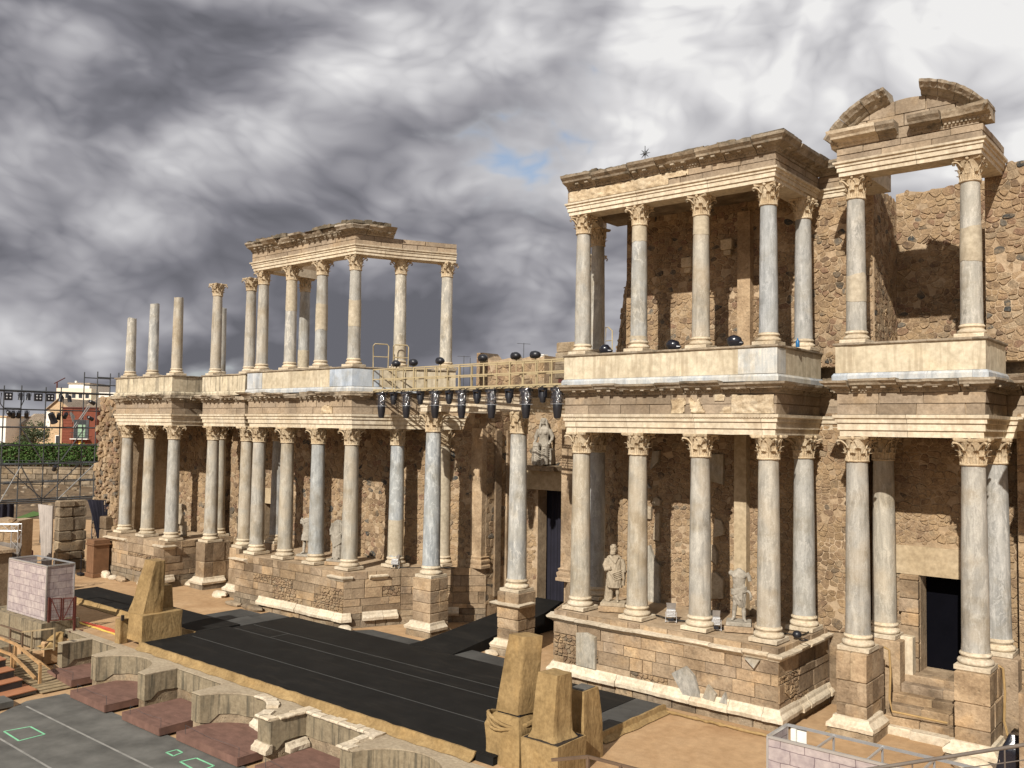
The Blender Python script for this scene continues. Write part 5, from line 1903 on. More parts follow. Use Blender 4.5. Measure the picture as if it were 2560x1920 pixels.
for a0, a1, m in ((-57, -11, 3), (9.5, 54, 4)):
    for k in range(m):
        b0 = a0 + (a1 - a0) * k / m + 0.15
        b1 = a0 + (a1 - a0) * (k + 1) / m - 0.15
        rings = []
        n = 14
        mb = MB()
        for i in range(n + 1):
            an = rad(b0 + (b1 - b0) * i / n)
            ring = []
            for o_, h_ in AP:
                o2, h2 = o_, h_
                if o_ > 0.2:
                    e = abs(nz(an * 14, h_ * 5, 3)) * 0.10
                    o2 -= e
                    h2 += 0.02 * nz(an * 20, h_ * 9, 7)
                r_ = Ri - 0.02 + h2
                ring.append((cx + r_ * math.sin(an), 0.46 - o2, zc + r_ * math.cos(an)))
            rings.append(ring)
        mb.loft(rings)
        an = b0 + 0.8
        while an < b1 - 0.6:
            aa = rad(an)
            for r_, o0, o1, w in ((Ri + 0.06, 0.02, 0.13, 0.028),):
                c_, s_ = math.cos(aa), math.sin(aa)
                pts = []
                for dr, da in ((0, -1), (0, 1), (0.06, 1), (0.06, -1)):
                    rr = r_ + dr
                    x = cx + rr * s_ + da * w * c_
                    z = zc + rr * c_ - da * w * s_
                    pts.append((x, z))
                mb.loft([[(x, 0.46 - o0, z) for x, z in pts], [(x, 0.46 - o1, z) for x, z in pts]])
            an += 2.1
        mb.build('arch_cornice_block', 'cornice', t)
hp = Path([(15.95, 0.46), (20.55, 0.46)])
for a, b, mm, dz in ((0.0, 1.48, 'white', 0.0), (1.5, 2.05, 'cornice', -0.02), (2.42, 3.3, 'cornice', 0.0), (3.32, 4.6, 'cornice', 0.02)):
    mb = MB()
    sweep(mb, hp, [(o_ if o_ < 0.5 else o_ * 0.96, z + dz) for o_, z in CORU], a, b, 0.1, chipped(0.15 if mm == 'white' else 0.5, a * 5 + 2, 0.14))
    s_ = a + 0.08
    while s_ < b - 0.08:
        p, m = hp.at(s_)
        mb.box(p.x - 0.03, p.x + 0.03, p.y - 0.12, p.y, 18.42, 18.49)
        s_ += 0.11
    mb.build('cornice_block', mm, t)
sp = Path([(20.55, 0.46), (20.55, 1.2)])

# ------------------------------------------------------------------ upper walls
def topU(s):
    x = 6.45 + s
    if x < 14.3:
        return 17.95
    return 17.62 + 0.16 * nz(x * 1.3, 2, 2) + 0.10 * nz(x * 4, 5, 2)


wallU, frU = rubble_wall('rubble_wall', 'tall upper rubble wall with dark boulders behind the right gallery', (6.45, 3.32), (16.3, 3.32), 11.6, 17.98, 0.20, 121, top=topU)
rubble_wall('rubble_wall', 'recessed upper rubble wall below the arched pediment', (16.3, 5.9), (20.0, 5.9), 11.9, 18.3, 0.20, 122, top=lambda s: 18.0 + 0.08 * nz(s * 1.6, 1, 4) + 0.06 * nz(s * 5, 3, 4), limit=260)
rubble_wall('rubble_wall', 'upper rubble side wall of the recess beside the column with mortar band', (16.32, 3.36), (16.32, 5.88), 11.6, 18.0, 0.20, 127, thick=0.5, depth=(0.0, 0.02), top=lambda s: 17.75 + 0.12 * nz(s * 3, 3, 9), limit=150)
rubble_wall('rubble_wall', 'upper rubble wall at the extreme near end past the pediment', (19.75, 3.32), (25.5, 3.32), 11.6, 18.2, 0.20, 123, thick=2.6, top=lambda s: 17.75 + 0.15 * nz(s * 1.5, 9, 4) + 0.1 * nz(s * 4, 2, 4), limit=260)
wE, frE = rubble_wall('rubble_wall', 'broken sloping rubble end of the upper wall beside the dark gallery column', (4.6, 5.4), (6.5, 3.9), 11.6, 18.0, 0.23, 124, top=lambda s: 12.6 + 2.0 * min(1.0, s / 0.9) + 2.6 * max(0, (s - 0.6) / 1.8) + 0.25 * nz(s * 5, 0, 3), limit=200)
# ruined masonry seen over the light bridge
rubble_wall('rubble_wall', 'ruined rubble chunk rising behind the light bridge', (-6.0, 8.0), (-1.4, 8.0), 9.0, 13.6, 0.34, 125, thick=1.2, top=lambda s: (13.35 if s < 0.75 else 12.95 + 0.2 * nz(s * 2.5, 3, 3)), limit=200)
mb = MB()
for i, (z0, z1, e) in enumerate(((11.8, 12.5, 0.0), (12.5, 13.1, 0.04), (13.1, 13.6, 0.1))):
    mb.bbox(-0.5 + e, 0.9 - e, 7.7, 8.6, z0, z1, 0.04)
tag(mb.build('masonry_stub', 'sand_dark'), 'stub of squared blocks behind the right end of the light bridge', 'wall')
for k, (px_, pz_) in enumerate(((9.35, 15.9), (11.02, 16.4))):
    mb = MB()
    mb.bbox(px_ - 0.22, px_ + 0.22, 3.02, 3.4, pz_ - 0.25, pz_ + 0.15, 0.03)
    mb.bbox(px_ - 0.14, px_ + 0.14, 3.10, 3.4, pz_ - 0.45, pz_ - 0.25, 0.03)
    tag(mb.build('corbel', 'capital'), ('lower stone bracket in shade on the upper gallery wall between the first columns', 'higher stone bracket in shade beside the block pilaster of the upper wall')[k], 'bracket')
# broken rubble end at the far left
rubble_wall('rubble_wall', 'ragged rubble wall end at the far extremity of the stage front', (-31.5, -0.25), (-28.1, -0.45), GZ, 11.1, 0.27, 126, thick=3.9, top=lambda s: (3.0 + 22 * s if s < 0.35 else 11.0 - 0.3 * abs(nz(s * 3, 1, 1))), limit=300, depth=(0.03, 0.22))

# ------------------------------------------------------------------ parapets
PARA = [(-0.62, 10.95), (0.12, 10.95), (0.13, 11.08), (0.10, 11.12), (0.05, 11.17), (0.035, 11.19), (0.035, 12.00), (0.06, 12.02), (0.10, 12.04), (0.10, 12.10), (-0.62, 12.12)]


def parapet(label, pts, rng, loc, slabs, seed, mat, panels=(), split=()):
    t = thing('parapet', label, 'parapet', loc, 'gallery parapets')
    path = Path(pts)
    s0, s1 = rng
    mb = MB()
    sweep(mb, path, [(-0.62, 11.18), (0.035, 11.18), (0.035, 12.015), (-0.62, 12.015)], s0, s1)
    mb.build('parapet_face', mat, t)
    rnd = random.Random(seed)
    for a, b in zip(*(lambda c: (c, c[1:]))(cuts(path, s0, s1, 1.2, 2.4, rnd, 0.3))):
        mb = MB()
        sweep(mb, path, [(-0.62, 12.016), (0.05, 12.016), (0.09, 12.04), (0.105, 12.06), (0.105, 12.11), (-0.62, 12.12)], a + 0.003, b - 0.003, 0.12, lambda s, o_, z: (o_ + (0.025 * nz(s * 3, z * 6, seed) if o_ > 0 else 0), z + 0.008 * nz(s * 2, 1, seed)))
        mb.build('coping_slab', 'cornice', t)
        mb = MB()
        sweep(mb, path, [(-0.62, 10.945), (0.12, 10.945), (0.125, 11.09), (0.07, 11.17), (-0.62, 11.178)], a + 0.003, b - 0.003, 0.3)
        mb.build('plinth_slab', 'marble_panel' if mat == 'stucco' else 'stucco_dark', t)
    for p0, p1 in panels:
        mb = MB()
        sweep(mb, path, [(0.037, 11.19), (0.06, 11.19), (0.06, 12.0), (0.037, 12.0)], p0, p1)
        mb.build('marble_panel', 'marble_panel', t)
    for pl in slabs:
        mb = MB()
        mb.loft([[(x, y, 10.0) for x, y in pl], [(x, y, 11.9) for x, y in pl]])
        mb.build('gallery_floor', 'sand_dark', t)
    return t


parapet('stucco parapet of the right gallery with a grey marble corner panel', eR, (s[1] + 0.5, s[5]), (10.3, -0.4, 10.95), [[(5.9, 0.2), (14.0, 0.2), (14.0, 3.9), (6.0, 3.9), (4.4, 3.9)]], 1, 'stucco', [(s[4] - 1.28, s[4] + 0.62)])
parapet('stucco parapet with blue marble plinth under the arched pediment columns', eR, (s[7] - 2.0, s[8] + 2.6), (18.2, 0.4, 10.95), [[(16.4, 1.0), (20.0, 1.0), (20.0, 6.2), (16.4, 6.2)], [(14.2, 3.8), (21.7, 3.8), (21.7, 4.4), (14.2, 4.4)]], 2, 'stucco')
parapet('stained stucco parapet over the far podium under three broken shafts', eL, (q[1] - 1.5, q[3] + 0.6), (-24.6, -0.7, 10.95), [[(-28, 0), (-21.8, 0), (-21.8, 3.3), (-28, 3.3)]], 3, 'stucco_dark')
parapet('stained stucco parapet under the lone capped upper column', eL, (q[5] - 2.0, q[6] + 1.2), (-18.2, 0.4, 10.95), [[(-21, 1.0), (-15.4, 1.0), (-15.4, 4.2), (-21, 4.2)]], 4, 'stucco_dark')
parapet('parapet of the left gallery with blue marble panels and hoop handrails', eL, (q[9] - 2.0, q[12] + 0.6), (-10.3, -0.4, 10.95), [[(-14.0, 0.2), (-6.1, 0.2), (-5.0, 2.4), (-4.4, 3.9), (-14, 3.9)]], 5, 'stucco', [(q[9] - 0.2, q[9] + 1.25), (q[10] - 1.6, q[10] + 1.3)])
# ------------------------------------------------------------------ statues (one carved body each)


def sculpt(name, label, loc, rotz, mat, fn, scale=1.0, voxel=0.022, block=None, group='statues between the columns'):
    mb = MB()
    fn(mb)
    mb.v = [(a * scale, b * scale, c * scale) for a, b, c in mb.v]
    me = mb.mesh(name, mat)
    o = put(name, me)
    rm = o.modifiers.new('remesh', 'REMESH')
    rm.mode = 'VOXEL'
    rm.voxel_size = voxel * 0.72
    rm.use_smooth_shade = True
    sm = o.modifiers.new('smooth', 'SMOOTH')
    sm.factor = 0.2
    sm.iterations = 1
    dg = bpy.context.evaluated_depsgraph_get()
    me2 = bpy.data.meshes.new_from_object(o.evaluated_get(dg))
    o.modifiers.clear()
    o.data = me2
    if not me2.materials:
        me2.materials.append(MT[mat])
    o.location = loc
    o.rotation_euler = (0, 0, rotz)
    tag(o, label, 'statue', group)
    if block:
        w, d_, h, m2 = block
        b = MB()
        b.bbox(-w / 2, w / 2, -d_ / 2, d_ / 2, -h, -h * 0.42, 0.015)
        c = bpy.data.objects.new('block', b.mesh('block', m2))
        COL.objects.link(c)
        c.parent = o
        b = MB()
        b.bbox(-w * 0.44, w * 0.42, -d_ * 0.42, d_ * 0.42, -h * 0.43, 0.0, 0.02)
        c = bpy.data.objects.new('foot_slab', b.mesh('foot_slab', mat))
        COL.objects.link(c)
        c.parent = o
    return o


def drape(mb, rings, folds, n=72, seed=0, amp=0.03):
    # rings: (z, cx, cy, rx, ry); folds: list of (count, slant)
    out = []
    m = 26
    zs = [r[0] for r in rings]
    for i in range(m + 1):
        z = zs[0] + (zs[-1] - zs[0]) * i / m
        for a, b in zip(rings, rings[1:]):
            if min(a[0], b[0]) - 1e-6 <= z <= max(a[0], b[0]) + 1e-6:
                t = (z - a[0]) / (b[0] - a[0] + 1e-9)
                t = t * t * (3 - 2 * t)
                c = [a[k] + (b[k] - a[k]) * t for k in range(1, 5)]
                break
        ring = []
        for k in range(n):
            a = 2 * math.pi * k / n
            f = 0
            for cnt, sl, am in folds:
                f += 1.5 * am * (abs(math.sin(cnt * a / 2 + sl * z + seed + 1.2 * nz(math.cos(a), math.sin(a), z * 1.5 + seed))) - 0.5)
            e = 1 + amp * f / 0.03
            ring.append((c[0] + c[2] * e * math.cos(a), c[1] + c[3] * e * math.sin(a), z + 0.02 * nz(a, z, seed)))
        out.append(ring)
    mb.loft(out)


def head(mb, c, r=0.115, yaw_=0.0, beard=False, hair=1.0, veil=False, crown=False):
    # skull, face wedge, nose, brow, ears, hair locks; face looks along -y before yaw
    L = MB()
    L.ball((0, 0, 0), r, 16, 12, (0.82, 0.98, 1.18))
    L.ball((0, -0.035, -0.07), r * 0.66, 12, 8, (0.86, 1.0, 1.0))
    L.loft([[(-0.016, -r * 0.98, 0.02), (0.016, -r * 0.98, 0.02), (0.006, -r * 0.86, 0.03), (-0.006, -r * 0.86, 0.03)], [(-0.022, -r * 1.20, -0.045), (0.022, -r * 1.20, -0.045), (0.012, -r * 0.80, -0.045), (-0.012, -r * 0.80, -0.045)]])
    L.tube([(-0.07, -r * 0.80, 0.03), (-0.03, -r * 0.97, 0.04), (0.03, -r * 0.97, 0.04), (0.07, -r * 0.80, 0.03)], 0.018, 6)
    L.tube([(-0.03, -r * 0.97, -0.08), (0, -r * 1.03, -0.078), (0.03, -r * 0.97, -0.08)], 0.014, 6)
    for sg in (-1, 1):
        L.ball((sg * 0.034, -r * 0.86, 0.008), 0.018, 6, 4)
        L.ball((sg * r * 0.86, 0.0, -0.005), 0.03, 6, 4, (0.5, 1, 1.3))
    rnd = random.Random(5)
    for k in range(int(34 * hair)):
        a = rnd.uniform(-0.3, math.pi + 0.3)
        zz = rnd.uniform(-0.08, 0.13)
        rr = r * 0.95 * math.sqrt(max(0.1, 1 - (zz / 0.15) ** 2))
        L.ball((rr * 0.86 * math.cos(a), rr * math.sin(a), zz), rnd.uniform(0.024, 0.036), 6, 4)
    for k in range(int(12 * hair)):
        a = math.pi + 0.3 + (math.pi - 0.6) * k / 11
        L.ball((r * 0.80 * math.cos(a), r * 0.88 * math.sin(a), 0.09 + 0.02 * math.sin(k * 2)), 0.03, 6, 4)
    if beard:
        for k in range(22):
            a = math.pi + 0.1 + (math.pi - 0.2) * k / 21
            for zz in (-0.10, -0.15):
                L.ball((r * 0.68 * math.cos(a), r * 0.86 * math.sin(a) - 0.01, zz + 0.01 * math.sin(k * 3)), 0.032, 6, 4)
    if crown:
        L.lathe([(0.05, 0.10), (0.075, 0.12), (0.078, 0.165), (0.088, 0.18), (0.05, 0.185)], 12)
    if veil:
        for k in range(9):
            a = -0.4 + (math.pi + 0.8) * k / 8
            L.tube([(r * 0.98 * math.cos(a), r * 0.95 * math.sin(a), 0.07), (r * 1.12 * math.cos(a), r * 1.15 * math.sin(a), -0.10), (r * 1.5 * math.cos(a), r * 1.2 * math.sin(a) + 0.02, -0.30)], [0.035, 0.045, 0.05], 6)
        L.lathe([(0.06, 0.14), (0.11, 0.115), (0.125, 0.07), (0.10, 0.04)], 14)
    ca, sa = math.cos(yaw_), math.sin(yaw_)
    L.v = [(c[0] + x * ca - y * sa, c[1] + x * sa + y * ca, c[2] + z) for x, y, z in L.v]
    mb.add(L.v, L.f)
    mb.tube([(c[0], c[1] + 0.01, c[2] - 0.08), (c[0], c[1] + 0.02, c[2] - 0.26)], [0.062, 0.085], 10)


def foot(mb, x, y, yaw_=0.0):
    c, s_ = math.cos(yaw_), math.sin(yaw_)
    pts = [(0, 0.05, 0.05), (0, -0.06, 0.05), (0, -0.17, 0.028)]
    mb.tube([(x + a * c - b * s_, y + a * s_ + b * c, z) for a, b, z in pts], [0.05, 0.052, 0.036], 8)
    for k in range(5):
        a, b = -0.035 + 0.0175 * k, -0.205 + 0.006 * abs(k - 1) * (1 if k else 1.5)
        mb.ball((x + a * c - b * s_, y + a * s_ + b * c, 0.02), 0.016, 5, 4)


def hand(mb, p, t_, n_=5, s=1.0):
    # palm and five bent fingers, p wrist, t_ pointing direction
    p, t_ = Vector(p), Vector(t_).normalized()
    sd_ = t_.cross(Vector((0, 0, 1)))
    if sd_.length < 0.1:
        sd_ = t_.cross(Vector((0, 1, 0)))
    sd_.normalize()
    q_ = sd_.cross(t_)
    mb.tube([p, p + t_ * 0.05 * s, p + t_ * 0.095 * s], [0.028 * s, 0.04 * s, 0.036 * s], 8)
    for k, ln in enumerate((0.075, 0.088, 0.092, 0.082)):
        b = p + t_ * 0.095 * s + sd_ * (-0.03 + 0.02 * k) * s
        mb.tube([b, b + t_ * ln * 0.55 * s - q_ * 0.012 * s, b + t_ * ln * 0.9 * s - q_ * 0.045 * s], [0.0135 * s, 0.0125 * s, 0.010 * s], 6)
    b = p + t_ * 0.03 * s - sd_ * 0.035 * s
    mb.tube([b, b + (t_ - sd_).normalized() * 0.045 * s - q_ * 0.01 * s, b + (t_ * 1.4 - sd_ * 0.6).normalized() * 0.08 * s - q_ * 0.03 * s], [0.016 * s, 0.014 * s, 0.011 * s], 6)


def stat_robed(mb):
    # bearded man in a mantle, bare shins, head turned, tree stump support
    mb.tube([(0.12, 0.0, 0.02), (0.13, -0.02, 0.30), (0.12, 0.02, 0.55), (0.10, 0.02, 0.95)], [0.055, 0.075, 0.08, 0.11], 10)
    mb.tube([(-0.12, 0.10, 0.02), (-0.12, 0.08, 0.30), (-0.10, 0.02, 0.55), (-0.10, 0.02, 0.95)], [0.055, 0.075, 0.08, 0.11], 10)
    foot(mb, 0.12, -0.02, 0.2)
    foot(mb, -0.13, 0.08, -0.3)
    mb.tube([(-0.26, 0.16, 0.0), (-0.24, 0.15, 0.4), (-0.22, 0.12, 0.75)], [0.13, 0.105, 0.09], 9)
    drape(mb, [(0.50, 0.02, 0.02, 0.27, 0.22), (0.70, 0.02, 0.01, 0.27, 0.23), (1.00, 0.0, 0.0, 0.27, 0.21), (1.25, 0.0, 0.0, 0.27, 0.20), (1.45, 0.0, 0.0, 0.29, 0.20), (1.58, 0.0, 0.02, 0.26, 0.17), (1.66, 0.0, 0.03, 0.13, 0.12)], [(9, 5.0, 0.045), (17, -8.0, 0.03)], 96, 1.0, 0.03)
    # wrapped arm across the chest and cloth hanging from the other arm
    mb.tube([(-0.26, 0.02, 1.50), (-0.33, -0.02, 1.28), (-0.27, -0.17, 1.16), (-0.08, -0.24, 1.22)], [0.10, 0.10, 0.095, 0.07], 10)
    mb.tube([(0.26, 0.02, 1.50), (0.34, 0.0, 1.25), (0.36, -0.04, 1.05)], [0.10, 0.095, 0.08], 10)
    for k in range(5):
        t = k / 4
        mb.tube([(-0.28 + 0.1 * t, -0.15 - 0.05 * t, 1.18 - 0.02 * k), (-0.02 + 0.08 * t, -0.26, 1.02 - 0.06 * k), (0.25, -0.14, 1.12 - 0.07 * k), (0.36, -0.02, 1.2 - 0.06 * k)], 0.016, 6)
    for k in range(5):
        mb.tube([(0.34 + 0.02 * k, -0.10 + 0.05 * k, 1.10), (0.37 + 0.015 * math.sin(k), -0.10 + 0.05 * k, 0.85), (0.33 + 0.03 * math.cos(k * 2), -0.08 + 0.05 * k, 0.58)], [0.035, 0.04, 0.03], 6)
    for k in range(5):
        mb.tube([(-0.20 + 0.03 * k, -0.12, 1.64), (-0.05 + 0.03 * k, -0.225, 1.50 - 0.03 * k), (0.18, -0.15, 1.62)], 0.022, 6)
    head(mb, (-0.02, -0.02, 1.86), 0.128, -0.75, True, 1.0, False, True)


def stat_torso(mb):
    # headless nude torso with a cloth rolled round the hips
    mb.tube([(0.16, -0.03, 0.02), (0.15, -0.05, 0.30), (0.13, -0.06, 0.52), (0.11, 0.0, 0.92)], [0.055, 0.078, 0.083, 0.125], 12)
    mb.tube([(-0.17, 0.10, 0.02), (-0.15, 0.07, 0.30), (-0.12, -0.01, 0.52), (-0.10, 0.0, 0.92)], [0.055, 0.075, 0.08, 0.125], 12)
    foot(mb, 0.16, -0.05, 0.3)
    foot(mb, -0.18, 0.09, -0.2)
    rings = []
    for z, rx, ry, cy in ((0.86, 0.20, 0.15, 0.0), (1.0, 0.185, 0.14, 0.0), (1.14, 0.175, 0.125, 0.0), (1.28, 0.20, 0.135, 0.0), (1.42, 0.235, 0.15, 0.0), (1.52, 0.235, 0.135, 0.02), (1.60, 0.16, 0.10, 0.03), (1.64, 0.075, 0.07, 0.03), (1.67, 0.065, 0.06, 0.03)):
        ring = []
        for k in range(40):
            a = 2 * math.pi * k / 40
            ring.append((rx * math.cos(a), cy + ry * math.sin(a), z))
        rings.append(ring)
    mb.loft(rings)
    for sg in (-1, 1):
        mb.ball((sg * 0.10, -0.085, 1.42), 0.105, 12, 8, (1.05, 0.62, 0.72))
        for z in (1.26, 1.17, 1.08):
            mb.ball((sg * 0.045, -0.105, z), 0.052, 8, 6, (0.9, 0.45, 0.75))
        mb.ball((sg * 0.16, -0.03, 1.10), 0.07, 8, 6, (0.6, 1, 1.3))
    mb.ball((-0.25, 0.01, 1.51), 0.09, 10, 8)
    mb.tube([(0.23, 0.0, 1.52), (0.31, 0.0, 1.42), (0.34, -0.02, 1.27)], [0.088, 0.07, 0.062], 10)
    mb.tube([(0.26, -0.10, 0.98), (0.34, -0.15, 0.93), (0.37, -0.18, 0.85)], [0.05, 0.042, 0.035], 8)
    hand(mb, (0.36, -0.17, 0.87), (0.1, -0.25, -1))
    drape(mb, [(0.42, 0.06, -0.05, 0.07, 0.07), (0.60, 0.05, -0.03, 0.16, 0.14), (0.78, 0.01, -0.01, 0.215, 0.17), (0.92, 0.0, 0.0, 0.225, 0.17), (0.99, 0.0, 0.0, 0.21, 0.16)], [(10, 7.0, 0.05), (15, -9, 0.03)], 80, 4.0, 0.035)
    for k in range(5):
        z = 0.90 + 0.032 * k
        mb.tube([(0.24 * math.cos(a), 0.18 * math.sin(a), z + 0.05 * math.cos(a) + 0.02 * math.sin(a * 3 + k)) for a in [2 * math.pi * i / 16 for i in range(17)]], 0.026, 6)
    for k in range(5):
        mb.tube([(0.10 - 0.03 * k, -0.17, 0.95), (0.10 - 0.015 * k, -0.20, 0.70), (0.12 - 0.02 * k, -0.14 + 0.02 * k, 0.45 + 0.04 * k)], [0.03, 0.034, 0.02], 6)


def stat_soldier(mb):
    # headless figure in cuirass and pleated skirt
    for sg in (-1, 1):
        mb.tube([(sg * 0.13, 0.04 * sg, 0.02), (sg * 0.13, 0.02 * sg, 0.3), (sg * 0.11, 0, 0.52), (sg * 0.1, 0, 0.9)], [0.055, 0.078, 0.08, 0.12], 10)
        foot(mb, sg * 0.13, 0.02 * sg, sg * 0.25)
    mb.tube([(0.24, 0.14, 0.0), (0.23, 0.13, 0.7)], [0.12, 0.09], 9)
    drape(mb, [(0.60, 0, 0, 0.27, 0.22), (0.80, 0, 0, 0.25, 0.20), (0.98, 0, 0, 0.21, 0.16)], [(22, 0.0, 0.05)], 96, 2.0, 0.03)
    drape(mb, [(0.92, 0, 0, 0.22, 0.165), (1.15, 0, 0, 0.19, 0.14), (1.40, 0, 0, 0.25, 0.17), (1.55, 0, 0.01, 0.24, 0.15), (1.63, 0, 0.02, 0.10, 0.09)], [(6, 2.0, 0.008)], 60, 2.0, 0.03)
    for sg in (-1, 1):
        mb.ball((sg * 0.27, 0.0, 1.48), 0.10, 10, 8)
        mb.tube([(sg * 0.27, 0, 1.5), (sg * 0.31, 0.0, 1.34)], [0.09, 0.07], 9)
    for k in range(6):
        mb.tube([(-0.28 + 0.02 * k, -0.05, 1.60 - 0.01 * k), (-0.05, -0.19, 1.56 - 0.03 * k), (0.26, -0.08, 1.62 - 0.02 * k), (0.30, 0.12, 1.4 - 0.03 * k)], 0.028, 6)


def stat_toga(mb):
    # headless figure in a full length draped robe
    foot(mb, 0.12, -0.12, 0.2)
    foot(mb, -0.12, -0.10, -0.2)
    drape(mb, [(0.0, 0, 0, 0.25, 0.21), (0.35, 0, 0, 0.23, 0.19), (0.75, 0.0, 0, 0.25, 0.20), (1.05, 0, 0, 0.24, 0.19), (1.30, 0, 0, 0.24, 0.17), (1.48, 0, 0, 0.26, 0.17), (1.58, 0, 0.01, 0.20, 0.14), (1.66, 0, 0.02, 0.08, 0.08)], [(12, 1.2, 0.05), (7, 4.0, 0.03)], 96, 3.0, 0.03)
    mb.tube([(-0.25, 0, 1.5), (-0.34, 0.0, 1.22), (-0.28, -0.10, 1.0)], [0.09, 0.085, 0.07], 10)
    mb.tube([(0.25, 0, 1.5), (0.33, -0.02, 1.25), (0.30, -0.18, 1.12)], [0.09, 0.085, 0.06], 10)
    hand(mb, (0.29, -0.20, 1.11), (-0.2, -1, -0.1))
    for k in range(8):
        mb.tube([(-0.30, -0.06, 1.18 - 0.05 * k), (-0.05, -0.22, 0.86 - 0.05 * k), (0.22, -0.16, 1.05 - 0.05 * k), (0.33, -0.04, 1.25 - 0.06 * k)], 0.027, 6)
    for k in range(4):
        mb.tube([(0.31, -0.12 + 0.06 * k, 1.15), (0.33, -0.12 + 0.06 * k, 0.85), (0.31, -0.10 + 0.06 * k, 0.55)], [0.04, 0.045, 0.03], 6)


def stat_seated(mb):
    # veiled goddess seated on a throne
    mb.box(-0.34, 0.34, -0.05, 0.45, 0.0, 0.62)
    for sg in (-1, 1):
        mb.tube([(sg * 0.15, -0.02, 0.72), (sg * 0.19, -0.46, 0.78), (sg * 0.18, -0.50, 0.70)], [0.15, 0.125, 0.12], 12)
        drape(mb, [(0.03, sg * 0.17, -0.46, 0.16, 0.15), (0.35, sg * 0.18, -0.46, 0.14, 0.13), (0.72, sg * 0.18, -0.45, 0.135, 0.125)], [(9, 1.5, 0.06)], 60, 2.0 + sg, 0.03)
        foot(mb, sg * 0.14, -0.56, 0.1 * sg)
    for k in range(8):
        z = 0.66 - 0.08 * k
        mb.tube([(-0.30, -0.40, z + 0.10), (-0.15, -0.60, z - 0.02), (0.02, -0.50, z - 0.12), (0.18, -0.61, z - 0.02), (0.33, -0.38, z + 0.10)], 0.028, 6)
    for k in range(5):
        mb.tube([(0.33, -0.3 + 0.12 * k, 0.66), (0.36, -0.3 + 0.12 * k, 0.35), (0.36, -0.34 + 0.13 * k, 0.04)], [0.05, 0.06, 0.05], 7)
        mb.tube([(-0.33, -0.3 + 0.12 * k, 0.66), (-0.36, -0.3 + 0.12 * k, 0.35), (-0.36, -0.34 + 0.13 * k, 0.04)], [0.05, 0.06, 0.05], 7)
    drape(mb, [(0.60, 0, 0.02, 0.29, 0.24), (0.82, 0, 0.0, 0.24, 0.19), (1.05, 0, 0.0, 0.19, 0.15), (1.25, 0, -0.01, 0.23, 0.17), (1.42, 0, 0.0, 0.24, 0.15), (1.53, 0, 0.02, 0.12, 0.10)], [(11, 2.0, 0.03)], 80, 5.0, 0.03)
    for sg in (-1, 1):
        mb.ball((sg * 0.09, -0.13, 1.27), 0.085, 10, 8)
        mb.tube([(sg * 0.23, 0.0, 1.40), (sg * 0.34, 0.02, 1.12), (sg * 0.33, -0.04, 1.0)], [0.085, 0.085, 0.07], 10)
        mb.tube([(sg * 0.33, -0.02, 1.0), (sg * 0.31, -0.22, 0.92)], [0.065, 0.05], 9)
        hand(mb, (sg * 0.31, -0.22, 0.92), (0.0, -1, -0.35))
    head(mb, (0, -0.04, 1.72), 0.118, 0.1, False, 0.8, True)


sculpt('statue', 'robed bearded statue with turned head standing between the first two right podium columns', (7.72, 0.62, LZ + 0.33), 0.45, 'statue', stat_robed, 1.03, 0.019, (1.05, 0.85, 0.33, 'sand'))
sculpt('statue', 'headless bare torso statue with cloth round the hips near the right podium corner', (12.65, 0.75, LZ + 0.33), 0.42, 'statue_grey', stat_torso, 1.04, 0.018, (0.95, 0.85, 0.33, 'sand'))
sculpt('statue', 'headless soldier statue in a pleated skirt on the left podium', (-10.55, 0.55, LZ + 0.28), 0.35, 'statue_grey', stat_soldier, 1.10, 0.024, (0.9, 0.8, 0.28, 'sand'))
sculpt('statue', 'headless statue in a long draped robe by the left podium corner', (-8.15, 0.55, LZ + 0.28), 0.35, 'statue_grey', stat_toga, 1.12, 0.024, (0.95, 0.8, 0.28, 'sand'))
sculpt('statue', 'small sunlit headless statue on the far podium beside the slate blue column', (-22.85, 0.7, LZ + 0.1), 0.35, 'statue', stat_soldier, 1.15, 0.028, (0.8, 0.7, 0.1, 'sand'))
sculpt('statue', 'seated veiled goddess statue on the shelf over the tall central doorway', (-0.28, 6.62, 7.57), 0.35, 'statue_grey', stat_seated, 1.22, 0.02, None, 'statue over the central door')

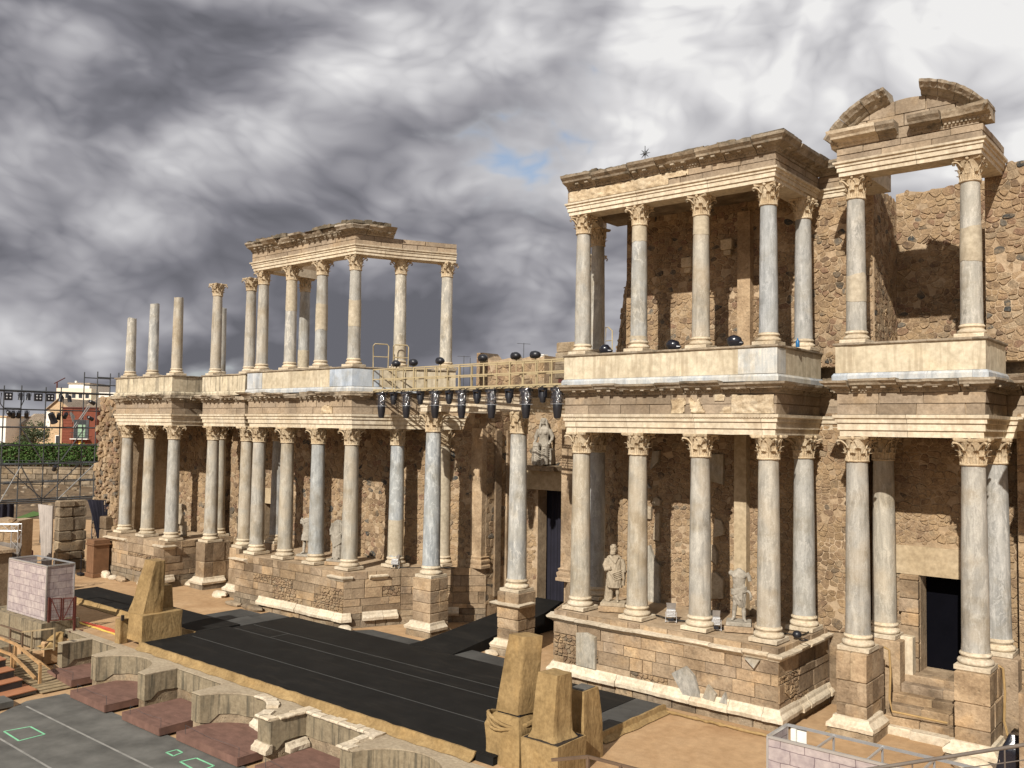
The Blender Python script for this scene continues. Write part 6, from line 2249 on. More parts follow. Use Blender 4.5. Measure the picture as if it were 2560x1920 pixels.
# ------------------------------------------------------------------ floodlights on the podiums
def floodlight(label, x, y, z, rz, up_=0.6):
    t = bpy.data.objects.new('floodlight', None)
    COL.objects.link(t)
    t.location = (x, y, z)
    t.rotation_euler = (0, 0, rz)
    tag(t, label, 'floodlight', 'floodlights on the podiums')

    def part(nm, m, mat, par=t):
        c = bpy.data.objects.new(nm, m.mesh(nm, mat))
        COL.objects.link(c)
        c.parent = par
        return c
    a = MB()
    a.bbox(-0.16, 0.16, -0.10, 0.10, 0.16, 0.44, 0.02)
    for k in range(5):
        a.box(-0.15, 0.15, -0.14, -0.10, 0.19 + k * 0.05, 0.205 + k * 0.05)
    part('housing', a, 'alu')
    a = MB()
    a.loft([[(-0.15, 0.10, 0.42), (0.15, 0.10, 0.42), (0.17, 0.16, 0.62), (-0.17, 0.16, 0.62)], [(-0.15, 0.12, 0.42), (0.15, 0.12, 0.42), (0.17, 0.18, 0.62), (-0.17, 0.18, 0.62)]])
    part('visor', a, 'rail_grey')
    a = MB()
    for sg in (-1, 1):
        a.bar((sg * 0.19, 0, 0.0), (sg * 0.19, 0, 0.34), 0.02, 0.05)
        a.bar((sg * 0.19, -0.14, 0.012), (sg * 0.19, 0.14, 0.012), 0.024, 0.024)
    a.bar((-0.19, 0, 0.012), (0.19, 0, 0.012), 0.05, 0.024)
    part('bracket', a, 'alu')
    a = MB()
    a.bbox(-0.10, 0.10, -0.16, -0.12, 0.05, 0.15, 0.01)
    part('ballast', a, 'lamp_black')


floodlight('silver floodlight with open visor between the veined column and the streaked column', 10.28, 0.35, LZ, 0.5)
floodlight('silver floodlight with open visor left of the torso statue block', 12.03, 0.25, LZ, 0.5)
floodlight('small floodlight on the left podium top behind the part mortar column', -5.35, 1.75, LZ, 0.6)
mb = MB()
mb.ball((14.62, 0.85, LZ + 0.15), 0.15, 10, 8, (1.0, 1.0, 0.9))
mb.tube([(14.75, 0.7, LZ + 0.03), (14.9, 0.62, LZ + 0.03), (15.0, 0.8, LZ + 0.04), (14.8, 0.95, LZ + 0.03)], 0.02, 6)
tag(mb.build('par_lamp', 'lamp_black', None, 60), 'small black lamp beside the foot of the pinkish corner column', 'lamp')
for pts, lab in (([(8.6, 1.2), (9.6, 0.75), (10.2, 0.5), (11.0, 0.75), (12.0, 0.4), (13.2, 1.1), (14.5, 1.4), (14.6, 2.8)], 'black cables lying along the right podium top behind its columns'), ([(-5.6, 1.6), (-4.7, 2.4), (-3.9, 3.1), (-3.2, 3.9)], 'black cable bundle on the left podium return')):
    mb = MB()
    for k in range(3):
        pp = []
        for a, b in zip(pts, pts[1:]):
            for i in range(5):
                t_ = i / 5
                x, y = a[0] + (b[0] - a[0]) * t_, a[1] + (b[1] - a[1]) * t_
                pp.append((x + 0.08 * nz(x * 2, y, k * 4), y + 0.10 * nz(x * 1.7, y + 4, k * 3), LZ + 0.015 + 0.012 * k))
        mb.tube(pp, 0.013, 5)
    tag(mb.build('cable', 'cable'), lab, 'cable')
for x0, lab in ((17.25, 'tan covered cable running down the pedestal left of the large doorway steps'), (20.42, 'tan covered cable running down beside the pedestal right of the large doorway')):
    mb = MB()
    mb.tube([(x0 - 0.15, 1.6, LZ + 0.03), (x0, 1.65, LZ - 0.05), (x0 + 0.05, 1.6, 1.9), (x0 + 0.03, 1.55, 1.1), (x0 + 0.12, 1.5, 0.75), (x0 + (1.6 if x0 < 18 else 0.3), 1.9, 0.62 if x0 < 18 else 0.1)], 0.035, 6)
    tag(mb.build('cable', 'rope'), lab, 'cable')
mb = MB()
mb.tube([(-3.3, 5.0, 2.6), (-3.28, 4.25, 2.55), (-3.3, 4.15, 1.6), (-3.28, 4.2, 0.15)], 0.05, 6)
tag(mb.build('cable', 'rope'), 'tan covered cable hanging on the podium wall left of the ramp', 'cable')

# rubble bits and fallen mouldings at the foot of the walls
rnd = random.Random(61)


def boulder(label, x, y, z, sx, sy, sz, mat, seed, cat='stone', group='loose stones at the wall foot'):
    mb = MB()
    mb.ball((0, 0, 0), 1.0, 9, 6)
    mb.v = [(x + sx * a * (1 + 0.35 * nz(a * 1.4 + seed, b * 1.4, c * 1.4)), y + sy * b * (1 + 0.35 * nz(a * 1.3, b * 1.3 + seed, c)), z + sz * max(-0.8, min(0.8, c)) * (1 + 0.3 * nz(a, b, c + seed))) for a, b, c in mb.v]
    return tag(mb.build('stone', mat, None, 40), label, cat, group)


for k, (x, y, sx, sy, sz, mat, lab) in enumerate((
        (-27.2, -1.55, 0.55, 0.25, 0.28, 'white', 'pale boulder at the foot of the far podium next to the wooden crate'),
        (-26.1, -1.6, 0.35, 0.25, 0.18, 'white', 'flat pale stone second from the wooden crate at the far podium foot'),
        (-25.2, -1.55, 0.5, 0.25, 0.22, 'sand', 'brown boulder in the middle of the far podium foot'),
        (-22.6, -1.6, 0.5, 0.25, 0.25, 'white', 'pale broken moulding block near the far podium corner'),
        (-20.75, 0.3, 0.5, 0.3, 0.22, 'white', 'white veined foot stone under the lone square pedestal'),
        (-16.9, -0.25, 0.6, 0.32, 0.22, 'white', 'pinkish white foot stone under the narrow pedestal'),
        (-14.3, -1.1, 0.7, 0.22, 0.16, 'sand_dark', 'mottled grey stone block at the left podium end by the panels'),
        (-12.6, -1.12, 0.9, 0.22, 0.20, 'sand_dark', 'longest mottled grey stone block along the left podium foot'),
        (-5.55, -1.05, 0.42, 0.3, 0.20, 'white', 'cream broken block at the left podium front corner'),
        (2.0, 0.35, 0.3, 0.25, 0.15, 'white', 'small pale stone at the foot of the pedestal right of the ramp'),
        (20.0, -0.15, 0.5, 0.35, 0.28, 'white', 'pale stone at the foot of the pedestal right of the large doorway'),
        (15.9, 0.1, 0.12, 0.1, 0.1, 'burlap', 'tiny crumpled cloth by the pedestal left of the doorway steps'),
        (-7.1, -10.75, 0.25, 0.2, 0.14, 'sand', 'brown stone in the gap between the first two full decks'),
        (-3.2, -10.85, 0.28, 0.22, 0.16, 'sand', 'brown stone in the gap left of the largest deck'),
        (1.35, -10.75, 0.45, 0.35, 0.16, 'sand', 'wide brown stone in the gap right of the largest deck'),
        (1.55, -10.35, 0.2, 0.2, 0.12, 'white', 'small pale stone beside the white footed wall tongue'))):
    z = GZ + sz * 0.5 if y > -9 else PITZ + sz * 0.4
    boulder(lab, x, y, z, sx, sy, sz, mat, k * 3.7)

# ------------------------------------------------------------------ burlap wrapped stage blocks
def burlap_prism(mb, rings, seed, amp=0.03, sub=10, m=14):
    # rings: list of (z, [4 corner xy]) ; cloth with gathers and slack
    out = []
    for i in range(m + 1):
        f = i / m * (len(rings) - 1)
        k = min(int(f), len(rings) - 2)
        t = f - k
        z = rings[k][0] + (rings[k + 1][0] - rings[k][0]) * t
        c = [tuple(rings[k][1][j][q_] + (rings[k + 1][1][j][q_] - rings[k][1][j][q_]) * t for q_ in (0, 1)) for j in range(4)]
        ring = []
        cx_ = sum(p[0] for p in c) / 4
        cy_ = sum(p[1] for p in c) / 4
        for j in range(4):
            a, b = c[j], c[(j + 1) % 4]
            for s_ in range(sub):
                u = s_ / sub
                x, y = a[0] + (b[0] - a[0]) * u, a[1] + (b[1] - a[1]) * u
                dx, dy = x - cx_, y - cy_
                L = math.hypot(dx, dy)
                e = amp * (1.2 * nz(x * 2.2 + seed, y * 2.2, z * 0.7) + 0.6 * nz(x * 6, y * 6 + seed, z * 1.2) - 0.5 * math.sin(math.pi * u) * 0.8)
                if s_ == 0:
                    e -= 0.02
                ring.append((x + dx / L * e, y + dy / L * e, z + 0.3 * amp * nz(x * 4, y * 4, seed + i)))
        out.append(ring)
    mb.loft(out)


def rect(x0, x1, y0, y1):
    return [(x0, y0), (x1, y0), (x1, y1), (x0, y1)]


t = thing('burlap_block', 'leaning burlap wrapped slab on a burlap box beyond the pit wall far end', 'burlap block', (-10, -7.7, GZ), 'burlap wrapped stage blocks')
mb = MB()
burlap_prism(mb, [(SZ - 0.02, rect(-10.45, -9.22, -8.72, -6.9)), (1.36, rect(-10.42, -9.25, -8.68, -6.85))], 2, 0.035)
mb.build('box_cover', 'burlap', t, 50)
mb = MB()
burlap_prism(mb, [(1.33, [(-10.50, -8.68), (-9.58, -8.50), (-9.52, -7.6), (-10.45, -7.55)]), (3.52, [(-10.28, -8.12), (-9.42, -8.10), (-9.42, -7.6), (-10.22, -7.6)])], 5, 0.05)
mb.build('slab_cover', 'burlap', t, 50)
mb = MB()
burlap_prism(mb, [(1.3, rect(-10.8, -10.2, -7.3, -6.75)), (2.3, rect(-10.75, -10.25, -7.25, -6.8))], 9, 0.03)
mb.build('rear_cover', 'burlap', t, 50)
mb = MB()
burlap_prism(mb, [(GZ, rect(-11.0, -10.6, -8.95, -8.55)), (1.05, rect(-11.0, -10.6, -8.95, -8.55))], 12, 0.02)
mb.build('small_cover', 'burlap', t, 50)
mb = MB()
mb.bbox(-10.62, -10.52, -8.9, -8.8, 1.02, 1.25, 0.01)
mb.build('clamp', 'lamp_black', t)

t = thing('burlap_block', 'tallest burlap wrapped block, leaning over its sagging box at the near stage corner', 'burlap block', (10.0, -7.8, GZ), 'burlap wrapped stage blocks')
mb = MB()
burlap_prism(mb, [(GZ - 0.02, rect(9.42, 10.72, -8.55, -7.45)), (0.6, rect(9.40, 10.70, -8.52, -7.45)), (1.10, rect(9.36, 10.66, -8.50, -7.45)), (1.36, rect(9.58, 10.5, -8.32, -7.55))], 3, 0.06)
mb.build('box_cover', 'burlap', t, 50)
mb = MB()
burlap_prism(mb, [(1.42, [(9.62, -8.28), (10.42, -8.28), (10.60, -7.55), (9.75, -7.5)]), (3.52, [(9.86, -8.05), (10.42, -8.05), (10.72, -7.55), (10.1, -7.5)])], 6, 0.02)
mb.build('slab_cover', 'burlap', t, 50)
mb = MB()
for k in range(3):
    pp = [(9.95 + 0.72 * math.cos(a), -7.95 + 0.60 * math.sin(a), 1.22 + 0.10 * math.sin(a * 2 + k) - 0.06 * k) for a in [2 * math.pi * i / 22 for i in range(23)]]
    mb.tube(pp, 0.05, 6)
mb.build('loose_fold', 'burlap', t, 60)
mb = MB()
mb.box(9.66, 10.45, -8.22, -7.6, 1.36, 1.43)
mb.build('frame', 'lamp_black', t)

t = thing('burlap_block', 'middle burlap wrapped block standing in an open topped burlap box', 'burlap block', (11.4, -8.0, GZ), 'burlap wrapped stage blocks')
mb = MB()
burlap_prism(mb, [(GZ - 0.02, rect(10.82, 12.05, -8.60, -7.3)), (1.02, rect(10.80, 12.05, -8.60, -7.3))], 4, 0.02)
mb.build('box_cover', 'burlap', t, 50)
mb = MB()
mb.box(10.86, 12.0, -8.54, -7.36, 1.0, 1.035)
mb.build('frame', 'lamp_black', t)
mb = MB()
burlap_prism(mb, [(1.03, [(10.92, -8.5), (11.85, -8.5), (11.95, -7.55), (10.98, -7.5)]), (1.2, [(10.98, -8.4), (11.74, -8.4), (11.84, -7.65), (11.02, -7.6)]), (2.72, [(11.06, -8.22), (11.72, -8.22), (11.80, -7.62), (11.12, -7.6)])], 8, 0.05)
mb.build('slab_cover', 'burlap', t, 50)

t = thing('burlap_block', 'burlap wrapped block with bare grey top, backmost of the near trio', 'burlap block', (11.3, -6.2, GZ), 'burlap wrapped stage blocks')
mb = MB()
burlap_prism(mb, [(GZ - 0.02, rect(10.98, 11.75, -6.95, -6.0)), (1.0, rect(11.02, 11.72, -6.95, -6.02)), (1.98, rect(11.06, 11.62, -6.85, -6.1))], 7, 0.03)
mb.build('box_cover', 'burlap', t, 50)
mb = MB()
mb.box(11.09, 11.55, -6.78, -6.18, 1.985, 2.0)
mb.build('top_board', 'grey_panel', t)

# ------------------------------------------------------------------ printed scenery boxes
def uv_panel(name, a, b, z0, z1, parent, thick=0.02):
    A, B = Vector((*a, 0)), Vector((*b, 0))
    u = (B - A).normalized()
    n = Vector((u.y, -u.x, 0))
    nx, nzz = 14, 8
    vs, fs, uv = [], [], []
    L = (B - A).length
    for j in range(nzz + 1):
        for i in range(nx + 1):
            s_ = i / nx
            z = z0 + (z1 - z0) * j / nzz
            e = 0.018 * nz(s_ * L * 1.2, z * 1.2, L) if 0 < i < nx and 0 < j < nzz else 0
            p = A + u * L * s_ + n * e
            vs.append((p.x, p.y, z))
            uv.append((s_ * L, z))
    for j in range(nzz):
        for i in range(nx):
            k = j * (nx + 1) + i
            fs.append((k, k + 1, k + nx + 2, k + nx + 1))
    m0 = len(vs)
    vs += [(x - n.x * thick, y - n.y * thick, z) for x, y, z in vs]
    uv += uv[:m0]
    fs2 = [tuple(reversed([k + m0 for k in f_])) for f_ in fs]
    me = bpy.data.meshes.new(name)
    me.from_pydata(vs, [], fs + fs2)
    me.materials.append(MT['scenic'])
    l = me.uv_layers.new(name='UVMap')
    for lp in me.loops:
        l.data[lp.index].uv = uv[lp.vertex_index]
    return put(name, me, parent)


def scenery(label, c, loc, z0, z1, bars, mat='alu', ledge=None):
    t = thing('scenery_wall', label, 'scenery wall', loc, 'printed scenery boxes')
    for i in range(4):
        a, b = c[i], c[(i + 1) % 4]
        if i in (0, 1, 3):
            uv_panel('printed_cloth', a, b, z0, z1, t)
    mb = MB()
    for i in range(4):
        a, b = c[i], c[(i + 1) % 4]
        mb.bar((*a, z1 + 0.025), (*b, z1 + 0.025), 0.06)
        mb.bar((*a, z0), (*a, z1), 0.05)
    mb.build('frame', mat, t)
    for a, b, h in bars:
        mb = MB()
        mb.bar((*a, z1 + 0.02), (*b, z1 + 0.02), 0.045)
        mb.bar((*a, h), (*a, z1), 0.045)
        mb.bar((*b, h), (*b, z1), 0.045)
        mb.build('frame_bar', mat, t)
    if ledge:
        l = MB()
        l.loft([[(x, y, PITZ) for x, y in ledge], [(x, y, z0 - 0.01) for x, y in ledge]])
        l.build('concrete_base', 'concrete', t)
    return t


scenery('printed stone pattern box on a concrete base behind the red gate', [(-18.95, -10.15), (-15.32, -9.98), (-15.42, -8.72), (-19.05, -8.9)], (-17, -9.5, GZ), 0.48, 2.86, [((-17.3, -10.0), (-17.35, -8.8), 1.2)], ledge=[(-19.2, -10.5), (-14.85, -10.32), (-15.0, -8.6), (-19.3, -8.7)])
scenery('printed stone pattern box with open silver frame at the near corner', [(17.08, -7.0), (21.6, -7.0), (21.6, -5.85), (17.08, -5.85)], (19, -6.4, GZ), GZ, 2.03, [((18.25, -6.97), (18.25, -5.88), 0.3), ((19.38, -6.97), (19.38, -5.88), 0.3), ((20.5, -6.97), (20.5, -5.88), 0.3)])
mb = MB()
mb.box(17.15, 17.55, -5.80, -5.78, 1.2, 2.0)
mb.box(17.2, 17.32, -5.9, -5.8, 1.1, 2.0)
tag(mb.build('white_board', 'white_wall'), 'white board standing inside the near printed box', 'board')

# ------------------------------------------------------------------ gate and handrails, far left
t = thing('metal_gate', 'red oxide metal gate with crossed braces in front of the printed box', 'gate', (-14.7, -9.6, GZ))
GA, GB = Vector((-14.95, -9.98, 0.5)), Vector((-14.40, -9.10, 0.12))


def gp(s_, z, off=0.0):
    p = GA.lerp(GB, s_)
    return Vector((p.x + off * 0.75, p.y - off * 0.66, 0.28 + z))


for s_, zb in ((0.0, 0.10), (1.0, -0.30)):
    mb = MB()
    mb.bar(gp(s_, zb), gp(s_, 1.28), 0.085)
    mb.build('post', 'oxide', t)
for s0, s1 in ((0.06, 0.46), (0.54, 0.94)):
    mb = MB()
    for s_ in (s0, s1):
        mb.bar(gp(s_, 0.26), gp(s_, 1.24), 0.05)
    for z in (0.28, 1.22):
        mb.bar(gp(s0, z), gp(s1, z), 0.045)
    mb.build('leaf_frame', 'oxide', t)
    mb = MB()
    a, b = (1.20, 0.30) if s0 < 0.3 else (0.30, 1.20)
    mb.bar(gp(s0 + 0.02, a), gp(s1 - 0.02, b), 0.04)
    mb.build('brace', 'oxide', t)
mb = MB()
for i in range(9):
    s_ = 0.08 + 0.105 * i
    mb.bar(gp(s_, 0.28, 0.02), gp(s_, 1.2, 0.02), 0.006)
    mb.bar(gp(0.07, 0.28 + i * 0.11, 0.02), gp(0.93, 0.28 + i * 0.11, 0.02), 0.006)
mb.build('wire_mesh', 'oxide', t)
mb = MB()
mb.bar(gp(0.8, -0.24), gp(1.35, -0.24), 0.25, 0.03)
mb.build('foot_plate', 'oxide', t)


def railing(label, pts, mat, posts, mid=0.5, r=0.03, group='handrails by the pit'):
    t = thing('handrail', label, 'handrail', tuple(pts[0]), group)
    mb = MB()
    for a, b in zip(pts, pts[1:]):
        mb.bar(a, b, r * 2)
    mb.build('top_rail', mat, t)
    for p, h in posts:
        mb = MB()
        mb.bar((p[0], p[1], p[2] - h), p, r * 2.2)
        mb.build('post', mat, t)
    if mid:
        mb = MB()
        for a, b in zip(pts, pts[1:]):
            mb.bar((a[0], a[1], a[2] - mid), (b[0], b[1], b[2] - mid), r * 1.6)
        mb.build('mid_rail', mat, t)
    return t


railing('brown metal handrail round the sandy stair well left of the pit wall', [(-17.7, -10.9, 0.10), (-15.3, -10.9, 0.16), (-12.15, -10.9, 0.80)][0:2], 'rail_brown', [((-15.3, -10.9, 0.16), 1.5), ((-16.6, -10.9, 0.13), 1.2)], 0.45)
railing('tan metal handrail with two bays beside the first pit wall block', [(-15.3, -10.92, 0.16), (-13.7, -10.92, 0.48), (-12.15, -10.92, 0.80)], 'wood_grey', [((-14.3, -10.92, 0.36), 1.1), ((-12.15, -10.92, 0.80), 0.9)], 0.82)
railing('raw timber handrail on the far side of the boarded ramp', [(-15.5, -11.75, 0.02), (-13.85, -11.75, 0.02), (-11.42, -11.75, -0.38)], 'wood', [((-13.85, -11.75, 0.02), 1.2), ((-11.42, -11.75, -0.38), 1.1)], 0.0, 0.045)
railing('raw timber lower rail slanting down to the ramp post', [(-15.4, -11.85, -0.45), (-13.9, -11.85, -0.42), (-11.6, -11.85, -0.95)], 'wood', [((-13.9, -11.85, -0.42), 0.9)], 0.0, 0.045)
t = thing('board_ramp', 'weathered timber ramp of loose boards leading down to the grey floor', 'ramp', (-12.5, -11.2, PITZ))
for i in range(16):
    s_ = i / 15
    x0 = -15.4 + s_ * 4.75
    mb = MB()
    zz = -0.80 - 0.42 * s_
    mb.bbox(x0, x0 + 0.285, -12.1, -10.78 + random.uniform(-0.03, 0.03), zz - 0.04, zz + random.uniform(-0.008, 0.008), 0.008)
    mb.build('board', 'wood_grey', t)
mb = MB()
mb.bar((-15.4, -10.72, -0.76), (-10.4, -10.80, -1.20), 0.05, 0.07)
mb.build('edge_rail', 'wood', t)
t = thing('stairs', 'stairs with orange boarded treads and dark side panel at the lower left', 'stairs', (-11.5, -13, PITZ))
for k, (xr, z, y0) in enumerate(((-10.55, -1.10, -12.2), (-11.25, -0.80, -12.45), (-11.8, -0.50, -12.55), (-12.5, -0.2, -12.6))):
    mb = MB()
    mb.loft([[(xr - 1.1, y0, z - 0.035), (xr, y0, z - 0.035), (xr + 0.45, -15.2, z - 0.035), (xr - 0.65, -15.2, z - 0.035)], [(xr - 1.1, y0, z), (xr, y0, z), (xr + 0.45, -15.2, z), (xr - 0.65, -15.2, z)]])
    mb.build('tread', 'wood_orange', t)
    mb = MB()
    mb.loft([[(xr - 1.0, y0 - 0.02, PITZ), (xr - 0.03, y0 - 0.02, PITZ), (xr + 0.42, -15.2, PITZ), (xr - 0.62, -15.2, PITZ)], [(xr - 1.0, y0 - 0.02, z - 0.05), (xr - 0.03, y0 - 0.02, z - 0.05), (xr + 0.42, -15.2, z - 0.05), (xr - 0.62, -15.2, z - 0.05)]])
    mb.build('riser_panel', 'dark_steel' if k else 'grey_panel', t)
mb = MB()
mb.bbox(-10.3, -9.4, -14.3, -13.5, PITZ, PITZ + 0.25, 0.02)
tag(mb.build('case', 'grey_panel'), 'low grey case on the orchestra floor beside the orange stairs', 'case')
for k, (x0, x1, y0, y1, z, lab) in enumerate(((-16.6, -14.5, -10.3, -8.95, -0.28, 'upper sandy step beside the concrete base of the printed box'), (-16.7, -14.6, -10.75, -10.0, -0.68, 'lower sandy step under the brown handrail'))):
    mb = MB()
    mb.bbox(x0, x1, y0, y1, PITZ, z, 0.05)
    mb.v = [(a + 0.05 * nz(a * 2, b * 2, c), b + 0.05 * nz(a * 2 + 4, b * 2, c), c + 0.03 * nz(a, b, 9)) for a, b, c in mb.v]
    tag(mb.build('sand_step', 'earth'), lab, 'step', 'sandy steps beside the pit')
mb = MB()
burlap_prism(mb, [(-0.5, rect(-15.0, -14.2, -10.4, -9.6)), (0.02, rect(-14.9, -14.6, -9.7, -9.4))], 3, 0.12)
tag(mb.build('burlap_heap', 'burlap', None, 60), 'slumped burlap heap at the outer end of the pit wall', 'burlap')
mb = MB()
mb.box(-30, -16.7, -12.0, -10.52, PITZ, -0.70)
tag(mb.build('concrete_bank', 'concrete'), 'low concrete bank under the handrails at the left edge', 'wall')

# near handrails
railing('brown metal handrail on the pit edge at the bottom centre', [(16.27 - 0.55, -13.75, 3.0), (16.27, -13.32, 3.08), (17.5, -12.3, 2.70)], 'rail_brown', [((16.27, -13.32, 3.08), 3.0), ((16.75, -12.92, 2.94), 2.6)], 0.0, 0.026, 'near handrails')
t = thing('handrail', 'thick grey pipe handrail crossing the lower right corner', 'handrail', (22, -12.5, 2), 'near handrails')
mb = MB()
A, B = Vector((20.6, -13.67, 3.86)), Vector((24.1, -10.85, 4.65))
mb.tube([A, A.lerp(B, 0.35), A.lerp(B, 0.7), B], 0.029, 10)
mb.build('top_rail', 'rail_grey', t, 60)
mb = MB()
mb.tube([(21.9, -12.62, 3.97), (23.0, -11.72, 4.17), (24.1, -10.85, 4.40)], 0.009, 6)
mb.build('mid_rail', 'rail_grey', t)
for f in (0.38, 0.70, 0.78):
    mb = MB()
    p = A.lerp(B, f)
    mb.tube([p, p - Vector((0, 0, 1.6))], 0.012, 6)
    mb.build('post', 'rail_grey', t)
mb = MB()
burlap_prism(mb, [(GZ, rect(20.55, 21.6, 0.0, 1.0)), (0.75, rect(20.6, 21.6, 0.05, 1.0)), (1.15, rect(20.85, 21.5, 0.25, 0.9))], 5, 0.10)
tag(mb.build('covered_lamp', 'bag', None, 60), 'lamp wrapped in shiny black plastic at the right edge', 'covered lamp')

# ------------------------------------------------------------------ light bridge
t = thing('light_bridge', 'cream painted steel light bridge spanning the gap between both galleries', 'bridge', (0, 0, 10.95))
BA, BB = Vector((-5.75, 0.45, 0)), Vector((6.2, -0.42, 0))


def bp_(s_, off, z):
    p = BA.lerp(BB, s_)
    u_b = (BB - BA).normalized()
    n_b = Vector((u_b.y, -u_b.x, 0))
    p = p + n_b * off
    return Vector((p.x, p.y, z))


for off in (0.0, -0.75):
    for z, nm in ((11.98, 'top_rail'), (11.52, 'mid_rail'), (11.02, 'bottom_chord')):
        mb = MB()
        mb.bar(bp_(0, off, z), bp_(1, off, z), 0.048 if z != 11.02 else 0.07)
        mb.build(nm, 'cream_metal', t)
    for i in range(17):
        mb = MB()
        mb.bar(bp_(i / 16, off, 11.02), bp_(i / 16, off, 11.98), 0.036 if i % 4 else 0.06)
        mb.build('post', 'cream_metal', t)
for i in range(24):
    mb = MB()
    a0, a1 = i / 24 + 0.002, (i + 1) / 24 - 0.002
    for k in range(5):
        off = -0.06 - 0.155 * k
        mb.bar(bp_(a0, off, 11.015), bp_(a1, off, 11.015), 0.022, 0.03)
    mb.bar(bp_(a0, -0.04, 11.0), bp_(a0, -0.72, 11.0), 0.03)
    mb.build('grating', 'cream_metal', t)
for z in (11.10, 11.35, 11.60, 11.85):
    mb = MB()
    mb.bar(bp_(0.0, 0.0, z), bp_(0.0, -0.75, z), 0.05)
    mb.build('ladder_bar', 'cream_metal', t)
mb = MB()
mb.tube([bp_(0.01, 0.16, 10.93), bp_(0.5, 0.16, 10.93), bp_(0.99, 0.16, 10.93)], 0.03, 8)
mb.build('lamp_pipe', 'cream_metal', t)
for i in range(34):
    if i % 3 != 1:
        mb = MB()
        s_ = (i + 0.5) / 34
        mb.tube([bp_(s_, 0.17, 10.96), bp_(s_ + 0.006, 0.2, 10.90), bp_(s_ + 0.016, 0.2, 10.96 + 0.06 * nz(i, 1, 1)), bp_(s_ + 0.028, 0.17, 10.97)], 0.016, 5)
        mb.build('cable_loop', 'cable', t)


def part_of(o, nm, m, mat, smooth=None):
    c = bpy.data.objects.new(nm, m.mesh(nm, mat, smooth))
    COL.objects.link(c)
    c.parent = o
    return c


def big_lamp(label, p, rz):
    o = bpy.data.objects.new('hung_spotlight', None)
    COL.objects.link(o)
    o.scale = (0.92, 0.92, 0.86)
    o.location = p
    o.rotation_euler = (0, 0, rz)
    tag(o, label, 'spotlight', 'large spotlights hung under the light bridge')
    m = MB()
    m.box(-0.28, 0.28, -0.15, 0.15, -0.18, -0.06)
    for sg in (-0.15, 0.15):
        m.tube([(sg, 0, -0.06), (sg, 0, 0.03)], 0.03, 6)
    part_of(o, 'yoke', m, 'lamp_black')
    m = MB()
    m.lathe([(0.10, -1.42), (0.135, -1.40), (0.17, -1.20), (0.195, -0.95), (0.195, -0.75), (0.175, -0.70), (0.175, -0.60), (0.19, -0.55), (0.16, -0.30), (0.10, -0.18)], 18)
    m.box(-0.235, 0.235, -0.05, 0.05, -0.70, -0.18)
    part_of(o, 'head', m, 'lamp_black', 40)
    m = MB()
    m.lathe([(0.098, -1.425), (0.09, -1.43), (0.02, -1.415)], 14)
    part_of(o, 'lens', m, 'lens')
    m = MB()
    rings = []
    for i in range(9):
        z = -0.03 - 0.75 * i / 8
        r = 0.30 + 0.03 * i / 8
        rings.append([((r + 0.035 * nz(math.cos(a) * 2, math.sin(a) * 2, z * 4 + p[0])) * math.cos(a), (r * 0.72 + 0.035 * nz(math.cos(a) * 2, math.sin(a) * 2, z * 5 + p[0])) * math.sin(a), z) for a in [2 * math.pi * k / 20 for k in range(20)]])
    n_o = len(rings)
    m.loft(rings, cap=False)
    part_of(o, 'rain_cover', m, 'plastic', 60)
    m = MB()
    m.tube([(0.33 * math.cos(a), 0.24 * math.sin(a), -0.785) for a in [2 * math.pi * k / 20 for k in range(21)]], 0.006, 4)
    part_of(o, 'cover_hem', m, 'lens')
    return o


brz = math.atan2((BB - BA).y, (BB - BA).x)
ordn = ['outermost large spotlight hung at the left gallery end of the bridge', 'second large spotlight from the left gallery end of the bridge', 'large spotlight hung in front of the tall column left of the ramp', 'large spotlight hung at the middle of the bridge', 'large spotlight hung between the two tall columns nearer the goddess statue', 'large spotlight hung in front of the tall column right of the ramp', 'large spotlight hung against the right gallery corner']
for k, f in enumerate((0.077, 0.227, 0.390, 0.531, 0.680, 0.839, 0.975)):
    p = bp_(f, 0.17, 10.93)
    big_lamp(ordn[k], tuple(p), brz)


def moving_head(label, p, rz):
    o = bpy.data.objects.new('moving_head', None)
    COL.objects.link(o)
    o.location = p
    o.rotation_euler = (0, 0, rz)
    tag(o, label, 'spotlight', 'small moving lamps under the light bridge')
    m = MB()
    m.box(-0.14, 0.14, -0.12, 0.12, -0.14, -0.04)
    m.tube([(0, 0, -0.05), (0, 0, 0.03)], 0.03, 6)
    part_of(o, 'base', m, 'lamp_black')
    m = MB()
    for sg in (-1, 1):
        m.bbox(sg * 0.15 - 0.025, sg * 0.15 + 0.025, -0.06, 0.06, -0.42, -0.12, 0.01)
    part_of(o, 'yoke', m, 'lamp_black')
    m = MB()
    m.lathe([(0.05, -0.62), (0.10, -0.60), (0.125, -0.5), (0.13, -0.35), (0.11, -0.22), (0.05, -0.18)], 14)
    part_of(o, 'head', m, 'lamp_black', 40)
    m = MB()
    m.lathe([(0.07, -0.621), (0.06, -0.63), (0.02, -0.625)], 12)
    part_of(o, 'lens', m, 'lens')


ordm = ['small moving lamp between the two large spotlights at the left gallery end', 'small moving lamp just left of the tall column beside the ramp', 'small moving lamp right of the tall column left of the ramp', 'small moving lamp at the middle of the bridge', 'small moving lamp left of the tall column right of the ramp', 'small moving lamp near the right gallery corner']
for k, f in enumerate((0.150, 0.307, 0.465, 0.608, 0.762, 0.912)):
    moving_head(ordm[k], tuple(bp_(f, 0.17, 10.93)), brz)


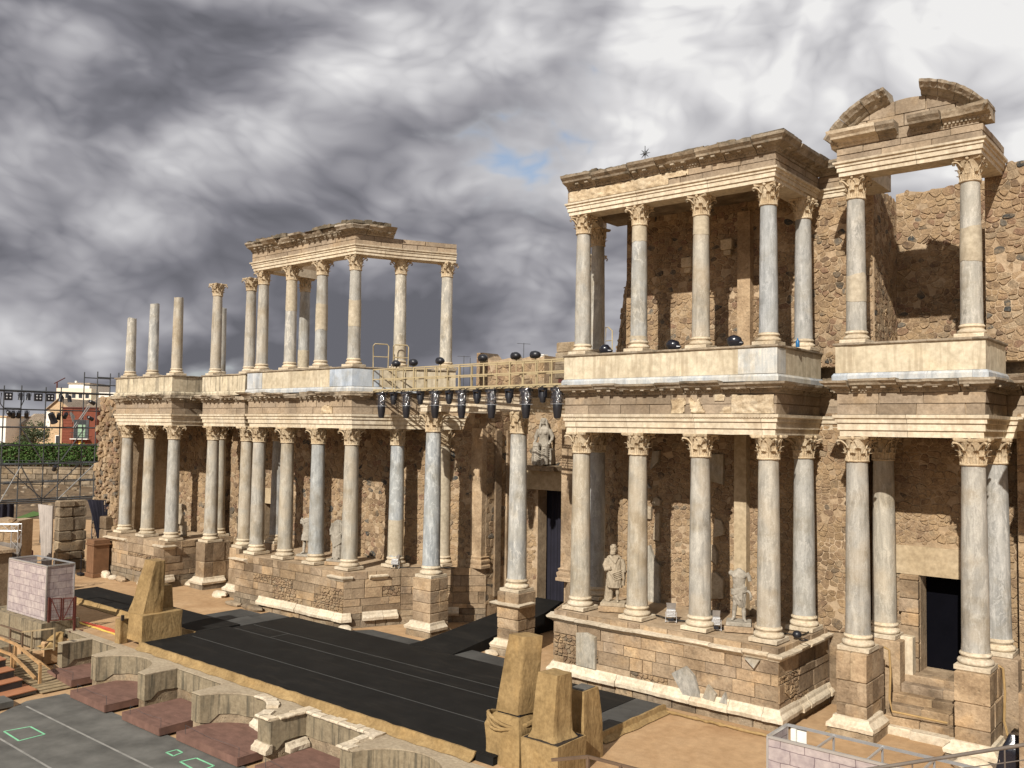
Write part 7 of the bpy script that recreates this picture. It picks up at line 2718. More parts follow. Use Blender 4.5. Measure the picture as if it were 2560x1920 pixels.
def top_lamp(label, p, rz):
    o = bpy.data.objects.new('rail_lamp', None)
    COL.objects.link(o)
    o.location = p
    o.rotation_euler = (0, 0, rz)
    tag(o, label, 'spotlight', 'bagged lamps on top of the bridge rail')
    m = MB()
    m.ball((0, -0.02, 0.2), 0.17, 12, 8, (1.3, 1.1, 0.95))
    m.v = [(a + 0.03 * nz(a * 6 + p[0], b * 6, c * 6), b + 0.03 * nz(a * 6, b * 6 + p[0], c * 6), c + 0.03 * nz(a * 6, b * 6, c * 6 + p[0])) for a, b, c in m.v]
    part_of(o, 'head', m, 'lamp_black', 60)
    m = MB()
    m.lathe([(0.13, -0.16), (0.145, -0.15), (0.145, 0.0), (0.11, 0.02)], 14)
    m.v = [(b_ * 0 + a - 0.10, -0.2 - c * 0.4 + 0.1, 0.2 + b_) for a, b_, c in m.v]
    part_of(o, 'barrel', m, 'lamp_black', 40)
    m = MB()
    m.tube([(0, 0, -0.45), (0, 0, 0.12)], 0.022, 6)
    part_of(o, 'stem', m, 'cream_metal')


ordt = ['bagged rail lamp nearest the hoop handrails', 'bagged rail lamp second from the hoop handrails', 'bagged rail lamp in front of the upper column at the beam end', 'bagged rail lamp in front of the ruined rubble chunk edge', 'bagged rail lamp left of the white chimney', 'bagged rail lamp nearest the right gallery']
for k, f in enumerate((0.147, 0.249, 0.400, 0.622, 0.779, 0.867)):
    top_lamp(ordt[k], tuple(bp_(f, 0.0, 12.0)), brz)

# hoop handrails at the left gallery, small rail at the right gallery
for k, (x0, y0) in enumerate(((-5.95, 0.62), (-5.45, 1.45))):
    o = thing('hoop_rail', ('hoop handrail touching the gallery corner column', 'hoop handrail beside the strongly streaked upper column')[k], 'handrail', (x0, y0, 12.1), 'hoop handrails on the left gallery')
    mb = MB()
    d_ = Vector((0.32, 0.62, 0)).normalized() * 0.74
    a = Vector((x0, y0, 11.95))
    b = a + d_
    mb.tube([a, a + Vector((0, 0, 1.2)), a + d_ * 0.1 + Vector((0, 0, 1.29)), b - d_ * 0.1 + Vector((0, 0, 1.29)), b + Vector((0, 0, 1.2)), b], 0.03, 7)
    mb.build('hoop', 'cream_metal', o, 60)
    mb = MB()
    mb.tube([a + Vector((0, 0, 0.68)), b + Vector((0, 0, 0.68))], 0.025, 6)
    mb.build('cross_bar', 'cream_metal', o)
o = thing('stair_rail', 'small cream stair rail behind the outer column of the right gallery', 'handrail', (6.8, 1.2, 12.1))
mb = MB()
for a, b in (((6.6, 1.6), (7.3, 1.0)),):
    A3, B3 = Vector((*a, 12.1)), Vector((*b, 12.1))
    mb.tube([A3, A3 + Vector((0, 0, 1.25)), A3.lerp(B3, 0.4) + Vector((0, 0, 1.2)), B3 + Vector((0, 0, 1.0)), B3], 0.025, 6)
    for h in (0.35, 0.7):
        mb.tube([A3 + Vector((0, 0, h)), B3 + Vector((0, 0, h * 0.9))], 0.02, 6)
mb.build('rail', 'cream_metal', o, 60)
for k, (x, y, lab, s_) in enumerate(((7.55, 0.15, 'black plastic bag on the right gallery ledge beside the stair rail', 1.0), (10.52, -0.05, 'black plastic bag with pinched tail on the right gallery ledge left of the third column', 1.0), (12.85, -0.05, 'upright black plastic bag on the right gallery ledge near the corner column', 1.1))):
    mb = MB()
    mb.ball((0, 0, 0), 0.21 * s_, 14, 10, (1.15, 1.0, 0.95))
    mb.tube([(0.08, 0, -0.02), (0.22, -0.02, -0.07), (0.32, -0.02, -0.06)], [0.15, 0.10, 0.05], 8)
    mb.v = [(x + a + 0.035 * nz(a * 6 + k, b * 6, c * 6), y + b + 0.035 * nz(a * 6, b * 6 + k * 3, c * 6), 12.12 + 0.18 * s_ + c + 0.03 * nz(a * 7, b * 7, c * 7 + k)) for a, b, c in mb.v]
    tag(mb.build('plastic_bag', 'bag', None, 60), lab, 'plastic bag', 'black bags on the right gallery ledge')
mb = MB()
mb.lathe([(0.06, 0), (0.065, 0.03), (0.065, 0.18), (0.035, 0.24), (0.022, 0.26), (0.022, 0.29), (0.015, 0.30)], 12, (14.62, 0.95, 12.12))
tag(mb.build('bottle', 'blue_sheet', None, 50), 'blue plastic bottle standing on the right gallery return', 'bottle')
# star shaped ornament
o = thing('star_ornament', 'thin dark metal star on a rod rising behind the right gallery roof', 'ornament', (6.87, 4.0, 18.5))
mb = MB()
mb.tube([(6.87, 4.0, 18.4), (6.87, 4.0, 21.15)], 0.015, 5)
mb.build('rod', 'dark_steel', o)
mb = MB()
for k in range(4):
    a = k * math.pi / 4
    dx, dz = 0.24 * math.cos(a), 0.24 * math.sin(a)
    mb.tube([(6.87 - dx, 4.0, 20.83 - dz), (6.87, 4.0, 20.83), (6.87 + dx, 4.0, 20.83 + dz)], [0.008, 0.035, 0.008], 5)
mb.ball((6.87, 4.0, 20.83), 0.07, 8, 6)
mb.build('star', 'dark_steel', o)
# ------------------------------------------------------------------ far left: scaffold tower with stage lamps
t = thing('scaffold', 'dark tube scaffold tower carrying stage lamps beside the far wall end', 'scaffold', (-44, 3, GZ))
ZB = [3.43, 4.80, 6.16, 7.55, 8.90, 10.23, 11.60]


def pole(mb, a, b, r=0.048):
    mb.tube([a, b], r, 6)


for x0, ys_ in ((-44.0, (-3.2, -0.1, 2.75, 5.5, 7.2)), (-45.6, (-3.6, -0.7, 2.3, 5.2, 7.3))):
    for y in ys_:
        mb = MB()
        pole(mb, (x0, y, GZ), (x0, y, 12.0 if y < 4.5 else 13.35))
        mb.build('standard', 'dark_steel', t)
    for z in ZB:
        mb = MB()
        pole(mb, (x0, -4.5, z), (x0, 7.4, z), 0.065 if z in (3.43, 11.6, 8.9) else 0.045)
        mb.build('ledger', 'dark_steel', t)
for z in (12.3, 12.9):
    mb = MB()
    pole(mb, (-44, 5.5, z), (-44, 7.2, z))
    pole(mb, (-45.6, 5.2, z), (-45.6, 7.3, z))
    mb.build('guard_rail', 'dark_steel', t)
mb = MB()
pole(mb, (-44, -4.4, 3.30), (-44, 7.4, 3.30), 0.05)
mb.build('ledger', 'dark_steel', t)
for a, b, m in (((-43.9, 2.8, 3.5), (-43.9, 5.5, 6.1), 'steel'), ((-43.9, -1.3, 3.5), (-43.9, 0.0, 6.0), 'steel'), ((-45.5, 2.2, 3.5), (-45.5, -0.6, 6.1), 'dark_steel'), ((-43.9, -0.1, 8.9), (-43.9, 1.6, 6.3), 'dark_steel'), ((-43.9, 4.6, 8.9), (-43.9, 2.9, 6.4), 'dark_steel'), ((-45.5, 5.1, 6.1), (-45.5, 2.4, 3.5), 'dark_steel'), ((-43.9, 4.8, 10.6), (-43.9, 3.7, 8.9), 'steel'), ((-43.9, 4.95, 10.6), (-43.9, 3.85, 8.9), 'steel'), ((-43.9, 0.0, 6.1), (-43.9, 1.4, 3.5), 'dark_steel')):
    mb = MB()
    pole(mb, a, b, 0.042)
    mb.build('brace', m, t)
for z in ZB[1:]:
    for y in (-0.1, 2.75, 5.5):
        mb = MB()
        pole(mb, (-44, y, z), (-45.6, y - 0.4, z))
        mb.build('transom', 'dark_steel', t)


def par(label, y, z, kind, tilt=0.0, roll_=0.0, x=-43.85):
    o = bpy.data.objects.new('stage_lamp', None)
    COL.objects.link(o)
    o.location = (x, y, z)
    tag(o, label, 'spotlight', 'stage lamps on the scaffold')
    m = MB()
    if kind == 'blinder':
        m.bbox(-0.10, 0.10, -0.27, 0.27, -0.68, -0.10, 0.02)
        part_of(o, 'housing', m, 'lamp_black')
        m = MB()
        for dy in (-0.12, 0.12):
            for dz in (-0.50, -0.28):
                m.lathe([(0.06, 0.0), (0.05, 0.02), (0.01, 0.025)], 10)
                k = 30
                m.v[-k:] = [(0.10 + c, dy + a, dz + b) for a, b, c in m.v[-k:]]
        part_of(o, 'lens', m, 'lens')
        m = MB()
        m.tube([(0, -0.30, -0.35), (0, -0.30, -0.03), (0, 0, 0.0), (0, 0.30, -0.03), (0, 0.30, -0.35)], 0.02, 6)
        part_of(o, 'yoke', m, 'lamp_black')
    else:
        s_ = 1.6 if kind == 'big' else 1.0
        L = MB()
        L.lathe([(0.06, 0.0), (0.13, -0.03), (0.15, -0.20), (0.15, -0.48), (0.165, -0.50), (0.165, -0.53), (0.10, -0.535)], 14)
        ca, sa = math.cos(tilt), math.sin(tilt)
        cb, sb = math.cos(roll_), math.sin(roll_)
        vv = []
        for a, b, c in L.v:
            a, c = a * ca + c * sa, -a * sa + c * ca
            b, c = b * cb - c * sb, b * sb + c * cb
            vv.append((a * s_, b * s_, c * s_ - 0.10))
        L.v = vv
        part_of(o, 'can', L, 'lamp_black', 40)
        m = MB()
        m.tube([(0, -0.19 * s_, -0.34 * s_), (0, -0.19 * s_, -0.05), (0, 0, 0.0), (0, 0.19 * s_, -0.05), (0, 0.19 * s_, -0.34 * s_)], 0.018, 6)
        part_of(o, 'yoke', m, 'lamp_black')


def fy(e):
    return -1.6 + e * 0.00428


for e, z, kd, ti, ro, lab in (
        (125, 11.55, 'blinder', 0, 0, 'four lens lamp at the outer left end of the top scaffold bar'),
        (325, 11.55, 'can', 0.1, 0, 'black can lamp right of the outermost four lens lamp'),
        (455, 11.55, 'can', 0.1, 0, 'black can lamp left of the middle four lens lamp'),
        (615, 11.55, 'blinder', 0, 0, 'four lens lamp in the middle of the top scaffold bar'),
        (815, 11.55, 'blinder', 0, 0, 'four lens lamp nearest the tan gable on the top scaffold bar'),
        (1010, 11.50, 'can', 0.1, -0.15, 'black can lamp left of the scaffold upright by the tan gable'),
        (1140, 11.50, 'can', 0.1, 0.2, 'black can lamp right of the scaffold upright by the tan gable'),
        (120, 10.15, 'can', 0.6, 0.9, 'tilted lamp at the outer left end of the second scaffold bar'),
        (215, 10.15, 'can', 0.6, 0.3, 'dark lamp second on the second scaffold bar'),
        (315, 10.15, 'can', 0.7, 0.1, 'dark lamp third on the second scaffold bar'),
        (435, 10.15, 'can', 0.7, 0.3, 'dark lamp fourth on the second scaffold bar, left of the tiled roof'),
        (830, 10.10, 'big', 0.2, 0.5, 'largest long black lamp slanting in front of the tiled roof'),
        (985, 10.10, 'can', 0.6, 0.15, 'dark lamp left of the grey hanging shutter'),
        (1115, 10.10, 'can', 0.9, 0.0, 'round dark lamp just left of the grey hanging shutter'),
        (1510, 11.10, 'can', 0.4, 1.2, 'lamp turned sideways above the red building corner'),
        (1490, 9.85, 'can', 0.4, 1.2, 'lamp turned sideways in front of the red building window'),
        (950, 6.10, 'can', 0.9, 0.3, 'lone dark lamp hanging low before the masonry terrace')):
    par(lab, fy(e), z, kd, ti, ro)
mb = MB()
mb.loft([[(-43.7, fy(1150), 10.0), (-43.66, fy(1170), 10.15), (-43.7, fy(1250), 9.75), (-43.66, fy(1210), 9.3)], [(-43.74, fy(1150), 10.0), (-43.70, fy(1170), 10.15), (-43.74, fy(1250), 9.75), (-43.70, fy(1210), 9.3)]])
tag(mb.build('lamp_shutter', 'steel'), 'grey lamp shutter hanging in front of the red building edge', 'lamp shutter')
for pts, lab in (([(-43.9, fy(20), 11.4), (-43.9, fy(10), 10.6), (-43.9, fy(60), 10.3), (-43.9, fy(330), 10.3), (-43.9, fy(385), 10.9), (-43.9, fy(380), 11.5)], 'black cable looping between the scaffold bars at the left edge'), ([(-43.9, fy(990), 11.5), (-43.9, fy(1050), 11.2), (-43.9, fy(1040), 9.9), (-43.9, fy(1060), 8.9)], 'black cable running down the scaffold upright by the tan gable'), ([(-43.9, fy(-40), 7.95), (-43.9, fy(120), 7.7), (-43.9, fy(380), 7.6), (-43.9, fy(600), 7.58)], 'black cable drooping in front of the white house wall')):
    mb = MB()
    mb.tube(pts, 0.035, 6)
    tag(mb.build('cable', 'cable'), lab, 'cable')

# curtains, ruin pillar, crate, truss
def curtain(name, label, a, b, z0, z1, mat, folds, taper=0.0, seed=0):
    A, B = Vector((*a, 0)), Vector((*b, 0))
    u_ = (B - A).normalized()
    n_ = Vector((u_.y, -u_.x, 0))
    L = (B - A).length
    rings = []
    m = 16
    for j in range(m + 1):
        z = z0 + (z1 - z0) * j / m
        w = 1 - taper * (1 - j / m) ** 0.8
        fr_, bk = [], []
        for i in range(41):
            s_ = i / 40
            p = A + u_ * L * (1 - w + w * s_ if taper > 0 else s_) + n_ * (0.09 * math.sin(s_ * folds * 6.28 + 0.8 * nz(s_ * 3, z * 0.4, seed)))
            fr_.append((p.x, p.y, z))
            bk.append((p.x - n_.x * 0.015, p.y - n_.y * 0.015, z))
        rings.append(fr_ + bk[::-1])
    mb = MB()
    mb.loft(rings)
    return tag(mb.build(name, mat, None, 60), label, 'curtain', 'side stage curtains')


curtain('curtain', 'grey folded curtain hanging left of the ruined stone pillar', (-33.9, -2.75), (-31.95, -2.70), 0.1, 4.05, 'cloth_grey', 6, 0.45, 1)
curtain('curtain', 'dark blue curtain narrowing to a point right of the ruined stone pillar', (-30.9, -1.05), (-29.3, -0.45), 0.9, 4.45, 'cloth_blue', 6, 0.75, 2)
curtain('curtain', 'short dark curtain under the scaffold at the left edge', (-43.95, -1.7), (-43.95, -0.3), 2.2, 3.3, 'cloth_blue', 3, 0.0, 3)
t = thing('ruin_pillar', 'ruined stone pillar between the grey and the dark blue curtain', 'ruin', (-31.4, -1.8, GZ))
rnd = random.Random(15)
z = GZ - 0.05
while z < 4.3:
    h = rnd.uniform(0.45, 0.7) if z < 2.0 else rnd.uniform(0.6, 1.0)
    y = -2.6
    while y < -1.0:
        ny = min(-0.9, y + rnd.uniform(0.6, 1.0))
        mb = MB()
        mb.bbox(-31.85 + rnd.uniform(-0.05, 0.03), -31.2 + rnd.uniform(-0.05, 0.05), y, ny - 0.02, z, min(z + h, 4.4) - 0.015, 0.06)
        mb.v = [(a + 0.05 * nz(a * 2, b * 2, c * 2), b + 0.04 * nz(a * 2 + 3, b * 2, c * 2), c + (0.1 * nz(a * 3, b * 3, 1) if c > 4.2 else 0)) for a, b, c in mb.v]
        mb.build('stone_block', 'sand_dark', t)
        y = ny
    z += h
t = thing('crate', 'tall brown wooden crate with moulded cap and base near the far wall end', 'crate', (-27.6, -2.2, GZ))
cr = Vector((-27.75, -1.75))
for nm, z0, z1, w in (('base', GZ, 0.30, 0.52), ('body', 0.302, 1.95, 0.46), ('collar', 1.952, 2.05, 0.54), ('cap', 2.052, 2.28, 0.48)):
    mb = MB()
    mb.bbox(cr.x - w, cr.x + w, cr.y - w, cr.y + w, z0, z1, 0.015)
    mb.build(nm, 'lectern', t)
for i in range(4):
    mb = MB()
    mb.box(cr.x - 0.44 + i * 0.225, cr.x - 0.44 + i * 0.225 + 0.21, cr.y - 0.475, cr.y - 0.461, 0.34, 1.92)
    mb.build('board', 'lectern', t)
mb = MB()
mb.tube([(-28.7, -2.3, GZ), (-28.7, -2.3, 1.3)], 0.03, 6)
mb.bbox(-28.95, -28.45, -2.45, -2.15, GZ, 0.22, 0.03)
tag(mb.build('lamp_stand', 'lamp_black'), 'black stand with heavy foot beside the tall brown crate', 'stand')
t = thing('corner_pier', 'tan block pier rising behind the tall brown crate', 'ruin', (-28.9, -0.6, GZ))
for i, (z0, z1) in enumerate(((0.0, 0.9), (0.92, 1.8), (1.82, 2.7), (2.72, 3.5))):
    mb = MB()
    mb.bbox(-29.35, -28.25 - 0.1 * i, -0.95, 0.05, z0, z1, 0.05)
    mb.build('stone_block', 'sand', t)
# rubble masonry seen at the left edge
rubble_wall('rubble_wall', 'rough stone ruin at the left edge below the scaffold', (-31.6, -8.6), (-28.6, -6.0), GZ, 3.75, 0.42, 131, thick=1.6, top=lambda s: 3.6 + 0.25 * nz(s * 1.5, 0, 2), limit=80)
mb = MB()
mb.bbox(-26.5, -22.4, -10.1, -8.7, GZ - 1.0, 2.70, 0.04)
mb.box(-26.8, -22.2, -10.2, -8.6, 2.705, 2.86)
tag(mb.build('side_building', 'sand'), 'tan side building corner with flat dark edge at the left border', 'building')
t = thing('truss', 'silver aluminium truss frame in front of the rough stone ruin', 'truss', (-24.5, -8.6, GZ))
TA, TB = Vector((-27.5, -11.3, 0)), Vector((-23.7, -7.95, 0))
for z in (3.92, 3.58):
    for dx in (0.0, 0.28):
        mb = MB()
        mb.tube([TA + Vector((-dx, dx, z)), TB + Vector((-dx, dx, z))], 0.024, 6)
        mb.build('chord', 'alu', t)
for i in range(12):
    mb = MB()
    a, b = TA.lerp(TB, i / 12), TA.lerp(TB, (i + 1) / 12)
    mb.tube([a + Vector((0, 0, 3.58 if i % 2 else 3.92)), b + Vector((0, 0, 3.92 if i % 2 else 3.58))], 0.014, 5)
    mb.build('lattice', 'alu', t)
for dx, dy in ((0, 0), (-0.28, 0.28), (-0.28, -0.22)):
    mb = MB()
    mb.tube([TB + Vector((dx, dy, 1.0)), TB + Vector((dx, dy, 3.92))], 0.024, 6)
    mb.build('chord', 'alu', t)
for i in range(7):
    mb = MB()
    z0 = 1.2 + i * 0.38
    mb.tube([TB + Vector((0, 0, z0)), TB + Vector((-0.28, 0.28 if i % 2 else -0.22, z0 + 0.36))], 0.014, 5)
    mb.build('lattice', 'alu', t)
mb = MB()
rings = []
for i in range(20):
    s_ = i / 19
    x, y = -26.8 + 3.0 * s_, -9.6 + 1.9 * s_
    zt = 2.95 + 0.12 * nz(i * 0.5, 1, 1)
    rings.append([(x, y, zt), (x + 0.1 + 0.06 * nz(i, 2, 2), y - 0.12, zt - 0.5), (x + 0.05, y - 0.1, 2.15), (x, y, 2.15), (x + 0.05, y - 0.05, zt - 0.5)])
mb.loft(rings)
tag(mb.build('tarpaulin', 'rail_grey', None, 50), 'grey tarpaulin slung below the silver truss at the left edge', 'tarpaulin')
railing('dark timber gate rail on the sandy path left of the grey curtain', [(-36.5, -3.6, 0.95), (-33.5, -3.2, 1.15)], 'oxide', [((-36.5, -3.6, 0.95), 0.95), ((-35.2, -3.42, 1.03), 0.95), ((-33.5, -3.2, 1.15), 1.1)], 0.7, 0.05, 'gate rails on the sandy path')

# ------------------------------------------------------------------ town side: bank, terrace wall, hedge, houses
FX, RX = Vector((-0.640, 0.768)), Vector((0.768, 0.640))


def town(u_, d_):
    p = Vector((CAM.x, CAM.y)) + FX * d_ + RX * u_
    return p.x, p.y


def prism(mb, q, z0, z1):
    mb.loft([[(x, y, z0) for x, y in q], [(x, y, z1) for x, y in q]])


def tbox(mb, u0, u1, d0, d1, z0, z1):
    prism(mb, [town(u0, d0), town(u1, d0), town(u1, d1), town(u0, d1)], z0, z1)


mb = MB()
n, m = 40, 10
for j in range(m + 1):
    for i in range(n + 1):
        u_ = -110 + 85 * i / n
        d_ = 86 + 19.5 * j / m
        x, y = town(u_, d_)
        z = GZ + 1.9 * (j / m) ** 1.2 + 0.35 * nz(x * 0.3, y * 0.3, 1) * (j / m) + 0.02
        mb.v.append((x, y, z))
for j in range(m):
    for i in range(n):
        a = j * (n + 1) + i
        mb.f.append((a, a + 1, a + n + 2, a + n + 1))
struct('earth_bank', mb, 'bank', 180)
mb = MB()
for j in range(9):
    for i in range(9):
        u_ = -49.0 + 4.4 * i / 8 + 2.2 * (j / 8)
        d_ = 84 + 13 * (1 - j / 8)
        u_ -= 0.5 * i * (j / 8)
        x, y = town(u_, d_)
        mb.v.append((x, y, GZ + 0.06 + (1.25 * max(0, (d_ - 86) / 19.5) ** 1.2 if d_ > 86 else 0) + 0.05))
for j in range(8):
    for i in range(8):
        a = j * 9 + i
        mb.f.append((a, a + 1, a + 10, a + 9))
o = mb.build('lawn', 'grassblade', None, 180)
o['kind'] = 'structure'
rnd = random.Random(44)
mb = MB()
for i in range(110):
    u_, d_ = rnd.uniform(-66, -42), rnd.uniform(88, 104)
    x, y = town(u_, d_)
    z = GZ + 1.9 * ((d_ - 86) / 19.5) ** 1.2
    s_ = rnd.uniform(0.10, 0.38)
    o_ = len(mb.v)
    mb.ball((0, 0, 0), 1.0, 7, 4)
    mb.v[o_:] = [(x + s_ * 1.4 * a_ * (1 + 0.4 * nz(a_ + i, b_, c_)), y + s_ * b_ * (1 + 0.4 * nz(a_, b_ + i, c_)), z + s_ * 0.7 * c_) for a_, b_, c_ in mb.v[o_:]]
o = mb.build('scattered_rocks', 'sand_dark', None, 40)
o['kind'] = 'stuff'
rnd = random.Random(19)
A, B = town(-72, 105), town(-44, 105)
o, frT = rubble_wall('terrace_wall', 'terrace wall of large squared stones under the clipped hedge', A, B, 1.5, 1.9, 0.6, 140, thick=1.0, limit=0)
frT = Frame(A, B)
lay_pieces(frT, ashlar(frT.w, [1.4, 2.0, 2.62, 3.22, 3.85], 0.8, 2.0, rnd), o, 'ashlar_block', 'sand_dark', 160, (0.0, 0.10), 0.03, 0.06, rnd, rough=False, tilt=0.02)
mb = MB()
tbox(mb, -72, -44, 105.06, 106.5, 1.4, 3.83)
tbox(mb, -72.1, -43.9, 104.95, 106.5, 3.86, 4.02)
mb.build('wall_body', 'sand_dark', o)
mb = MB()
tbox(mb, -110, -20, 106.5, 260, 0.0, 3.9)
struct('town_ground', mb, 'earth')


def leaves(mb, n, fn, size, rnd):
    for _ in range(n):
        p = Vector(fn())
        a = Vector((rnd.gauss(0, 1), rnd.gauss(0, 1), rnd.gauss(0, 1))).normalized()
        b = a.cross(Vector((rnd.gauss(0, 1), rnd.gauss(0, 1), rnd.gauss(0, 1)))).normalized()
        s_ = size * rnd.uniform(0.6, 1.3)
        mb.add([p - a * s_, p + b * s_ * 0.5, p + a * s_, p - b * s_ * 0.5], [(0, 1, 2, 3)])


mb = MB()
rnd = random.Random(23)


def hp_():
    u_ = rnd.uniform(-75, -43)
    f = rnd.random()
    top_z = 6.55 + 0.12 * nz(u_ * 0.6, 1, 1)
    if f < 0.55:
        d_, z = 107.0 + rnd.gauss(0, 0.14) + 0.25 * nz(u_ * 0.8, 3, 1), rnd.uniform(4.2, top_z)
    elif f < 0.85:
        d_, z = rnd.uniform(107, 109.3), top_z + rnd.gauss(0, 0.08)
    else:
        d_, z = rnd.uniform(107.2, 109), rnd.uniform(4.2, top_z)
    x, y = town(u_, d_)
    return x, y, z


leaves(mb, 15000, hp_, 0.17, rnd)
o = mb.build('hedge_leaves', 'leaf', None, fix=False)
hd = o
o.name = 'hedge'
tag(o, 'long clipped green hedge on top of the terrace wall', 'hedge')
mb = MB()
tbox(mb, -75, -43, 107.25, 109.1, 3.9, 6.3)
mb.build('inner_branches', 'bark', o)
mb = MB()
for i in range(40):
    x, y = town(-75 + i * 0.8, 106.8)
    mb.tube([(x, y, 3.9), (x, y, 4.75)], 0.03, 4)
for z in (4.35, 4.7):
    a, b = town(-75, 106.8), town(-43, 106.8)
    mb.tube([(*a, z), (*b, z)], 0.03, 4)
tag(mb.build('wire_fence', 'dark_steel'), 'thin dark wire fence at the foot of the clipped hedge', 'fence')


def house(label, mat, u0, u1, d0, d1, z0, z1, group='houses beyond the hedge'):
    x, y = town((u0 + u1) / 2, d0)
    t = thing('house', label, 'house', (x, y, z0), group)
    mb = MB()
    tbox(mb, u0, u1, d0, d1, z0, z1)
    mb.build('wall', mat, t)
    return t


def pitched(t, u0, u1, d0, d1, ze, zr, ridge_d=0.5, over=0.3):
    mb = MB()
    dr = d0 + (d1 - d0) * ridge_d
    for s0, s1, zz0, zz1 in ((d0 - over, dr, ze, zr), (d1 + over, dr, ze, zr)):
        q = [(*town(u0 - over, s0), zz0), (*town(u1 + over, s0), zz0), (*town(u1 + over, s1), zz1), (*town(u0 - over, s1), zz1)]
        mb.loft([[(x, y, z) for x, y, z in q], [(x, y, z + 0.15) for x, y, z in q]])
    mb.build('roof', 'tile', t)
    mb = MB()
    k = int((u1 - u0) / 0.30)
    for i in range(k):
        uu = u0 + (u1 - u0) * (i + 0.5) / k
        a, b = town(uu, d0 - over), town(uu, dr)
        mb.tube([(*a, ze + 0.17), (*b, zr + 0.17)], 0.075, 4)
    o = mb.build('tile_rows', 'tile', t)
    o['kind'] = 'stuff'
    mb = MB()
    for uu in (u0 + 0.05, u1 - 0.05):
        a, b, c = town(uu, d0 + 0.1), town(uu, dr), town(uu, d1 - 0.1)
        a2, b2, c2 = town(uu + 0.1, d0 + 0.1), town(uu + 0.1, dr), town(uu + 0.1, d1 - 0.1)
        mb.loft([[(*a, ze - 0.02), (*b, zr - 0.05), (*c, ze - 0.02)], [(*a2, ze - 0.02), (*b2, zr - 0.05), (*c2, ze - 0.02)]])
    mb.build('gable_wall', 'tan_wall', t)


def win(t, u0, u1, d0, z0, z1, glass='glass_dark', frame='white_wall'):
    mb = MB()
    tbox(mb, u0 - 0.12, u1 + 0.12, d0 - 0.05, d0 + 0.02, z0 - 0.12, z1 + 0.12)
    f_ = mb.build('window', frame, t)
    mb = MB()
    tbox(mb, u0, u1, d0 - 0.08, d0 - 0.052, z0, z1)
    mb.build('pane', glass, f_)


h = house('white rendered house wall cut by the left edge behind the hedge', 'white_wall', -90, -78.0, 138, 150, 3.9, 10.0)
mb = MB()
tbox(mb, -90.3, -77.8, 137.8, 150.2, 10.0, 10.2)
mb.build('eave', 'tan_wall', h)
h = house('low tan house with long tiled roof and small white chimney', 'tan_wall', -77.7, -73.0, 142, 150, 3.9, 8.7)
pitched(h, -77.7, -72.9, 142, 150, 8.7, 10.5)
mb = MB()
tbox(mb, -74.3, -73.8, 143.0, 143.5, 9.0, 10.0)
mb.build('chimney', 'white_wall', h)
win(h, -76.8, -76.3, 142, 6.8, 7.8)
win(h, -75.1, -74.6, 142, 6.8, 7.8)
h = house('tan gabled house front between the tiled roofs', 'tan_wall', -72.8, -69.0, 140, 150, 3.9, 11.3)
mb = MB()
q = [(-72.8, 11.3), (-69.0, 11.3), (-71.0, 12.9)]
mb.loft([[(*town(a, 140.02), z) for a, z in q], [(*town(a, 149.9), z) for a, z in q]])
mb.build('gable', 'tan_wall', h)
mb = MB()
for (a0, z0), (a1, z1) in (((-73.1, 11.1), (-71.0, 12.95)), ((-71.0, 12.95), (-68.7, 11.1))):
    mb.loft([[(*town(a0, 139.7), z0), (*town(a1, 139.7), z1), (*town(a1, 139.7), z1 + 0.14), (*town(a0, 139.7), z0 + 0.14)], [(*town(a0, 150), z0), (*town(a1, 150), z1), (*town(a1, 150), z1 + 0.14), (*town(a0, 150), z0 + 0.14)]])
mb.build('roof', 'tile', h)
mb = MB()
tbox(mb, -72.85, -72.2, 139.9, 140.02, 8.5, 11.0)
tbox(mb, -69.9, -69.0, 139.9, 140.02, 5.0, 8.6)
mb.build('white_patch', 'white_wall', h)
win(h, -71.2, -70.7, 140, 6.0, 7.2)
h = house('long house with pale tiled roof rising behind the red building', 'cream_wall', -69.6, -62.0, 146, 156, 3.9, 11.6)
pitched(h, -69.8, -61.5, 146, 156, 11.6, 13.4)
h = house('red clad building with a tall green curtained window', 'red_wall', -68.8, -63.5, 137, 145, 3.9, 11.5)
mb = MB()
tbox(mb, -68.95, -63.3, 136.8, 145, 11.5, 11.68)
mb.build('eave', 'oxide', h)
for i in range(16):
    mb = MB()
    z0 = 4.0 + i * 0.465
    tbox(mb, -68.78, -67.25, 136.93, 136.998, z0 + 0.015, z0 + 0.45)
    mb.build('cladding_panel', 'red_wall', h)
mb = MB()
tbox(mb, -67.0, -64.7, 136.9, 136.99, 6.9, 9.75)
f_ = mb.build('window', 'dark_steel', h)
mb = MB()
tbox(mb, -66.3, -65.2, 136.86, 136.898, 7.1, 9.0)
mb.build('curtain', 'green_cloth', f_)
mb = MB()
tbox(mb, -66.9, -66.45, 136.86, 136.898, 7.0, 9.7)
tbox(mb, -66.3, -65.2, 136.86, 136.898, 9.05, 9.65)
mb.build('pane', 'glass_dark', f_)
mb = MB()
tbox(mb, -67.2, -64.5, 136.2, 136.9, 6.75, 6.88)
mb.build('balcony_slab', 'white_wall', h)
mb = MB()
for i in range(14):
    x, y = town(-67.15 + i * 0.2, 136.25)
    mb.tube([(x, y, 6.88), (x, y, 7.8)], 0.015, 4)
a, b = town(-67.2, 136.25), town(-64.5, 136.25)
mb.tube([(*a, 7.8), (*b, 7.8)], 0.03, 4)
mb.build('balcony_rail', 'dark_steel', h)
mb = MB()
tbox(mb, -66.15, -65.6, 136.9, 136.99, 5.8, 6.5)
mb.build('sign', 'yellow_tape', h)
h = house('white apartment block far off above the tiled roofs', 'white_wall', -149, -142, 300, 315, 4, 22.3, 'far white blocks')
mb = MB()
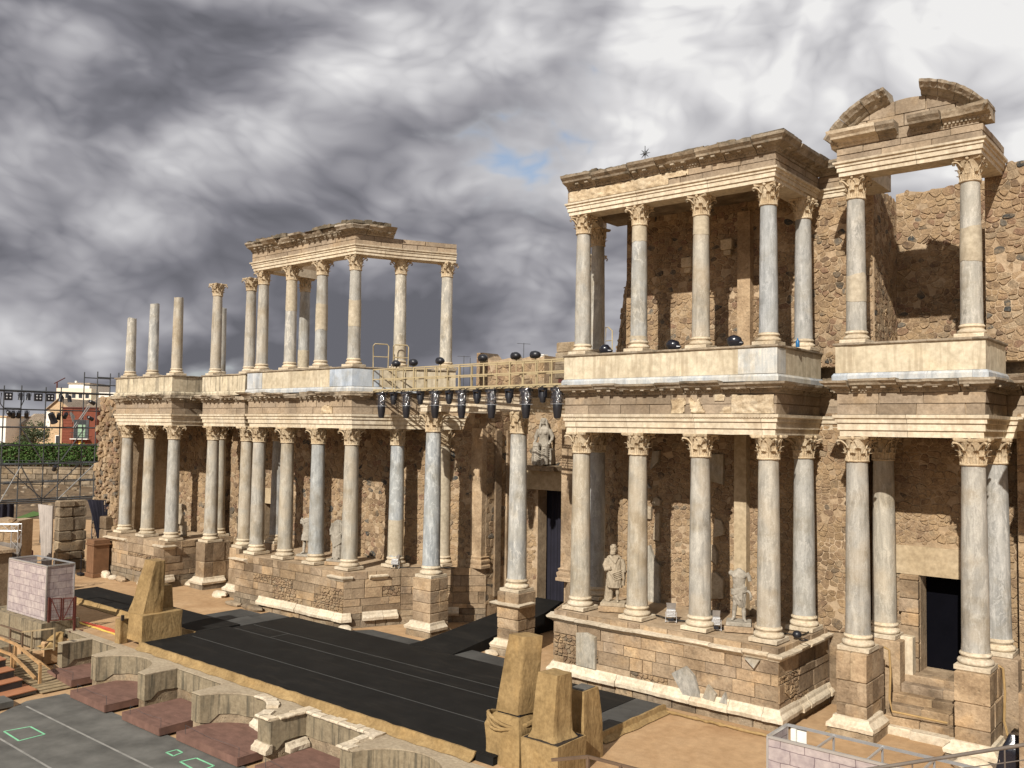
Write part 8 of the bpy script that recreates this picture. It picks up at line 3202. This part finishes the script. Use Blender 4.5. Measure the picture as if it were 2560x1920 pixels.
tbox(mb, -149.3, -141.7, 299.7, 315, 22.3, 22.7)
mb.build('roof', 'tile', h)
for k in range(3):
    win(h, -148.2 + k * 2.3, -147.0 + k * 2.3, 300, 19.8, 20.6)
mb = MB()
tbox(mb, -147.5, -146.9, 301, 302, 22.7, 23.4)
mb.build('chimney', 'white_wall', h)
h = house('lower cream apartment block in front of the white one', 'cream_wall', -150, -138.5, 294, 299, 4, 20.6, 'far white blocks')
for k in range(5):
    win(h, -149.2 + k * 2.2, -148.0 + k * 2.2, 294, 17.4, 18.7)
house('pale far block half hidden behind the scaffold top', 'white_wall', -136, -130.5, 294, 305, 4, 19.4, 'far white blocks')
h = house('small white house showing between the upper columns of the far gallery', 'white_wall', -56.0, -47.5, 160, 170, 4, 17.6, 'far white blocks')
mb = MB()
tbox(mb, -53.6, -53.0, 160.2, 161, 17.6, 18.6)
tbox(mb, -49.5, -48.9, 160.2, 161, 17.6, 18.4)
mb.build('chimney', 'white_wall', h)
mb = MB()
xy = town(-203.9, 400)
mb.tube([(*xy, 4), (*xy, 27.2)], 0.35, 4)
a, b = town(-205.2, 400), town(-200.4, 400)
mb.tube([(*a, 26.7), (*b, 29.3)], 0.22, 4)
tag(mb.build('crane', 'oxide'), 'tiny tower crane on the horizon left of the white apartment block', 'crane')
# tree in front of the tan house
t = thing('tree', 'dark olive tree in front of the tan house above the hedge', 'tree', (*town(-68.6, 128), 3.9))
tx, ty = town(-68.4, 128)
mb = MB()
mb.tube([(tx, ty, 3.9), (tx + 0.1, ty, 5.5), (tx, ty + 0.1, 7.0)], [0.22, 0.17, 0.10], 7)
for k in range(6):
    a = k * 1.05
    mb.tube([(tx, ty, 5.4 + 0.2 * k), (tx + 0.9 * math.cos(a), ty + 0.9 * math.sin(a), 6.4 + 0.2 * k), (tx + 1.5 * math.cos(a), ty + 1.5 * math.sin(a), 7.1 + 0.2 * k)], [0.08, 0.05, 0.02], 5)
mb.build('trunk', 'bark', t)
mb = MB()
cl = [(rnd.gauss(0, 1.2), rnd.gauss(0, 1.0), rnd.gauss(0, 0.85)) for _ in range(26)]


def tp():
    c = rnd.choice(cl)
    return tx + c[0] * 1.0 + rnd.gauss(0, 0.35), ty + c[1] + rnd.gauss(0, 0.35), 7.3 + c[2] + rnd.gauss(0, 0.28)


leaves(mb, 3600, tp, 0.13, rnd)
mb.build('crown', 'leaf_olive', t, fix=False)
# things showing over the bridge and between columns
x, y = town(2.1, 60)
mb = MB()
mb.bbox(x - 0.19, x + 0.19, y - 0.19, y + 0.19, 9, 14.25, 0.01)
mb.box(x - 0.23, x + 0.23, y - 0.23, y + 0.23, 14.25, 14.32)
tag(mb.build('chimney', 'white_wall'), 'white chimney post rising behind the light bridge', 'chimney')
h = house('small white house with red roof edge seen over the light bridge', 'white_wall', 3.0, 6.0, 75, 80, 3, 13.2, 'far white blocks')
mb = MB()
tbox(mb, 3.4, 6.0, 74.8, 80, 13.2, 13.6)
mb.build('roof', 'oxide', h)
for k, (u_, d_, z1, lab) in enumerate(((-4.6, 85, 16.2, 'taller thin aerial pole seen left of the ruined rubble chunk'), (-4.0, 85, 16.0, 'shorter thin aerial pole beside the ruined rubble chunk'), (1.1, 85, 17.5, 'thin aerial with cross arm above the ruined rubble chunk'))):
    x, y = town(u_, d_)
    mb = MB()
    mb.tube([(x, y, 5), (x, y, z1)], 0.03, 5)
    if k != 1:
        mb.tube([(x - 0.5, y - 0.4, z1 - 0.05), (x + 0.5, y + 0.4, z1 - 0.1)], 0.02, 4)
    tag(mb.build('aerial', 'dark_steel'), lab, 'aerial', 'thin aerials over the ruins')
# low ridge on the horizon
mb = MB()
n = 60
for j in range(4):
    for i in range(n + 1):
        u_ = -900 + 1800 * i / n
        d_ = 760 + 40 * j
        x, y = town(u_, d_)
        mb.v.append((x, y, -3 if j == 0 else (12 + 7 * nz(u_ * 0.004, 1, 1) + 2.5 * nz(u_ * 0.03, 4, 1)) * (0.8 if j == 1 else (1.0 if j == 2 else 0))))
for j in range(3):
    for i in range(n):
        a = j * (n + 1) + i
        mb.f.append((a, a + 1, a + n + 2, a + n + 1))
struct('hills', mb, 'leaf_olive', 180)
